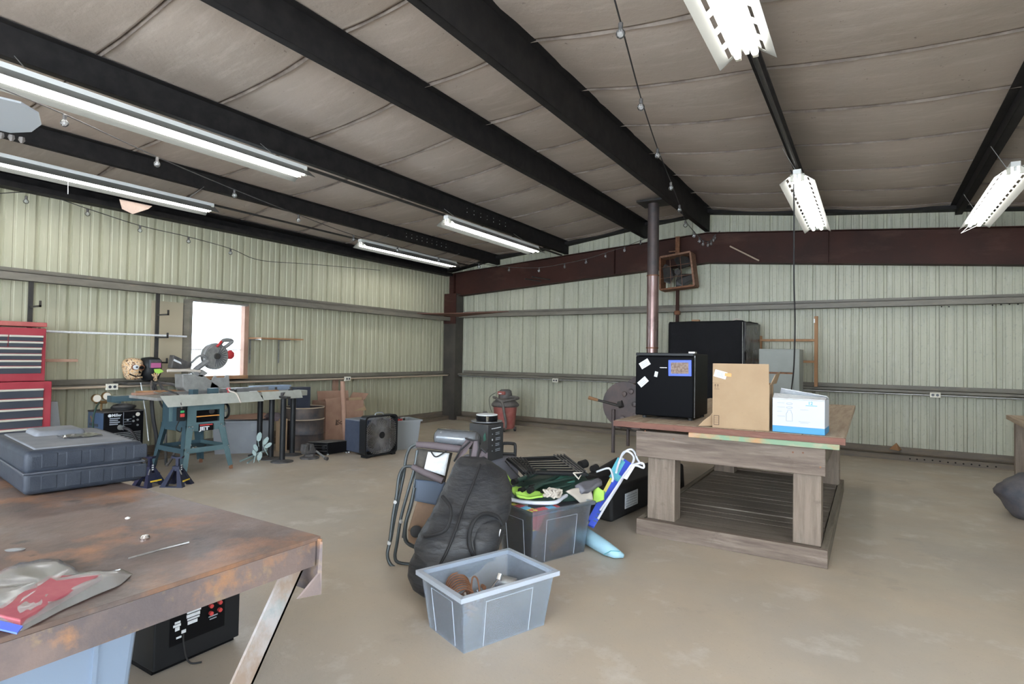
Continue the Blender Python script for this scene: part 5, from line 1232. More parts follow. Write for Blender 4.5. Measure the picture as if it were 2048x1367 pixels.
# ---------------------------------------------------------------- jack stands
def jack(x, y, rz, label):
    t = thing('jack_stand', label, 'jack stand', (x, y, 0), 'dark blue jack stands', rz=rz)
    M = WM[t.name]
    for (sx, sy) in ((1, 1), (1, -1), (-1, 1), (-1, -1)):
        m = MB(M); m.hexa([(sx * 0.115, sy * 0.11, 0), (sx * 0.06, sy * 0.11, 0), (sx * 0.06, sy * 0.055, 0), (sx * 0.115, sy * 0.055, 0)],
                          [(sx * 0.04, sy * 0.038, 0.17), (sx * 0.012, sy * 0.038, 0.17), (sx * 0.012, sy * 0.01, 0.17), (sx * 0.04, sy * 0.01, 0.17)]); m.build('leg', 'jack_navy', t)
    for s in (-1, 1):
        m = MB(M); m.prism([(s * 0.085, -0.08, 0.05), (s * 0.085, 0.08, 0.05), (s * 0.05, 0.045, 0.13), (s * 0.05, -0.045, 0.13)], (0.004, 0, 0)); m.build('side_plate', 'jack_navy', t)
        m = MB(M); m.box((s * 0.09, -0.06, 0.048), (s * 0.09 + 0.006, 0.06, 0.062)); m.build('warning_strip', 'yellow', t)
    m = MB(M); m.box((-0.115, -0.105, 0), (0.115, -0.09, 0.012)); m.build('base_bar', 'jack_navy', t)
    m = MB(M); m.box((-0.115, 0.09, 0), (0.115, 0.105, 0.012)); m.build('base_bar', 'jack_navy', t)
    m = MB(M); m.box((-0.038, -0.034, 0.15), (0.038, 0.034, 0.20)); m.build('collar', 'jack_navy', t, bevel=0.004)
    m = MB(M); m.box((-0.015, -0.012, 0.18), (0.015, 0.012, 0.275)); m.build('ratchet_bar', 'jack_navy', t)
    m = MB(M); m.prism([(-0.05, -0.02, 0.275), (0.05, -0.02, 0.275), (0.06, -0.02, 0.30), (0.02, -0.02, 0.288), (-0.02, -0.02, 0.288), (-0.06, -0.02, 0.30)], (0, 0.04, 0)); m.build('saddle', 'jack_navy', t)
    m = MB(M); m.tube([(0.03, -0.02, 0.17), (0.09, -0.08, 0.13)], 0.006, 6); m.build('lever', 'galvanised', t)
    for q in range(3):
        m = MB(M); m.box((0.0385, -0.008, 0.155 + q * 0.022), (0.040, 0.012, 0.168 + q * 0.022)); m.build('lettering_block', 'paper_white', t)
jack(-5.99, 3.19, 0.55, 'dark blue jack stand, the right one of the pair')
jack(-6.21, 3.03, 0.2, 'dark blue jack stand, the left one, close to the grey case')
m = MB(); m.tube(smooth_path([(-6.35, 3.05, 0.03), (-6.30, 2.98, 0.10), (-6.28, 3.0, 0.2), (-6.4, 3.12, 0.22), (-6.5, 3.2, 0.05)]), 0.018, 8)
solo(m, 'hose', 'dusty_black', 'dusty hose heap on the floor beside the jack stands', 'hose', (-6.4, 3.1, 0), smooth=True)
m = MB(); m.lathe((-6.55, 3.15, 0.0), [(0.13, 0), (0.14, 0.05), (0.10, 0.09), (0.03, 0.10)], 16)
solo(m, 'cable_heap', 'dusty_black', 'dark heap of coiled cable on the floor by the saw', 'cable', (-6.55, 3.15, 0), smooth=True)

# ---------------------------------------------------------------- outfeed pedestals
def pedestal(x, y, h, label, top=True):
    t = thing('pedestal_stand', label, 'pedestal', (x, y, 0), 'round black pedestal legs by the saw')
    m = MB(); m.lathe((x, y, 0), [(0.135, 0), (0.135, 0.008), (0.06, 0.016), (0.035, 0.03)], 28); m.build('base', 'dusty_black', t, smooth=True)
    m = MB(); m.cyl((x, y, 0.02), (x, y, h), 0.034, 20); m.build('pole', 'black_plastic', t, smooth=True)
    return t
p1, p2, p3, p4 = (-6.869, 4.712, 0), (-6.532, 4.646, 0), (-6.244, 4.605, 0), (-6.564, 4.992, 0)
pedestal(p1[0], p1[1], 0.79, 'black pedestal leg farthest left, under the saw extension'); pedestal(p2[0], p2[1], 0.79, 'black pedestal leg second from the left')
pedestal(p3[0], p3[1], 0.79, 'black pedestal leg standing nearest the camera'); pedestal(p4[0], p4[1], 0.79, 'black pedestal leg at the right, before the steel drum')
c = (Vector(p2) + Vector(p3)) / 2; d = (Vector(p3) - Vector(p2)).normalized()
m = MB(); e0 = c - d * 0.21; e1 = c + d * 0.21; obox(m, (e0.x, e0.y), (e1.x, e1.y), 0.06, 0.79, 0.815)
solo(m, 'steel_plate', 'black_steel', 'flat black plate bridging two pedestal legs', 'plate', (c.x, c.y, 0.79), bevel=0.003)
m = MB(); m.prism([(c.x - .06, c.y - .02, 0.815), (c.x + .05, c.y + .03, 0.815), (c.x + .06, c.y + .05, 0.86), (c.x - .02, c.y + .02, 0.85)], (-0.03, 0.04, 0))
solo(m, 'small_clamp', 'dusty_black', 'small dark clamp sitting on the black pedestal plate', 'clamp', (c.x, c.y, 0.815), bevel=0.004)
d4 = Vector(p4); m = MB(); m.box((d4.x - 0.10, d4.y - 0.18, 0.79), (d4.x + 0.08, d4.y + 0.16, 0.86))
solo(m, 'roller_beam', 'saw_top', 'pale beam resting on the right pedestal leg', 'beam', (d4.x, d4.y, 0.79), bevel=0.003)

# patina branch sculpture on the floor
t = thing('metal_foliage', 'verdigris metal branch with flat leaves lying on the floor by the pedestals', 'ornament', (-6.698, 4.61, 0))
tips = [((-6.582, 4.257, 0.02), (-6.683, 4.794, 0.12)), ((-6.423, 4.253, 0.02), (-6.819, 4.874, 0.13))]
for a, b in tips:
    m = MB(); m.tube([a, b], 0.011, 6); m.build('branch', 'patina', t)
for (px, py, rr, an) in ((518, 873, 0.055, 80), (531, 880, 0.05, 60), (511, 895, 0.05, 110), (535, 890, 0.045, 30), (519, 913, 0.055, 70), (509, 905, 0.035, 120), (524, 897, 0.04, 50)):
    c0 = Vector(PX(px, py, -6.35)) if False else None
lv = [((-6.42, 4.397, 0.319), 80, .06), ((-6.38, 4.461, 0.266), 60, .055), ((-6.4, 4.339, 0.193), 110, .05), ((-6.36, 4.483, 0.209), 35, .05), ((-6.34, 4.356, 0.093), 75, .055), ((-6.38, 4.307, 0.138), 115, .04)]
for (c0, an, rr) in lv:
    c0 = Vector(c0); a = math.radians(an); u = Vector((0.45, 0.8, 0)).normalized() * math.cos(a) + Vector((0, 0, 1)) * math.sin(a); w = Vector((0.45, 0.8, 0)).normalized() * -math.sin(a) + Vector((0, 0, 1)) * math.cos(a)
    m = MB(); m.prism([c0 + u * (rr * math.cos(q * .785)) + w * (rr * .5 * math.sin(q * .785)) for q in range(8)], (0.004, 0, 0)); m.build('leaf', 'patina', t)
    m = MB(); m.tube([c0 - u * rr, Vector((c0.x, c0.y, max(0.02, c0.z - 0.12)))], 0.005, 5); m.build('leaf_stem', 'patina', t)

# ---------------------------------------------------------------- totes, drum, carton by the left wall
def tote(name, label, a, b, dep, h, mt, loc, lid=False, group=None):
    t = thing(name, label, 'tote', loc, group)
    A = Vector((a[0], a[1], 0)); B = Vector((b[0], b[1], 0)); d = (B - A).normalized(); n = Vector((-d.y, d.x, 0)); s = 0.035; w = 0.006
    outer_b = [A + d * s + n * s, B - d * s + n * s, B - d * s + n * (dep - s), A + d * s + n * (dep - s)]
    outer_t = [A, B, B + n * dep, A + n * dep]
    H = Vector((0, 0, h)); names = []
    for i in range(4):
        j = (i + 1) % 4; nn = (outer_t[j] - outer_t[i]).normalized(); inn = Vector((-nn.y, nn.x, 0)) * w
        m = MB(); m.hexa([outer_b[i], outer_b[j], outer_b[j] + inn, outer_b[i] + inn], [outer_t[i] + H, outer_t[j] + H, outer_t[j] + inn + H, outer_t[i] + inn + H]); m.build('side_wall', mt, t)
    m = MB(); m.prism(outer_b, (0, 0, 0.006)); m.build('bottom', mt, t)
    for i in range(4):
        j = (i + 1) % 4; nn = (outer_t[j] - outer_t[i]).normalized(); o = Vector((nn.y, -nn.x, 0)) * 0.02
        p = [outer_t[i] + o - nn * 0.02, outer_t[j] + o + nn * 0.02, outer_t[j] - o * .3, outer_t[i] - o * .3]
        m = MB(); m.prism([q + H - Vector((0, 0, 0.022)) for q in p], (0, 0, 0.022)); m.build('rim', mt, t)
    return t
t = tote('grey_tote', 'large open grey tote behind the table saw with cardboard on it', (-7.38, 4.36), (-6.93, 4.90), 0.36, 0.44, 'tote_grey', (-7.3, 4.8, 0))
fr = frame((-7.38, 4.36, 0), (0.45, 0.54, 0))
face(fr, 0.47, 0.33, 0.56, 0.40, 'sticker', 'tote_lightgrey', t, 0.002); face(fr, 0.48, 0.30, 0.57, 0.32, 'sticker', 'tote_lightgrey', t, 0.002)
m = MB(); m.prism([(-7.40, 4.50, 0.452), (-7.02, 4.85, 0.452), (-7.10, 5.05, 0.475), (-7.32, 5.08, 0.50), (-7.60, 4.75, 0.47)], (0, 0, 0.006)); solo(m, 'cardboard_sheet', 'cardboard_pink', 'curved cardboard sheet lying across the large grey tote', 'cardboard', (-7.3, 4.8, 0.45))
m = MB(); m.lathe((-7.06, 5.05, 0.42), [(0.12, 0), (0.13, 0.05), (0.08, 0.10), (0.02, 0.11)], 12); solo(m, 'dark_cloth', 'chair_pad', 'dark purple cloth heap sticking out of the large grey tote', 'cloth', (-7.06, 5.05, 0.42), smooth=True)

t = thing('steel_drum', 'open dark steel drum with tan hoops standing by the left wall', 'drum', (-6.93, 5.45, 0))
dc = (-6.94, 5.47)
m = MB(); m.lathe((dc[0], dc[1], 0.0), [(0.27, 0), (0.275, 0.03), (0.27, 0.2), (0.277, 0.21), (0.27, 0.22), (0.27, 0.40), (0.277, 0.41), (0.27, 0.42), (0.27, 0.58), (0.262, 0.58), (0.258, 0.1), (0.0, 0.08)], 36); m.build('shell', 'drum_steel', t, smooth=True)
for z in (0.585, 0.42):
    m = MB(); m.tube([(dc[0] + 0.275 * math.cos(a * math.pi / 18), dc[1] + 0.275 * math.sin(a * math.pi / 18), z) for a in range(36)], 0.008, 6, closed=True); m.build('hoop', 'tan_dust', t, smooth=True)
m = MB(); m.box((-7.25, 5.42, 0.30), (-7.05, 5.66, 0.86)); solo(m, 'metal_sheet', 'navy_metal', 'dark blue-grey panel standing in the steel drum', 'panel', (-7.1, 5.5, 0.3), bevel=0.004)
m = MB(); m.box((-7.0, 5.05, 0.0), (-6.86, 5.13, 0.45)); solo(m, 'small_carton', 'cardboard', 'narrow brown carton beside the steel drum', 'box', (-6.95, 5.1, 0))

t = thing('tall_carton', 'tall open pink-brown moving carton against the left wall', 'box', (-7.2, 6.2, 0))
A, B = (-7.02, 5.78), (-6.78, 6.42)
A, B = (-7.043, 6.008, 0)[:2], (-6.847, 6.699, 0)[:2]
A = (-7.05, 5.95); B = (-6.95, 6.62)
for (a, b, nm) in (((A), (B), 'front_wall'),): m = MB(); obox(m, A, B, 0.006, 0, 0.62); m.build('front_wall', 'cardboard_pink', t)
m = MB(); obox(m, (-7.44, 6.01), (-7.06, 5.955), 0.006, 0, 0.62); m.build('side_wall', 'cardboard_pink', t)
m = MB(); obox(m, (-7.34, 6.68), (-6.96, 6.62), 0.006, 0, 0.62); m.build('side_wall', 'cardboard_pink', t)
m = MB(); obox(m, (-7.44, 6.02), (-7.35, 6.67), 0.006, 0, 0.62); m.build('back_wall', 'cardboard_pink', t)
m = MB(); m.prism([(-7.05, 5.95, 0.62), (-7.02, 6.20, 0.62), (-7.02, 6.20, 0.68), (-7.06, 5.93, 0.67)], (0.005, 0, 0)); m.build('flap', 'cardboard_pink', t)
m = MB(); m.prism([(-7.35, 6.68, 0.62), (-6.95, 6.64, 0.62), (-6.93, 6.70, 0.72), (-7.33, 6.74, 0.72)], (0, 0.005, 0)); m.build('flap', 'cardboard_pink', t)
m = MB(); m.prism([(-7.42, 6.1, 0.62), (-7.34, 6.66, 0.62), (-7.36, 6.66, 0.75), (-7.44, 6.1, 0.76)], (-0.005, 0, 0)); m.build('flap', 'cardboard_pink', t)
m = MB(); m.prism([(-7.0, 6.36, 0.45), (-6.93, 6.66, 0.45), (-7.0, 6.62, 0.66), (-7.06, 6.40, 0.66)], (0.006, 0, 0)); m.build('manila_sheet', 'cardboard', t, label='yellowish folded card in the carton mouth')
fr = frame((A[0] - 0.001, A[1], 0), (B[0] - A[0], B[1] - A[1], 0))
text('Scott', fr @ Matrix.Translation((0.20, 0.26, 0.001)), 0.10, 'print_brown', t, bold=0.02)
m = MB(fr); m.prism([(0.17, 0.25, 0.0), (0.21, 0.25, 0.0), (0.20, 0.33, 0), (0.18, 0.34, 0.0)], (0, 0, 0.001)); m.build('print_emblem', 'print_brown', t)
m = MB(); a, b = (-6.623, 5.968, -0.022), (-6.665, 5.92, 0.95); m.tube([(a[0], a[1], 0), (a[0] - .02, a[1] - .02, 0.4), b], 0.035, 12)
solo(m, 'wooden_post', 'cardboard_pink', 'round brown wooden post standing before the tall carton', 'post', (a[0], a[1], 0), smooth=True)
m = MB(); m.box((-7.70, 6.62, 0.0), (-7.63, 6.69, 0.93)); solo(m, 'timber_stud', 'cardboard_pink', 'reddish timber stud leaning on the left wall behind the carton', 'post', (-7.66, 6.65, 0))

t = thing('av_receiver', 'flat black component box on the floor before the steel drum', 'electronics', (-6.25, 5.35, 0))
a, b, cpt = Vector((-6.106, 5.198, 0)), Vector((-6.163, 5.547, 0)), Vector((-6.658, 5.376, 0))
a = Vector((-6.17, 5.25, 0)); b = Vector((-6.10, 5.57, 0)); l = Vector((-6.42, 5.13, 0))
m = MB(); Q = [a, b, b + (l - a), l]; m.hexa([q + Vector((0, 0, 0.015)) for q in Q], [q + Vector((0, 0, 0.165)) for q in Q]); m.build('case', 'black_gloss', t, bevel=0.004)
m = MB(); m.hexa([q + Vector((0, 0, 0.165)) for q in Q], [q + Vector((0, 0, 0.171)) for q in Q]); m.build('lid', 'receiver_top', t)
fr = frame(l, a - l); L_ = (a - l).length
for z in (0.05, 0.09, 0.125): face(fr, 0.01, z, L_ - 0.01, z + 0.006, 'front_groove', 'dusty_black', t, 0.004)
m = MB(fr @ Matrix.Translation((L_ - 0.05, 0.10, 0))); m.cyl((0, 0, 0), (0, 0, 0.02), 0.024, 16); m.build('volume_knob', 'black_plastic', t)
for q in Q:
    m = MB(); m.cyl((q + (sum(Q, Vector()) / 4 - q) * 0.15), (q + (sum(Q, Vector()) / 4 - q) * 0.15) + Vector((0, 0, 0.016)), 0.016, 10); m.build('foot', 'galvanised', t)

# bench vise on the floor
t = thing('bench_vise', 'grey cast bench vise with a long screw handle lying on the floor', 'vise', (-6.12, 4.98, 0))
vx, vy = -6.17, 4.96
m = MB(); m.lathe((vx, vy, 0), [(0.12, 0), (0.12, 0.02), (0.07, 0.035), (0.06, 0.06)], 8); m.build('base', 'dusty_black', t)
m = MB(); m.box((vx - 0.05, vy - 0.10, 0.06), (vx + 0.04, vy + 0.08, 0.12)); m.build('body', 'dusty_black', t, bevel=0.015)
m = MB(); m.hexa([(vx - 0.05, vy - 0.11, 0.10), (vx + 0.04, vy - 0.11, 0.10), (vx + 0.04, vy - 0.05, 0.10), (vx - 0.05, vy - 0.05, 0.10)], [(vx - 0.06, vy - 0.09, 0.19), (vx + 0.05, vy - 0.09, 0.19), (vx + 0.05, vy - 0.06, 0.19), (vx - 0.06, vy - 0.06, 0.19)]); m.build('jaw', 'dusty_black', t, bevel=0.004)
m = MB(); m.hexa([(vx - 0.05, vy - 0.03, 0.10), (vx + 0.04, vy - 0.03, 0.10), (vx + 0.04, vy + 0.06, 0.10), (vx - 0.05, vy + 0.06, 0.10)], [(vx - 0.06, vy - 0.02, 0.19), (vx + 0.05, vy - 0.02, 0.19), (vx + 0.05, vy + 0.02, 0.19), (vx - 0.06, vy + 0.02, 0.19)]); m.build('jaw', 'dusty_black', t, bevel=0.004)
m = MB(); m.tube([(vx + 0.02, vy + 0.08, 0.09), (-5.854, 4.96, 0.035)], 0.013, 8); m.build('screw_handle', 'galvanised', t, smooth=True)
m = MB(); m.tube([(-5.856, 4.946, 0.04), (-5.812, 4.948, 0.035)], 0.022, 10); m.build('handle_cap', 'dusty_black', t, smooth=True)

# dark blue box and box fan
t = thing('blue_cabinet', 'dark blue metal cabinet on short feet behind the box fan', 'cabinet', (-5.95, 5.8, 0))
P = [Vector(p) for p in ((-6.16, 5.53, 0), (-5.80, 5.48, 0), (-5.72, 5.96, 0), (-6.10, 6.01, 0))]
m = MB(); m.hexa([q + Vector((0, 0, 0.03)) for q in P], [q + Vector((0, 0, 0.465)) for q in P]); m.build('body', 'navy_metal', t, bevel=0.012, seg=3, smooth=True)
m = MB(); m.hexa([q + Vector((0, 0, 0.462)) for q in P], [q + (sum(P, Vector()) / 4 - q) * 0.04 + Vector((0, 0, 0.472)) for q in P]); m.build('top', 'case_dusty', t)
for q in P: p = q + (sum(P, Vector()) / 4 - q) * 0.2; m = MB(); m.cyl(p, p + Vector((0, 0, 0.032)), 0.02, 10); m.build('foot', 'galvanised', t)
t = thing('box_fan', 'square black box fan with swirled grille standing on the floor', 'fan', (-5.57, 5.68, 0))
fa, fb = Vector((-5.595, 5.36, 0)), Vector((-5.535, 5.90, 0)); fd = (fb - fa).normalized(); fn = Vector((fd.y, -fd.x, 0)); W = (fb - fa).length
fr = Matrix(((fd.x, 0, fn.x, fa.x), (fd.y, 0, fn.y, fa.y), (0, 1, 0, 0.015), (0, 0, 0, 1)))
S = 0.545; cxx, cyy = W / 2, 0.268
def rr_pts(hw, hh, r, n=5):
    out = []
    for (sx, sy, a0) in ((1, 1, 0), (-1, 1, 90), (-1, -1, 180), (1, -1, 270)):
        for k in range(n + 1):
            a = math.radians(a0 + 90 * k / n); out.append((cxx + sx * (hw - r) + r * math.cos(a), cyy + sy * (hh - r) + r * math.sin(a)))
    return out
o_, i_ = rr_pts(W / 2, 0.265, 0.06), rr_pts(W / 2 - 0.022, 0.243, 0.05)
m = MB(fr); n = len(o_); vs = [(a, b, z) for z in (-0.11, 0.012) for a, b in o_] + [(a, b, z) for z in (-0.11, 0.012) for a, b in i_]
fs_ = []
for k in range(n):
    j = (k + 1) % n
    fs_ += [(k, j, n + j, n + k), (2 * n + k, 3 * n + k, 3 * n + j, 2 * n + j), (n + k, n + j, 3 * n + j, 3 * n + k), (k, 2 * n + k, 2 * n + j, j)]
m.add(vs, fs_); m.build('housing', 'black_plastic', t)
m = MB(fr); m.cyl((cxx, cyy, 0.0), (cxx, cyy, 0.02), 0.045, 20); m.build('grille_hub', 'black_plastic', t, smooth=True)
for k in range(60):
    a = 2 * math.pi * k / 60; pts = []
    for q in range(6):
        r = 0.045 + q * 0.046; aa = a - 0.55 * (q / 5) ** 1.2
        x, y = r * math.cos(aa), r * math.sin(aa); lim = 0.243; sc_ = min(1, lim / max(abs(x), abs(y), 1e-6)); 
        pts.append((cxx + x * sc_, cyy + y * sc_, 0.012 - 0.003 * q / 5))
        if sc_ < 1: break
    m = MB(fr); m.tube(pts, 0.0052, 4); m.build('grille_bar', 'vac_grey', t)
for k in range(5):
    a = 2 * math.pi * k / 5; m = MB(fr)
    m.prism([(cxx + r * math.cos(a + d_), cyy + r * math.sin(a + d_), -0.045 - 0.02 * math.sin(d_ * 2)) for r, d_ in ((0.04, -0.3), (0.14, -0.45), (0.215, -0.3), (0.225, 0.1), (0.20, 0.5), (0.10, 0.6), (0.04, 0.5))], (0, 0, 0.004)); m.build('blade', 'black_gloss', t)
m = MB(fr); m.cyl((cxx, cyy, -0.09), (cxx, cyy, -0.02), 0.05, 18); m.build('motor', 'black_plastic', t, smooth=True)
m = MB(fr); m.tube(smooth_path([(cxx - 0.07, 0.53, -0.05), (cxx - 0.05, 0.56, -0.05), (cxx + 0.05, 0.56, -0.05), (cxx + 0.07, 0.53, -0.05)]), 0.008, 6); m.build('carry_handle', 'tote_lightgrey', t, smooth=True)
for s in (0.06, W - 0.06):
    m = MB(fr); m.box((s - 0.03, -0.015, -0.11), (s + 0.03, 0.01, 0.012)); m.build('foot', 'black_plastic', t)
t = tote('small_grey_tote', 'light grey open tote full of hardware behind the box fan', (-5.72, 6.02), (-5.56, 6.42), 0.42, 0.42, 'tote_lightgrey', (-5.8, 6.3, 0))
for k in range(16):
    x, y = random.uniform(-6.0, -5.72), random.uniform(6.12, 6.42); m = MB(); m.tube([(x, y, 0.38), (x + random.uniform(-.05, .05), y + random.uniform(-.05, .05), 0.43)], random.uniform(0.01, 0.022), 6)
    solo(m, 'hardware_piece', random.choice(['black_steel', 'red', 'galvanised', 'dusty_black']), 'small metal or plastic piece heaped in the light grey tote', 'hardware', (x, y, 0.38), 'hardware in the light grey tote')

# ---------------------------------------------------------------- shop vacuum
t = thing('shop_vacuum', 'dusty red shop vacuum with hose wrapped round its grey head, by the back wall', 'vacuum', (-5.66, 8.85, 0))
vx, vy = -5.66, 8.85
m = MB(); m.lathe((vx, vy, 0), [(0.17, 0.05), (0.18, 0.07), (0.215, 0.44), (0.225, 0.45)], 28); m.build('drum', 'vac_red', t, smooth=True)
m = MB(); m.lathe((vx, vy, 0), [(0.23, 0.44), (0.255, 0.46), (0.25, 0.49), (0.20, 0.54), (0.15, 0.58), (0.10, 0.60)], 28); m.build('head', 'vac_grey', t, smooth=True)
m = MB(); m.lathe((vx, vy, 0), [(0.13, 0.56), (0.125, 0.66), (0.11, 0.73), (0.08, 0.75)], 20, sx=.8); m.build('motor_cover', 'vac_grey', t, smooth=True)
m = MB(); m.box((vx - 0.09, vy - 0.13, 0.66), (vx + 0.06, vy - 0.08, 0.72)); m.build('badge', 'vac_red', t, bevel=0.01)
m = MB(); m.box((vx - 0.06, vy - 0.135, 0.675), (vx + 0.0, vy - 0.13, 0.69)); m.build('badge_print', 'paper_white', t)
for s in (-1, 1):
    m = MB(); m.box((vx + s * 0.20 - 0.04, vy - 0.06, 0.44), (vx + s * 0.20 + 0.04, vy + 0.06, 0.51)); m.build('latch', 'vac_grey', t, bevel=0.01)
m = MB(); m.tube(smooth_path([(vx - 0.22, vy - 0.05, 0.60), (vx - 0.08, vy - 0.19, 0.60), (vx + 0.06, vy - 0.2, 0.55), (vx + 0.2, vy - 0.08, 0.58), (vx + 0.22, vy + 0.1, 0.60), (vx + 0.1, vy + 0.0, 0.62), (vx - 0.02, vy - 0.16, 0.56), (vx + 0.08, vy - 0.22, 0.52), (vx + 0.14, vy - 0.25, 0.36), (vx + 0.17, vy - 0.24, 0.20), (vx + 0.16, vy - 0.22, 0.08)]), 0.024, 10); m.build('hose', 'vac_grey', t, smooth=True)
for a in (0.3, 1.9, 3.6, 5.2):
    m = MB(); x, y = vx + 0.19 * math.cos(a), vy + 0.19 * math.sin(a); m.cyl((x - .012, y, 0.03), (x + .012, y, 0.03), 0.03, 12); m.build('caster', 'black_rubber', t)
    m = MB(); m.box((x - .02, y - .02, 0.03), (x + .02, y + .02, 0.075)); m.build('caster_fork', 'vac_grey', t)
m = MB(); m.tube(smooth_path([(vx - 0.2, vy - 0.02, 0.68), (vx - 0.29, vy - 0.08, 0.6), (vx - 0.27, vy - 0.1, 0.45), (vx - 0.21, vy - 0.12, 0.33)]), 0.005, 5); m.build('power_cable', 'black_rubber', t)
m = MB(); m.loft([((-5.79, 8.147, -0.001), (-5.562, 8.304, 0.002), 0.08), ((-5.764, 8.165, 0.155), (-5.571, 8.298, 0.158), 0.08), ((-5.731, 8.189, 0.302), (-5.602, 8.277, 0.304), 0.05), ((-5.704, 8.207, 0.398), (-5.647, 8.247, 0.399), 0.02)], 14, 0.15)
solo(m, 'grey_bag', 'vac_grey', 'slumped grey bag on the floor at the left of the red vacuum', 'bag', (-5.686, 8.225, 0), smooth='all')
# ---------------------------------------------------------------- clear plastic bins
def ribs(t, A, B, dep, h, mt):
    A = Vector((A[0], A[1], 0)); B = Vector((B[0], B[1], 0)); d = (B - A).normalized(); n = Vector((-d.y, d.x, 0))
    H = Vector((0, 0, 1)); s = 0.035
    def wallp(P, Q, u, v):   # point on the sloping outer face
        e = (Q - P).normalized(); inn = Vector((-e.y, e.x, 0)); p = P.lerp(Q, u); k = (1 - v)
        c = (P + Q) / 2; p = p + (c - p).normalized() * 0 + inn * (s * k) - inn * 0.002
        p = p + (c - P.lerp(Q, u)) * (s * k / ((Q - P).length / 2)); return p + H * (h * v)
    for P, Q in ((A, B), (B, B + n * dep)):
        m = MB(); m.tube([wallp(P, Q, 0.22, 0.03), wallp(P, Q, 0.24, 0.80), wallp(P, Q, 0.76, 0.80), wallp(P, Q, 0.78, 0.03)], 0.0022, 5)
        m.build('moulded_rib', mt, t)
t = tote('clear_bin', 'frosted clear plastic bin with rusty springs and fittings, nearest on the floor', (-1.936, 2.26), (-1.57, 2.122), 0.555, 0.28, 'bin_clear', (-1.62, 2.4, 0))
ribs(t, (-1.936, 2.26), (-1.57, 2.122), 0.555, 0.28, 'bin_rib')
for o in t.children:
    if o.name.startswith('rim'): o.data.materials.clear(); o.data.materials.append(MATS['bin_rib'])
# spring coil and fittings inside, laid out in the bin's own axes
BA, BB = Vector((-1.936, 2.26, 0)), Vector((-1.57, 2.122, 0)); bd = (BB - BA).normalized(); bn = Vector((-bd.y, bd.x, 0))
def LB(u, v, z): return BA + bd * u + bn * v + Vector((0, 0, z))
m = MB(); m.hexa([LB(0.05, 0.05, 0.01), LB(0.34, 0.05, 0.01), LB(0.34, 0.50, 0.01), LB(0.05, 0.50, 0.01)], [LB(0.05, 0.05, 0.12), LB(0.34, 0.05, 0.115), LB(0.34, 0.50, 0.13), LB(0.05, 0.50, 0.125)])
solo(m, 'folded_cloth', 'navy_cloth', 'dull blue cloth lying under the fittings in the near clear bin', 'cloth', tuple(LB(0.2, 0.28, 0.01)), bevel=0.02, seg=3, smooth=True)
c0, c1 = LB(0.075, 0.17, 0.20), LB(0.25, 0.10, 0.18); ax = (c1 - c0).normalized(); u = Vector((0, 0, 1)); w = ax.cross(u).normalized(); u = w.cross(ax)
pts = [c0 + (c1 - c0) * (k / 110) + u * (0.058 * math.cos(k * 2 * math.pi / 14)) + w * (0.058 * math.sin(k * 2 * math.pi / 14)) for k in range(111)]
m = MB(); m.tube(pts, 0.0045, 6); solo(m, 'coil_spring', 'rust', 'rusty coil spring lying at the left in the near clear bin', 'spring', tuple(c0 - Vector((0, 0, .07))), smooth=True)
m = MB(); m.tube(smooth_path([LB(0.26, 0.13, 0.10), LB(0.22, 0.16, 0.20), LB(0.20, 0.18, 0.265), LB(0.225, 0.19, 0.27), LB(0.25, 0.19, 0.22), LB(0.27, 0.18, 0.19), LB(0.285, 0.19, 0.165), LB(0.27, 0.20, 0.20)]), 0.004, 6)
solo(m, 'bent_wire', 'rust', 'looped rusty wire standing up in the near clear bin', 'wire', tuple(LB(0.24, 0.16, 0.10)), smooth=True)
m = MB(); m.tube([LB(0.27, 0.18, 0.16), LB(0.21, 0.34, 0.235)], [0.010, 0.006], 8); m.cyl(LB(0.21, 0.335, 0.225), LB(0.205, 0.35, 0.25), 0.016, 12)
solo(m, 'ratchet_wrench', 'chrome', 'chrome ratchet wrench leaning in the near clear bin', 'wrench', tuple(LB(0.25, 0.26, 0.12)), smooth=True)
m = MB(); m.tube([LB(0.15, 0.38, 0.19), LB(0.22, 0.44, 0.18)], 0.032, 20); solo(m, 'pipe_coupling', 'galvanised', 'grey metal pipe coupling at the right in the near clear bin', 'fitting', tuple(LB(0.2, 0.42, 0.12)), smooth=True)
for k in range(34):
    q = LB(random.uniform(0.12, 0.31), random.uniform(0.12, 0.46), 0.135 + random.uniform(0, 0.045)); r = random.uniform(0.008, 0.014)
    m = MB(); a = random.uniform(0, 3.1); L_ = random.uniform(0.015, 0.04)
    m.tube([q, q + Vector((L_ * math.cos(a), L_ * math.sin(a), random.uniform(-.01, .02)))], r, 8)
    solo(m, 'metal_fitting', random.choice(['chrome', 'rust', 'rust_light', 'steel_bright', 'galvanised']), 'small loose metal fitting heaped in the near clear bin', 'fitting', tuple(q - Vector((0, 0, .01))), 'loose fittings in the near clear bin', smooth=True)
m = MB(); m.tube([LB(0.325, 0.07, 0.20), LB(0.33, 0.13, 0.165)], 0.010, 10); solo(m, 'wooden_dowel', 'pine', 'upper of two tan wooden pegs behind the front of the near clear bin', 'peg', tuple(LB(0.325, 0.1, 0.16)), smooth=True)
m = MB(); m.tube([LB(0.325, 0.08, 0.16), LB(0.325, 0.15, 0.11)], 0.014, 10); solo(m, 'wooden_dowel', 'pine', 'lower and thicker of two wooden pegs in the near clear bin', 'peg', tuple(LB(0.325, 0.12, 0.1)), smooth=True)
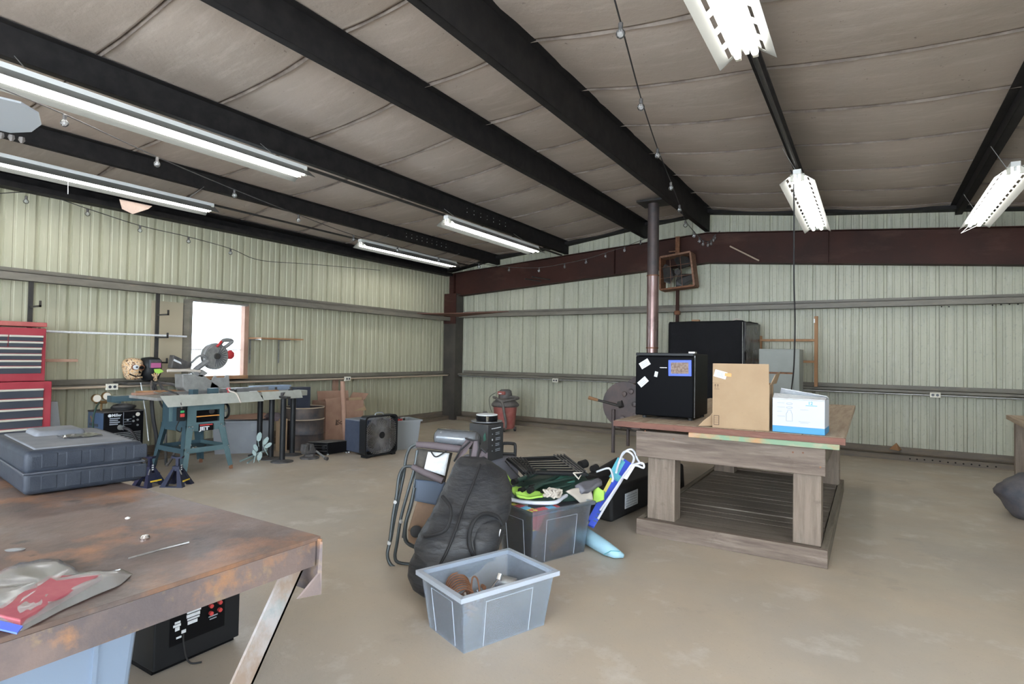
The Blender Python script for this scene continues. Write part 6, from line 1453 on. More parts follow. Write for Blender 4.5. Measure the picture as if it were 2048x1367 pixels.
m = MB(); m.lathe(LB(0.335, 0.40, 0.18), [(0.0, 0), (0.05, 0.003), (0.062, 0.008), (0.06, 0.011), (0.0, 0.012)], 24, tuple(bd)); solo(m, 'round_dish', 'white_enamel', 'round pale dish standing against the right side of the near clear bin', 'dish', tuple(LB(0.335, 0.40, 0.118)), smooth=True)

t = tote('clear_tote', 'deep clear plastic tote packed with striped towels and green chairs', (-2.235, 3.40), (-1.865, 3.26), 0.545, 0.36, 'tote_clear', (-1.95, 3.6, 0))
ribs(t, (-2.235, 3.40), (-1.865, 3.26), 0.545, 0.36, 'bin_rib')
tA, tB = Vector((-2.20, 3.425, 0)), Vector((-1.885, 3.305, 0)); td = (tB - tA).normalized(); tn = Vector((-td.y, td.x, 0))
m = MB(); P = [tA + td * .03 + tn * .03, tB - td * .03 + tn * .03, tB - td * .03 + tn * 0.46, tA + td * .03 + tn * 0.46]; m.hexa([p + Vector((0, 0, 0.012)) for p in P], [p + Vector((0, 0, 0.24)) for p in P])
solo(m, 'folded_cloth', 'navy_cloth', 'dark blue cloth filling the bottom of the deep clear tote', 'cloth', tuple((P[0] + P[2]) / 2 + Vector((0, 0, 0.01))), bevel=0.03, seg=3, smooth=True)
cols = ['red_fabric', 'yellow_fabric', 'red_fabric', 'sky_fabric', 'yellow_fabric', 'red_fabric', 'red_fabric', 'sky_fabric']
path = [tA + tn * 0.0] + [tA.lerp(tB, k / 5) for k in range(1, 5)] + [tB] + [tB + tn * (0.11 * k) for k in range(1, 3)]
path = [tA.lerp(tB, k / 10) for k in range(11)] + [tB + tn * (0.035 * k) for k in range(1, 8)]
t = thing('striped_towel', 'red, yellow and blue striped towel pressed against the front of the deep clear tote', 'towel', tuple(tB + Vector((0, 0, 0.24))))
for k in range(len(path) - 1):
    a, b = path[k], path[k + 1]; zlo = 0.205 + 0.02 * math.sin(k * 0.8) - (0.0 if k < 13 else 0); c_ = cols[(k // 2) % len(cols)]
    e = (b - a).normalized(); inn = Vector((-e.y, e.x, 0))
    m = MB(); m.hexa([a + Vector((0, 0, zlo)), b + Vector((0, 0, zlo)), b + inn * 0.03 + Vector((0, 0, zlo)), a + inn * 0.03 + Vector((0, 0, zlo))],
                     [a - inn * 0.014 + Vector((0, 0, 0.352)), b - inn * 0.014 + Vector((0, 0, 0.352)), b + inn * 0.05 + Vector((0, 0, 0.358)), a + inn * 0.05 + Vector((0, 0, 0.358))]); m.build('stripe', c_, t, bevel=0.008)
m = MB(); m.cyl(tB + tn * .20 + Vector((-0.035, 0, 0.06)), tB + tn * .42 + Vector((-0.035, 0, 0.16)), 0.03, 12); solo(m, 'foam_tube', 'orange', 'orange foam tube seen through the side of the deep clear tote', 'foam', tuple(tB + tn * .3), smooth=True)
# white bent tube over the tote rim
zz = 0.372
pts = [Vector((-2.138, 3.372, 0.39)), Vector((-2.027, 3.376, 0.385)), Vector((-1.919, 3.428, 0.38)), Vector((-1.828, 3.51, 0.38)), Vector((-1.828, 3.63, 0.39)), Vector((-1.814, 3.75, 0.4)), Vector((-1.759, 3.845, 0.4))]
m = MB(); m.tube(smooth_path(pts), 0.014, 10); solo(m, 'white_frame_tube', 'white_tube', 'white bent chair tube lying along the rim of the deep clear tote', 'tube', tuple(pts[2]), smooth=True)

# lime and dark green folded chairs on top
def quadsheet(name, mt, pts, th, label, cat, group=None, wav=0.01, n=8):
    P = [Vector(p) for p in pts]; m = MB()
    m.grid(n, n, lambda u, v: tuple((P[0].lerp(P[1], u)).lerp(P[3].lerp(P[2], u), v) + Vector((0, 0, wav * math.sin(u * 5 + v * 3) + wav * noise.noise(Vector((u * 4, v * 4, P[0].x * 9)))))))
    c = sum(P, Vector()) / 4; c.z = min(p.z for p in P)
    return solo(m, name, mt, label, cat, tuple(c), group, smooth='all', solid=th)
quadsheet('lime_cloth', 'lime', [(-2.225, 3.444, 0.561), (-2.114, 3.396, 0.52), (-2.09, 3.411, 0.486), (-2.169, 3.42, 0.46)], 0.01, 'lime green chair fabric sticking up beside the black zipped bag', 'fabric')
quadsheet('lime_cloth', 'lime', [(-2.087, 3.354, 0.469), (-2.05, 3.55, 0.441), (-1.998, 3.407, 0.417), (-2.048, 3.319, 0.451)], 0.01, 'lime green chair fabric lying on the left end of the deep tote', 'fabric')
quadsheet('lime_cloth', 'lime', [(-2.011, 3.283, 0.46), (-1.915, 3.569, 0.435), (-1.879, 3.418, 0.418), (-1.983, 3.265, 0.444)], 0.012, 'lime green chair fabric folded over the front rim of the deep tote', 'fabric')
quadsheet('lime_cloth', 'lime', [(-1.75, 3.983, 0.412), (-1.67, 3.984, 0.393), (-1.654, 3.948, 0.33), (-1.73, 3.915, 0.311)], 0.015, 'lime green square flap hanging at the right of the deep tote', 'fabric', wav=0.004)
quadsheet('grey_cushion', 'grey_cloth', [(-1.791, 3.744, 0.44), (-1.786, 4.13, 0.445), (-1.715, 4.052, 0.419), (-1.722, 3.721, 0.419)], 0.03, 'grey padded cushion end lying over the right of the deep tote', 'cushion')
quadsheet('webbing', 'rope', [(-1.781, 3.581, 0.447), (-1.736, 3.879, 0.433), (-1.695, 3.843, 0.345), (-1.719, 3.777, 0.291)], 0.01, 'pale strap draped over the right rim of the deep tote', 'strap')
quadsheet('green_cloth', 'green_mid', [(-2.005, 3.804, 0.474), (-1.9, 3.969, 0.477), (-1.835, 3.834, 0.454), (-1.958, 3.716, 0.448)], 0.01, 'teal green chair fabric under the black rack', 'fabric')
k = 0
for a, b, r, l in (
    ((-2.054, 3.339, 0.52), (-2.079, 3.821, 0.518), 0.021, 'dark green tube with a round end cap, leftmost under the rack'),
    ((-1.992, 3.329, 0.473), (-1.989, 3.812, 0.474), 0.019, 'dark green tube with end cap second from left under the rack'),
    ((-1.935, 3.351, 0.477), (-1.979, 3.874, 0.491), 0.021, 'dark green tube with end cap in the middle below the rack'),
    ((-1.97, 3.424, 0.482), (-1.815, 4.008, 0.489), 0.014, 'long dark green tube crossing the pile over the tote'),
    ((-1.915, 3.489, 0.447), (-1.783, 4.077, 0.443), 0.012, 'thin dark green tube low on the right of the pile')):
    t = thing('chair_tube', l, 'tube', a, 'green camp chair tubes on the tote')
    m = MB(); m.tube([a, b], r * .75, 10); m.build('tube', 'green_dark', t, smooth=True)
    m = MB(); A_, B_ = Vector(a), Vector(b); e = (B_ - A_).normalized(); m.cyl(A_ - e * 0.012, A_ + e * 0.03, r, 14); m.build('end_cap', 'black_plastic', t, smooth=True)
# heap filling under the rack
m = MB(); m.loft([((-2.174, 3.417, 0.362), (-1.782, 3.913, 0.355), 0.16), ((-2.196, 3.463, 0.402), (-1.777, 3.971, 0.411), 0.18), ((-2.194, 3.581, 0.441), (-1.815, 4.008, 0.451), 0.16), ((-2.184, 3.704, 0.468), (-1.87, 4.038, 0.47), 0.10)], 24, 0.18, sq=0.8)
solo(m, 'dark_chair_bag', 'green_dark', 'dark green bundle of folded camp chairs filling the top of the tote', 'bundle', tuple(Vector((-1.988, 3.7, 0.331))), smooth='all')
# rope knot
m = MB(); c = Vector((-1.831, 3.477, 0.45)); pts = [c + Vector((0.05 * math.sin(q * 1.7), 0.045 * math.cos(q * 2.3), 0.022 * math.sin(q * 3.1))) for q in [i * 0.35 for i in range(70)]]
m.tube(pts, 0.0075, 6); solo(m, 'rope_tangle', 'rope', 'knotted pale rope tangle on the front rim of the deep tote', 'rope', tuple(c), smooth=True)
m = MB(); m.tube([(-1.824, 3.783, 0.536), (-1.786, 3.856, 0.529), (-1.791, 3.799, 0.494), (-1.824, 3.783, 0.536)], 0.006, 6); solo(m, 'wire_triangle', 'rope', 'small pale triangle ring hanging from the rack', 'ring', (-1.798, 3.796, 0.519))

# black wire racks
t = thing('folding_rack', 'black slatted folding rack lying on top of the overfull tote', 'rack', tuple(Vector((-2.052, 3.892, 0.509))))
r0, r1, r2, r3 = [Vector(v) for v in ((-2.43, 3.847, 0.558), (-2.126, 4.248, 0.554), (-1.763, 3.867, 0.519), (-2.108, 3.575, 0.536))]
for a, b in ((r0, r1), (r1, r2), (r2, r3), (r3, r0)):
    m = MB(); m.tube([a, b], 0.013, 6); m.build('rack_rail', 'black_plastic', t)
for k in range(1, 7):
    a = r0.lerp(r3, k / 7); b = r1.lerp(r2, k / 7); m = MB(); m.tube([a, b], 0.010, 6, flat=0.6); m.build('slat', 'black_plastic', t)
for k in range(5):
    a = Vector(PD(1016 + k * 8, 916 + k * 1.2, 4.5)) if False else r0.lerp(r1, 0.02 + k * 0.05); b = r3.lerp(r2, -0.02 + k * 0.05) + Vector((0, 0, 0.012)); m = MB(); m.tube([a + Vector((0, 0, 0.012)), b], 0.006, 5); m.build('wire', 'dusty_black', t)
for k in range(4):
    a = r1.lerp(r0, 0.02 + k * 0.06) + Vector((0, 0, 0.02)); b = r2.lerp(r3, 0.0 + k * 0.05) + Vector((0, 0, 0.02)); m = MB(); m.tube([a, b], 0.006, 5); m.build('wire', 'dusty_black', t)
t = thing('folding_rack', 'second black wire rack folded steeply at the left of the pile', 'rack', tuple(Vector((-2.164, 3.6, 0.471))))
for k in range(6):
    m = MB(); m.tube([(-2.373, 3.729, 0.566), (-2.221, 3.565, 0.56), (-2.05, 3.458, 0.503)], 0.006, 5) if k == 0 else m.tube([Vector((-2.367, 3.733, 0.566)) + Vector((0.022, 0.02, 0.003)) * k, Vector((-2.059, 3.487, 0.511)) + Vector((0.012, 0.008, 0.008)) * k], 0.006, 5); m.build('wire', 'black_plastic', t)

# ---------------------------------------------------------------- black zipped bag
t = thing('duffel_bag', 'long black zipped fabric bag leaning against the pile behind the near bin', 'bag', (-2.2, 2.7, 0))
rows = [((-2.139, 2.513, 0.02), (-2.128, 2.522, 0.014), 0.02), ((-2.197, 2.489, 0.065), (-2.085, 2.558, 0.023), 0.07), ((-2.228, 2.488, 0.12), (-2.009, 2.618, 0.065), 0.12),
        ((-2.23, 2.513, 0.203), (-1.905, 2.768, 0.16), 0.15), ((-2.23, 2.554, 0.272), (-1.878, 2.882, 0.24), 0.16), ((-2.235, 2.602, 0.339), (-1.876, 2.931, 0.32), 0.17),
        ((-2.233, 2.669, 0.405), (-1.886, 2.996, 0.399), 0.17), ((-2.238, 2.743, 0.478), (-1.898, 3.059, 0.466), 0.17), ((-2.244, 2.815, 0.558), (-1.939, 3.128, 0.544), 0.165),
        ((-2.246, 2.89, 0.632), (-2.007, 3.156, 0.62), 0.15), ((-2.246, 2.94, 0.696), (-2.101, 3.142, 0.676), 0.11), ((-2.25, 2.987, 0.715), (-2.159, 3.127, 0.698), 0.05)]
m = MB(); m.loft(rows, 36, 0.07, sub=5, sq=0.85); m.build('bag_body', 'bag_black', t, smooth='all')
def onbag(px, py, dd):   # nudge a seam line just off the bag surface
    return None
def bagline(pts, r, name, mt='bag_trim', flat=1.0):
    m = MB(); m.tube(smooth_path(pts), r, 8, flat=flat); m.build(name, mt, t, smooth=True)
bagline([(-2.082, 2.973, 0.691), (-2.037, 2.834, 0.591), (-2.023, 2.733, 0.495), (-1.99, 2.62, 0.397), (-1.997, 2.551, 0.288), (-2.016, 2.511, 0.214), (-2.04, 2.491, 0.119)], 0.008, 'zip')
bagline([(-2.136, 2.671, 0.543), (-2.045, 2.628, 0.508), (-2.005, 2.583, 0.459), (-2.01, 2.541, 0.399), (-2.082, 2.522, 0.364), (-2.159, 2.548, 0.337)], 0.010, 'carry_strap')
bagline([(-1.88, 2.651, 0.241), (-1.904, 2.634, 0.311), (-1.922, 2.658, 0.38), (-1.919, 2.709, 0.441), (-1.9, 2.783, 0.456), (-1.866, 2.854, 0.425), (-1.849, 2.877, 0.373)], 0.011, 'carry_strap')
m = MB(); m.loft([((-1.896, 2.664, 0.226), (-1.826, 2.773, 0.203), 0.03), ((-1.922, 2.683, 0.323), (-1.819, 2.813, 0.307), 0.045), ((-1.934, 2.747, 0.404), (-1.848, 2.854, 0.393), 0.03), ((-1.931, 2.798, 0.425), (-1.879, 2.857, 0.42), 0.01)], 18, 0.06); m.build('end_pocket', 'bag_black', t, smooth='all')
bagline([(-1.834, 2.839, 0.361), (-1.826, 2.797, 0.31), (-1.83, 2.758, 0.229)], 0.004, 'white_piping', 'paper_white', )

# ---------------------------------------------------------------- folded loungers behind the bag
t = thing('folded_lounger', 'folded grey tube-frame camp lounger with padded arms and cup holder, left of the black bag', 'chair', (-2.65, 2.85, 0))
def tubeline(pts, r=0.011, name='frame_tube', mt='chair_tube'):
    m = MB(); m.tube(smooth_path(pts, 5), r, 8); m.build(name, mt, t, smooth=True)
tubeline([(-2.674, 3.042, 0.751), (-2.704, 3.015, 0.727), (-2.71, 2.983, 0.662), (-2.698, 2.953, 0.566), (-2.689, 2.907, 0.441), (-2.683, 2.858, 0.302), (-2.673, 2.813, 0.167), (-2.674, 2.784, 0.077), (-2.647, 2.782, 0.015), (-2.605, 2.808, -0.016), (-2.502, 2.86, -0.03)])
tubeline([(-2.646, 2.973, 0.613), (-2.685, 2.938, 0.607), (-2.695, 2.901, 0.552), (-2.685, 2.87, 0.432), (-2.679, 2.834, 0.308), (-2.672, 2.799, 0.138), (-2.674, 2.784, 0.084)])
tubeline([(-2.666, 3.049, 0.71), (-2.662, 3.013, 0.578), (-2.665, 2.956, 0.435), (-2.668, 2.899, 0.279), (-2.657, 2.854, 0.126), (-2.652, 2.832, 0.045), (-2.621, 2.833, 0.012), (-2.534, 2.872, 0.005)])
tubeline([(-2.658, 3.029, 0.576), (-2.645, 2.988, 0.431), (-2.65, 2.929, 0.258), (-2.643, 2.895, 0.151)], 0.009)
tubeline([(-2.624, 2.979, 0.47), (-2.627, 2.95, 0.357), (-2.63, 2.907, 0.25), (-2.626, 2.897, 0.154), (-2.6, 2.907, 0.116), (-2.552, 2.923, 0.098)], 0.013)
tubeline([(-2.694, 2.875, 0.446), (-2.704, 2.921, 0.52), (-2.704, 2.948, 0.6)], 0.006, 'brace')
for p in ((-2.671, 2.842, 0.397), (-2.661, 2.783, 0.145), (-2.654, 2.885, 0.261)):
    m = MB(); m.lathe(p, [(0.012, -0.012), (0.012, 0.012)], 10, (0.7, -0.7, 0)); m.build('rivet', 'steel_bright', t)
m = MB(); m.tube([(-2.674, 3.042, 0.751), (-2.574, 3.127, 0.74), (-2.414, 3.214, 0.72)], [0.02, 0.026, 0.026], 10); m.build('arm_pad', 'chair_pad', t, smooth=True)
m = MB(); m.tube([(-2.639, 2.966, 0.615), (-2.56, 3.008, 0.574), (-2.434, 3.047, 0.529)], [0.018, 0.022, 0.022], 10); m.build('arm_pad', 'chair_pad', t, smooth=True)
def panel(pts, mt, name, th=0.012):
    P = [Vector(p) for p in pts]; m = MB(); m.grid(8, 8, lambda u, v: tuple(P[0].lerp(P[1], u).lerp(P[3].lerp(P[2], u), v))); return m.build(name, mt, t, smooth='all', solid=th)
panel([(-2.675, 3.054, 0.722), (-2.485, 3.211, 0.689), (-2.473, 3.118, 0.498), (-2.629, 2.988, 0.528)], 'chair_mesh', 'back_panel')
panel([(-2.591, 3.073, 0.704), (-2.477, 3.166, 0.693), (-2.462, 3.102, 0.55), (-2.578, 3.019, 0.594)], 'paper_white', 'care_card', 0.004)
m = MB(); m.tube(smooth_path([(-2.566, 3.069, 0.717), (-2.53, 3.085, 0.674), (-2.481, 3.138, 0.713)]), 0.005, 6); m.build('strap_loop', 'bag_trim', t)
panel([(-2.633, 2.998, 0.523), (-2.468, 3.122, 0.502), (-2.488, 3.055, 0.356), (-2.61, 2.965, 0.387)], 'chair_blue', 'seat_panel')
panel([(-2.597, 2.976, 0.383), (-2.484, 3.045, 0.359), (-2.503, 2.965, 0.159), (-2.606, 2.902, 0.206)], 'chair_brown', 'rear_panel')
panel([(-2.606, 2.902, 0.212), (-2.503, 2.965, 0.165), (-2.53, 2.928, 0.107), (-2.596, 2.897, 0.136)], 'chair_brown', 'rear_panel')
m = MB(); m.lathe((-2.54, 2.906, 0.209), [(0.038, -0.01), (0.038, 0.015), (0.030, 0.018)], 20, (0.66, -0.72, 0.2)); m.build('cup_holder', 'black_rubber', t, smooth=True)
t = thing('folded_chair', 'folded grey fabric chair with black-edged arms poking out above the black bag', 'chair', tuple(Vector((-2.335, 3.186, 0.623))))
for pts in ([(-2.383, 3.113, 0.662), (-2.375, 3.156, 0.742), (-2.352, 3.198, 0.804), (-2.304, 3.208, 0.793), (-2.32, 3.135, 0.716)], [(-2.29, 3.157, 0.683), (-2.293, 3.192, 0.793), (-2.271, 3.208, 0.797), (-2.244, 3.19, 0.734), (-2.243, 3.166, 0.67)], [(-2.252, 3.184, 0.68), (-2.242, 3.216, 0.744), (-2.211, 3.237, 0.714), (-2.19, 3.203, 0.671)]):
    m = MB(); m.prism(pts, (0.012, -0.008, 0)); m.build('arm_fabric', 'chair_pad', t)
for pts in ([(-2.349, 3.176, 0.807), (-2.287, 3.172, 0.799), (-2.248, 3.187, 0.804), (-2.233, 3.173, 0.754), (-2.231, 3.15, 0.68)], [(-2.378, 3.091, 0.659), (-2.347, 3.114, 0.733), (-2.294, 3.154, 0.794)], [(-2.234, 3.16, 0.679), (-2.204, 3.193, 0.69), (-2.188, 3.205, 0.677)], [(-2.225, 3.191, 0.746), (-2.194, 3.2, 0.721), (-2.197, 3.222, 0.741)]):
    m = MB(); m.tube(pts, 0.007, 6); m.build('edge_binding', 'bag_trim', t)
t = thing('fabric_roll', 'shiny grey roll wrapped in clear plastic lying on top of the folded chairs', 'roll', tuple(Vector((-2.51, 3.242, 0.742))))
ra, rb = Vector((-2.614, 3.184, 0.792)), Vector((-2.348, 3.3, 0.779))
rd = (rb - ra).normalized()
m = MB(); m.tube([ra, ra + rd * .015, rb - rd * .01, rb], [0.045, 0.058, 0.058, 0.05], 22); m.build('roll', 'roll_fabric', t, smooth=True)
m = MB(); m.tube([ra - rd * .01, ra + rd * .012, ra.lerp(rb, .5), rb - rd * .01, rb + rd * .006, rb + rd * 0.03], [0.03, 0.062, 0.0635, 0.064, 0.055, 0.035], 22); m.build('plastic_wrap', 'wrap_film', t, smooth='all')

# black printed carton with dish on top, suitcase below
t = thing('black_carton', 'black printed product carton standing on the pile before the red vacuum', 'box', tuple(Vector((-2.505, 3.678, 0.551))))
ka, kb, kc = Vector((-2.681, 3.676, 0.579)), Vector((-2.488, 3.653, 0.557)), Vector((-2.498, 3.886, 0.561))
kz0, kz1 = kb.z, Vector((-2.492, 3.65, 0.837)).z
ka.z = kb.z = kc.z = kz0; kd = ka + (kc - kb)
UP = Vector((0, 0, kz1 - kz0))
m = MB(); m.hexa([ka, kb, kc, kd], [ka + UP, kb + UP, kc + UP, kd + UP]); m.build('carton', 'box_black', t, bevel=0.003)
m = MB(); m.hexa([q + UP for q in (ka, kb, kc, kd)], [q + UP + Vector((0, 0, 0.002)) for q in (ka, kb, kc, kd)]); m.build('dusty_top', 'receiver_top', t)
fr = frame(kb + (kc - kb).normalized().cross(Vector((0, 0, 1))) * 0.001, kc - kb); wk = (kc - kb).length; hk = UP.z
face(fr, wk * .22, hk * .88, wk * .82, hk * .90, 'print_line', 'paper_white', t, 0.001)
for q in range(4):
    zz = hk * (0.74 - 0.155 * q)
    m = MB(fr @ Matrix.Translation((wk * .27, zz, 0))); m.cyl((0, 0, 0), (0, 0, 0.001), 0.008 if q == 1 else 0.005, 10); m.build('print_icon', 'paper_white' if q == 1 else 'print_grey', t)
    for e in (0, 1): face(fr, wk * .48, zz + 0.004 - e * 0.013, wk * (.72 + .06 * (q % 2)), zz + 0.009 - e * 0.013, 'print_line', 'print_grey', t, 0.001)
fr2 = frame(ka + (kb - ka).normalized().cross(Vector((0, 0, 1))) * 0.001, kb - ka); wl_ = (kb - ka).length
m = MB(fr2); m.prism([(wl_ * .78, hk * .55, 0), (wl_ * .92, hk * .60, 0), (wl_ * .86, hk * .80, 0), (wl_ * .76, hk * .70, 0)], (0, 0, 0.001)); m.build('print_emblem', 'green_mid', t)
kc2 = (ka + kc) / 2
m = MB(); m.lathe((kc2.x, kc2.y, kz1 + 0.002), [(0.08, 0), (0.125, 0.012), (0.125, 0.018), (0.08, 0.018)], 26); solo(m, 'pale_lid', 'roll_fabric', 'clear round lid lying on the black printed carton', 'lid', (kc2.x, kc2.y, kz1 + 0.002), smooth=True)
t = thing('round_tin', 'round black tin with a pale rim on top of the black printed carton', 'tin', (kc2.x, kc2.y, kz1 + 0.021))
m = MB(); m.lathe((kc2.x, kc2.y, kz1 + 0.021), [(0.082, 0), (0.086, 0.006), (0.086, 0.04), (0.082, 0.042)], 26); m.build('body', 'black_gloss', t, smooth=True)
m = MB(); m.lathe((kc2.x, kc2.y, kz1 + 0.0635), [(0.084, 0), (0.086, 0.006), (0.07, 0.008)], 26); m.build('rim', 'paper_white', t, smooth=True)
m = MB(); p_ = Vector((kc2.x, kc2.y, kz1 + 0.02)) + Vector((0.045, -0.075, 0)); m.box(p_, p_ + Vector((0.02, 0.01, 0.04))); m.build('clasp', 'chrome', t)
# suitcase under it
t = thing('grey_suitcase', 'grey wheeled suitcase with a raised black handle under the black carton', 'suitcase', (ka.x, ka.y, 0))
s0, s1 = Vector((-2.669, 3.697, 0.232)), Vector((-2.426, 4.025, 0.2)); sd = Vector((s1.x - s0.x, s1.y - s0.y, 0)).normalized()
m = MB(); A_ = Vector((s0.x, s0.y, 0)); B_ = Vector((s1.x, s1.y, 0)); obox(m, A_, B_, 0.26, 0.03, kz0 - 0.003); m.build('shell', 'grey_cloth', t, bevel=0.03, seg=3, smooth=True)
sn = Vector((-sd.y, sd.x, 0))
m = MB(); h0 = Vector((-2.576, 3.991, 0.574)); h1 = Vector((-2.485, 4.048, 0.576)); tp = Vector((-2.486, 4.047, 0.654)).z
m.tube(smooth_path([(h0.x, h0.y, kz0 - 0.02), (h0.x, h0.y, tp - .02), (h0.x + .02, h0.y, tp), (h1.x - .02, h1.y, tp - .005), (h1.x, h1.y, tp - .02), (h1.x, h1.y, kz0 - 0.02)], 3), 0.013, 8); m.build('handle', 'black_rubber', t, smooth=True)
m = MB(); m.tube([(h0.x, h0.y, kz0 + 0.01), (h1.x, h1.y, kz0 + 0.01)], 0.012, 8); m.build('handle_base', 'black_rubber', t)
for s in (0.06, (B_ - A_).length - 0.06):
    p = A_ + sd * s + sn * 0.05; m = MB(); m.cyl(p + Vector((0, 0, 0.025)) - sn * .012, p + Vector((0, 0, 0.025)) + sn * .012, 0.025, 12); m.build('wheel', 'black_rubber', t)

# ---------------------------------------------------------------- blue beach chairs, float, long black case
t = thing('beach_chair', 'folded blue striped beach chair with white tube frame leaning to the right of the tote', 'chair', tuple(Vector((-1.716, 3.888, 0.123))))
b0, b1, b2, b3 = [Vector(v) for v in ((-1.753, 3.839, 0.165), (-1.697, 3.864, 0.139), (-1.635, 4.46, 0.528), (-1.71, 4.432, 0.576))]
def strip(u0, u1, v0, v1, mt, name='fabric_stripe', th=0.02, off=0.0):
    def P(u, v): return b0.lerp(b1, u).lerp(b3.lerp(b2, u), v)
    nrm = (b1 - b0).cross(b3 - b0).normalized(); nrm = -nrm if nrm.dot(b0 - Vector((0, 0, 1.38))) > 0 else nrm
    m = MB(); m.prism([P(u0, v0) + nrm * off, P(u1, v0) + nrm * off, P(u1, v1) + nrm * off, P(u0, v1) + nrm * off], nrm * th); return m.build(name, mt, t)
strip(0.30, 1.0, 0.0, 0.97, 'blue_fabric', 'fabric_panel')
strip(0.0, 0.30, 0.05, 0.30, 'blue_fabric'); strip(0.0, 0.30, 0.30, 0.36, 'red_fabric'); strip(0.0, 0.30, 0.36, 0.45, 'green_fabric'); strip(0.0, 0.30, 0.45, 0.58, 'yellow_fabric'); strip(0.0, 0.30, 0.58, 0.70, 'yellow_fabric'); strip(0, 0.3, 0.70, 0.80, 'orange'); strip(0.0, 0.3, 0.8, 0.97, 'paper_white')
strip(-0.12, 1.1, 0.64, 0.72, 'teal_fabric', 'teal_band', 0.012, 0.024); strip(-0.25, 0.5, 0.72, 0.92, 'teal_fabric', 'teal_band', 0.012, 0.024)
for k in range(5): strip(0.55, 0.95, 0.06 + 0.045 * k, 0.075 + 0.045 * k, 'navy_cloth', 'slot', 0.002, 0.021)
def wt(pts, r=0.0085):
    m = MB(); m.tube(smooth_path(pts, 5), r, 8); m.build('frame_tube', 'white_tube', t, smooth=True)
wt([(-1.68, 3.904, 0.201), (-1.657, 4.022, 0.295), (-1.628, 4.195, 0.416), (-1.615, 4.286, 0.479), (-1.594, 4.336, 0.532)])
wt([(-1.714, 3.944, 0.205), (-1.643, 4.082, 0.36), (-1.612, 4.308, 0.495), (-1.565, 4.347, 0.533), (-1.504, 4.368, 0.518), (-1.521, 4.383, 0.552), (-1.608, 4.374, 0.524)])
wt([(-1.675, 4.23, 0.481), (-1.695, 4.362, 0.564), (-1.681, 4.432, 0.615), (-1.643, 4.467, 0.635), (-1.613, 4.478, 0.608), (-1.588, 4.466, 0.56), (-1.545, 4.439, 0.529)])
wt([(-1.68, 4.304, 0.546), (-1.688, 4.408, 0.61), (-1.655, 4.453, 0.615), (-1.61, 4.447, 0.573), (-1.608, 4.374, 0.516)])
wt([(-1.814, 4.173, 0.481), (-1.744, 4.256, 0.503), (-1.678, 4.176, 0.451), (-1.677, 4.154, 0.425)], 0.008)
m = MB(); m.prism([(-1.618, 4.22, 0.451), (-1.59, 4.338, 0.532), (-1.572, 4.344, 0.525), (-1.593, 4.23, 0.441)], (0.01, -0.006, 0)); m.build('arm_rest', 'white_tube', t)

t = thing('pool_float', 'light blue inflatable float tube lying on the floor, tip pointing right', 'pool float', tuple(Vector((-1.591, 3.872, 0))))
fp = [Vector(v) for v in ((-1.953, 4.091, 0.055), (-1.826, 3.966, 0.055), (-1.723, 3.881, 0.055), (-1.624, 3.813, 0.052), (-1.542, 3.761, 0.047), (-1.478, 3.75, 0.035), (-1.436, 3.78, 0.018))]
m = MB(); m.tube(fp, [0.052, 0.054, 0.054, 0.051, 0.046, 0.034, 0.014], 18)
for i, v in enumerate(m.v): v.z = max(v.z, 0.004)
m.build('tube', 'float_blue', t, smooth='all')
m = MB(); m.tube([Vector((-1.541, 3.691, 0.033)), Vector((-1.487, 3.681, 0.07)), Vector((-1.431, 3.703, 0.071))], 0.003, 5); m.build('weld_seam', 'teal_fabric', t)

t = thing('long_case', 'long black soft case with a white label on the floor behind the table leg', 'case', (-1.85, 5.2, 0))
m = MB(); m.hexa([(-2.20, 4.62, 0.0), (-1.82, 4.52, 0.0), (-1.66, 6.15, 0.0), (-2.0, 6.2, 0.0)], [(-2.19, 4.64, 0.27), (-1.84, 4.55, 0.27), (-1.67, 6.13, 0.27), (-1.99, 6.18, 0.27)]); m.build('body', 'bag_trim', t, bevel=0.03, seg=3, smooth=True)
fr = frame((-1.818, 4.53, 0), (0.16, 1.63, 0))
face(fr, 0.22, 0.07, 0.47, 0.20, 'label', 'paper_white', t, 0.003)
for q in range(5): face(fr, 0.24, 0.085 + q * 0.022, 0.45, 0.089 + q * 0.022, 'print_line', 'print_grey', t, 0.004)
for k, (a, b, r, l) in enumerate((((-1.948, 4.332, 0.37), (-1.855, 4.751, 0.46), 0.05, 'black camp chair bag leaning at the back right of the pile'), ((-1.933, 4.174, 0.407), (-1.88, 4.525, 0.336), 0.045, 'short black roll behind the grey cushion'), ((-2.058, 4.392, 0.47), (-2.034, 4.458, 0.479), 0.035, 'round black knob end sticking up behind the rack'), ((-1.943, 4.389, 0.451), (-1.934, 4.448, 0.459), 0.03, 'small black cap behind the rack beside the beach chair'))):
    m = MB(); m.tube([a, b], r, 12); solo(m, 'black_bundle', 'black_rubber', l, 'bundle', a, smooth=True)
m = MB(); m.loft([((-2.5, 4.30, 0), (-2.12, 4.40, 0), 0.16), ((-2.5, 4.3, 0.2), (-2.1, 4.42, 0.2), 0.17), ((-2.45, 4.32, 0.34), (-2.15, 4.4, 0.32), 0.12), ((-2.4, 4.34, 0.40), (-2.25, 4.38, 0.38), 0.04)], 24, 0.10, sq=0.8)
solo(m, 'grey_blanket', 'grey_cloth', 'grey blanket heap on the floor between the suitcase and the deep tote', 'blanket', (-2.3, 4.2, 0), smooth='all')

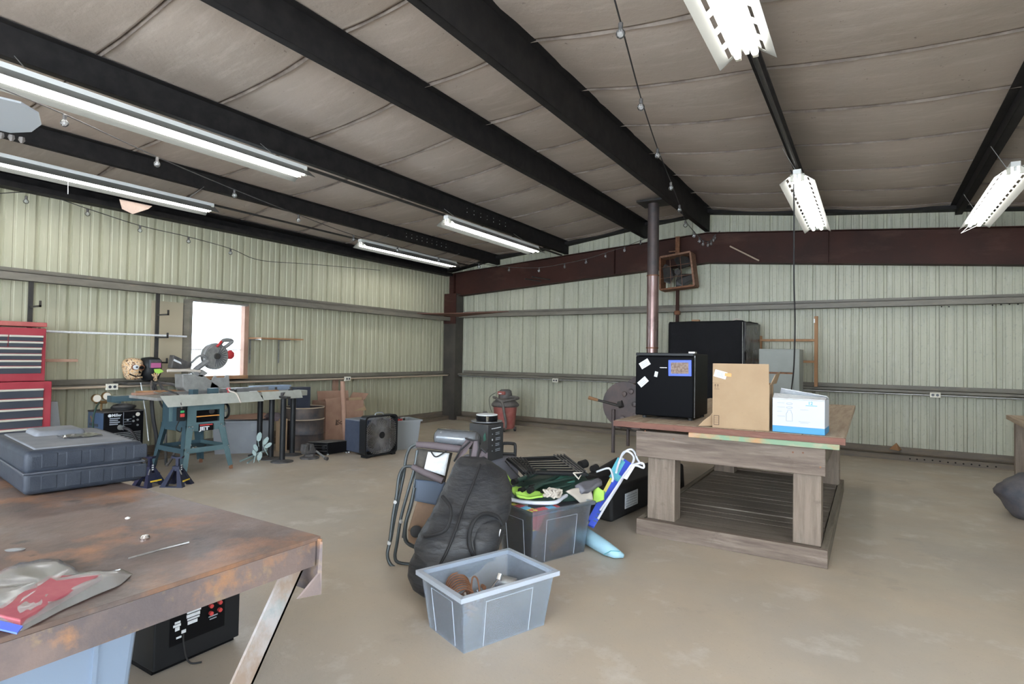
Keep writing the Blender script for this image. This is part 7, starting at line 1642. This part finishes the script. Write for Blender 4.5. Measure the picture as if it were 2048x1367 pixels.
# ---------------------------------------------------------------- right edge: second table and covered object
t = thing('side_table', 'tan topped wooden table entering at the right edge of the photo', 'table', (1.75, 6.2, 0))
q0 = Vector((1.285, 8.417, 0.8)); q1 = Vector((1.248, 7.352, 0.8))
x0 = q0.x; y1 = q0.y
yy0, xx1 = 4.6, 2.9
m = MB(); P = [Vector((q0.x, q0.y, 0)), Vector((q0.x + 0.32, 4.3, 0)), Vector((3.0, 4.3, 0)), Vector((3.0, q0.y + .02, 0))]
e = (q1 - q0); e.z = 0; e.normalize(); P[1] = Vector((q0.x, q0.y, 0)) + e * 1.4; P[2] = P[1] + Vector((1.1, 0.1, 0)); P[3] = P[0] + Vector((1.1, 0.1, 0))
m.prism([p + Vector((0, 0, 0.755)) for p in P], (0, 0, 0.045)); m.build('top', 'top_wood', t, bevel=0.003)
for p in P:
    c = p + (sum(P, Vector()) / 4 - p) * 0.18; m = MB(); m.box((c.x - .04, c.y - .04, 0), (c.x + .04, c.y + .04, 0.755)); m.build('leg', 'old_wood_z', t, bevel=0.004)
cc = Vector((1.266, 6.893, 0))
m = MB(); rows = []
m.loft([((cc.x - .17, cc.y, 0), (cc.x + .30, cc.y, 0), 0.25), ((cc.x - .25, cc.y, .10), (cc.x + .34, cc.y, .10), 0.28), ((cc.x - .30, cc.y, .22), (cc.x + .34, cc.y, .22), .28), ((cc.x - .26, cc.y, .29), (cc.x + .32, cc.y, .29), .26), ((cc.x - .12, cc.y, .38), (cc.x + .25, cc.y, .38), .2), ((cc.x + .0, cc.y, .41), (cc.x + .12, cc.y, .41), .08)], 30, 0.10)
solo(m, 'tarp_bundle', 'cover_dark', 'dusty dark plastic bundle on the floor at the right edge of the photo', 'bundle', (cc.x, cc.y, 0), smooth='all')
m = MB(); m.lathe((0.307, 9.8, 0.179), [(0.0, -0.05), (0.09, -0.05), (0.0, 0.05)], 3, (0, 0, 1)); solo(m, 'wood_wedge', 'pine', 'small orange wooden wedge standing on the base rail of the back wall', 'wedge', (0.307, 9.78, 0.153))

# ---------------------------------------------------------------- ceiling fan blade at the left edge
t = thing('ceiling_fan', 'dusty grey ceiling fan with one blade tip reaching in at the left edge', 'ceiling fan', (-2.95, 0.12, 3.4))
hb = Vector((-2.95, 0.12, 2.26))
m = MB(); m.cyl(hb + Vector((0, 0, 0.10)), (hb.x, hb.y, 3.72), 0.015, 10); m.build('down_rod', 'galvanised', t)
m = MB(); m.lathe(hb, [(0.06, -0.06), (0.12, -0.04), (0.13, 0.04), (0.08, 0.11)], 24); m.build('motor', 'vac_grey', t, smooth=True)
for k in range(3):
    a = math.radians(82 + 120 * k); u = Vector((math.cos(a), math.sin(a), 0.02)); w = (Vector((-math.sin(a), math.cos(a), 0)) * 0.94 + Vector((0, 0, -0.34))) * 1.25
    pts = [hb + u * 0.10 + w * 0.04, hb + u * 0.10 - w * 0.04, hb + u * 0.35 - w * 0.075, hb + u * 0.74 - w * 0.08, hb + u * 0.80 - w * 0.05, hb + u * 0.82, hb + u * 0.80 + w * 0.05, hb + u * 0.74 + w * 0.08, hb + u * 0.35 + w * 0.075]
    m = MB(); m.prism(pts, (0, 0, 0.008)); b_ = m.build('blade', 'tote_lightgrey', t)
    if k == 0:
        for q in range(14):
            p = hb + u * (0.36 + q * 0.032) + w * 0.078 + Vector((0, 0, -0.004)); m = MB(); m.lathe(p + Vector((0, 0, -0.012 - 0.008 * random.random())), [(0.004, -0.012), (0.012, 0), (0.01, 0.012)], 7); m.build('dust_tuft', 'vac_grey', b_)

# insulation flap hanging by the left light, pull chain
m = MB(); f_ = [(-7, 3.013, 3.02), (-7, 3.354, 3.021), (-6.95, 3.288, 2.965), (-6.9, 3.107, 2.863), (-6.95, 3.023, 2.906)]
m.prism(f_, (0.006, 0, 0)); solo(m, 'torn_insulation', 'paper_tan', 'torn tan insulation flap hanging from the eave above the left wall', 'flap', f_[0])
m = MB(); m.tube([tuple(Vector((-6.8, 2.467, 2.993)) + Vector((0, 0, 0.09))), (-6.8, 2.467, 2.993), (-6.8, 2.469, 2.938), (-6.8, 2.469, 2.914)], [0.001, 0.002, 0.004, 0.003], 6); solo(m, 'pull_chain', 'paper_white', 'short pale pull chain under the left shop light', 'chain', (-6.8, 2.469, 2.914))
m = MB(); m.tube([(1.02, 8.95, 3.06), (0.939, 8.9, 2.971), (1.1, 8.9, 3.05)], 0.004, 5); solo(m, 'cord_loop', 'white_paint', 'thin cord loop under the far end of the right shop light', 'cord', (0.939, 8.9, 2.971))

# ---------------------------------------------------------------- string lights
def bulb_string(cable, bulbs, label, blabel, grp, cablemat='black_rubber', dz=0.0):
    t = thing('string_cable', label, 'cable', tuple(cable[0]))
    m = MB(); m.tube(smooth_path(cable, 6), 0.0045, 6); m.build('wire', cablemat, t, smooth=True)
    ORD = ['first', 'second', 'third', 'fourth', 'fifth', 'sixth', 'seventh', 'eighth', 'ninth', 'tenth', 'eleventh', 'twelfth', 'thirteenth', 'fourteenth', 'fifteenth']
    for i, p in enumerate(bulbs):
        p = Vector(p); b = thing('string_bulb', blabel % ORD[i], 'light bulb', tuple(p), grp)
        m = MB(); m.lathe(p, [(0.006, 0.022), (0.016, 0.016), (0.024, 0.004), (0.025, -0.006), (0.020, -0.019), (0.009, -0.027), (0.0, -0.028)], 14); m.build('glass', 'bulb_glass', b, smooth='all')
        m = MB(); m.lathe(p, [(0.012, 0.018), (0.013, 0.05), (0.008, 0.056)], 10); m.build('socket', 'black_rubber' if i % 1 else 'dusty_black', b, smooth=True)
        m = MB(); m.tube([p + Vector((-0.006, 0, 0.018)), p + Vector((-0.008, 0, -0.008)), p + Vector((0.004, 0, -0.012)), p + Vector((0.008, 0, 0.0)), p + Vector((0.005, 0, 0.018))], 0.0016, 5); m.build('filament', 'steel_bright', b)
S1 = [(-1.099, 2.766, 3.05), (-1.304, 3.66, 3.05), (-1.499, 4.617, 3.05), (-1.661, 5.54, 3.04), (-1.814, 6.377, 3.03), (-1.949, 7.119, 3.02), (-2.029, 7.835, 3.03), (-2.082, 8.341, 3.05), (-2.133, 8.75, 3.082), (-2.107, 8.95, 3.099), (-2.097, 9.1, 3.147), (-2.106, 9.3, 3.238), (-2.128, 9.5, 3.308)]
up = lambda L, d=0.055: [Vector(p) + Vector((0, 0, d)) for p in L]
bulb_string([Vector((-1.046, 2.517, 3.12))] + up(S1) + [Vector((-2.073, 9.6, 3.435))], S1, 'long black string-light cable running down the middle of the ceiling', 'clear globe bulb, %s from the near end of the middle ceiling string', 'bulbs on the middle string')
S2 = [(-4.622, 1.645, 2.9), (-4.963, 2.406, 2.9), (-5.285, 3.285, 2.9), (-5.6, 4.269, 2.9), (-5.894, 5.369, 2.9), (-5.931, 6.254, 2.9), (-5.99, 7.274, 2.9), (-5.76, 8.092, 2.9), (-5.509, 8.667, 2.9), (-4.921, 8.719, 2.86), (-4.493, 8.855, 2.92), (-4.066, 8.806, 2.96), (-3.684, 8.732, 3.02), (-3.337, 8.674, 3.08), (-3.366, 9.5, 3.33)]
bulb_string([Vector((-4.601, 1.202, 3))] + up(S2) + [Vector((-3.102, 9.6, 3.47))], S2, 'thin string-light cable sweeping along the left lights to the red rafter', 'clear globe bulb, %s from the near end of the left ceiling string', 'bulbs on the left string', 'dusty_black')
S3 = [(-7.45, 2.342, 2.897), (-7.45, 2.895, 2.887), (-7.45, 3.443, 2.807), (-7.45, 4.022, 2.777), (-7.45, 4.595, 2.72)]
bulb_string([Vector((-7.5, 2.068, 2.909)), Vector((-7.5, 2.457, 3.016))] + up(S3[1:]) + [Vector((-7.5, 5.079, 2.693)), Vector((-7.5, 5.951, 2.76)), Vector((-7.5, 7.47, 2.869))], S3, 'dark string-light cable drooping across the top of the left wall', 'small dim globe bulb, %s from the left on the left wall string', 'bulbs on the left wall string')
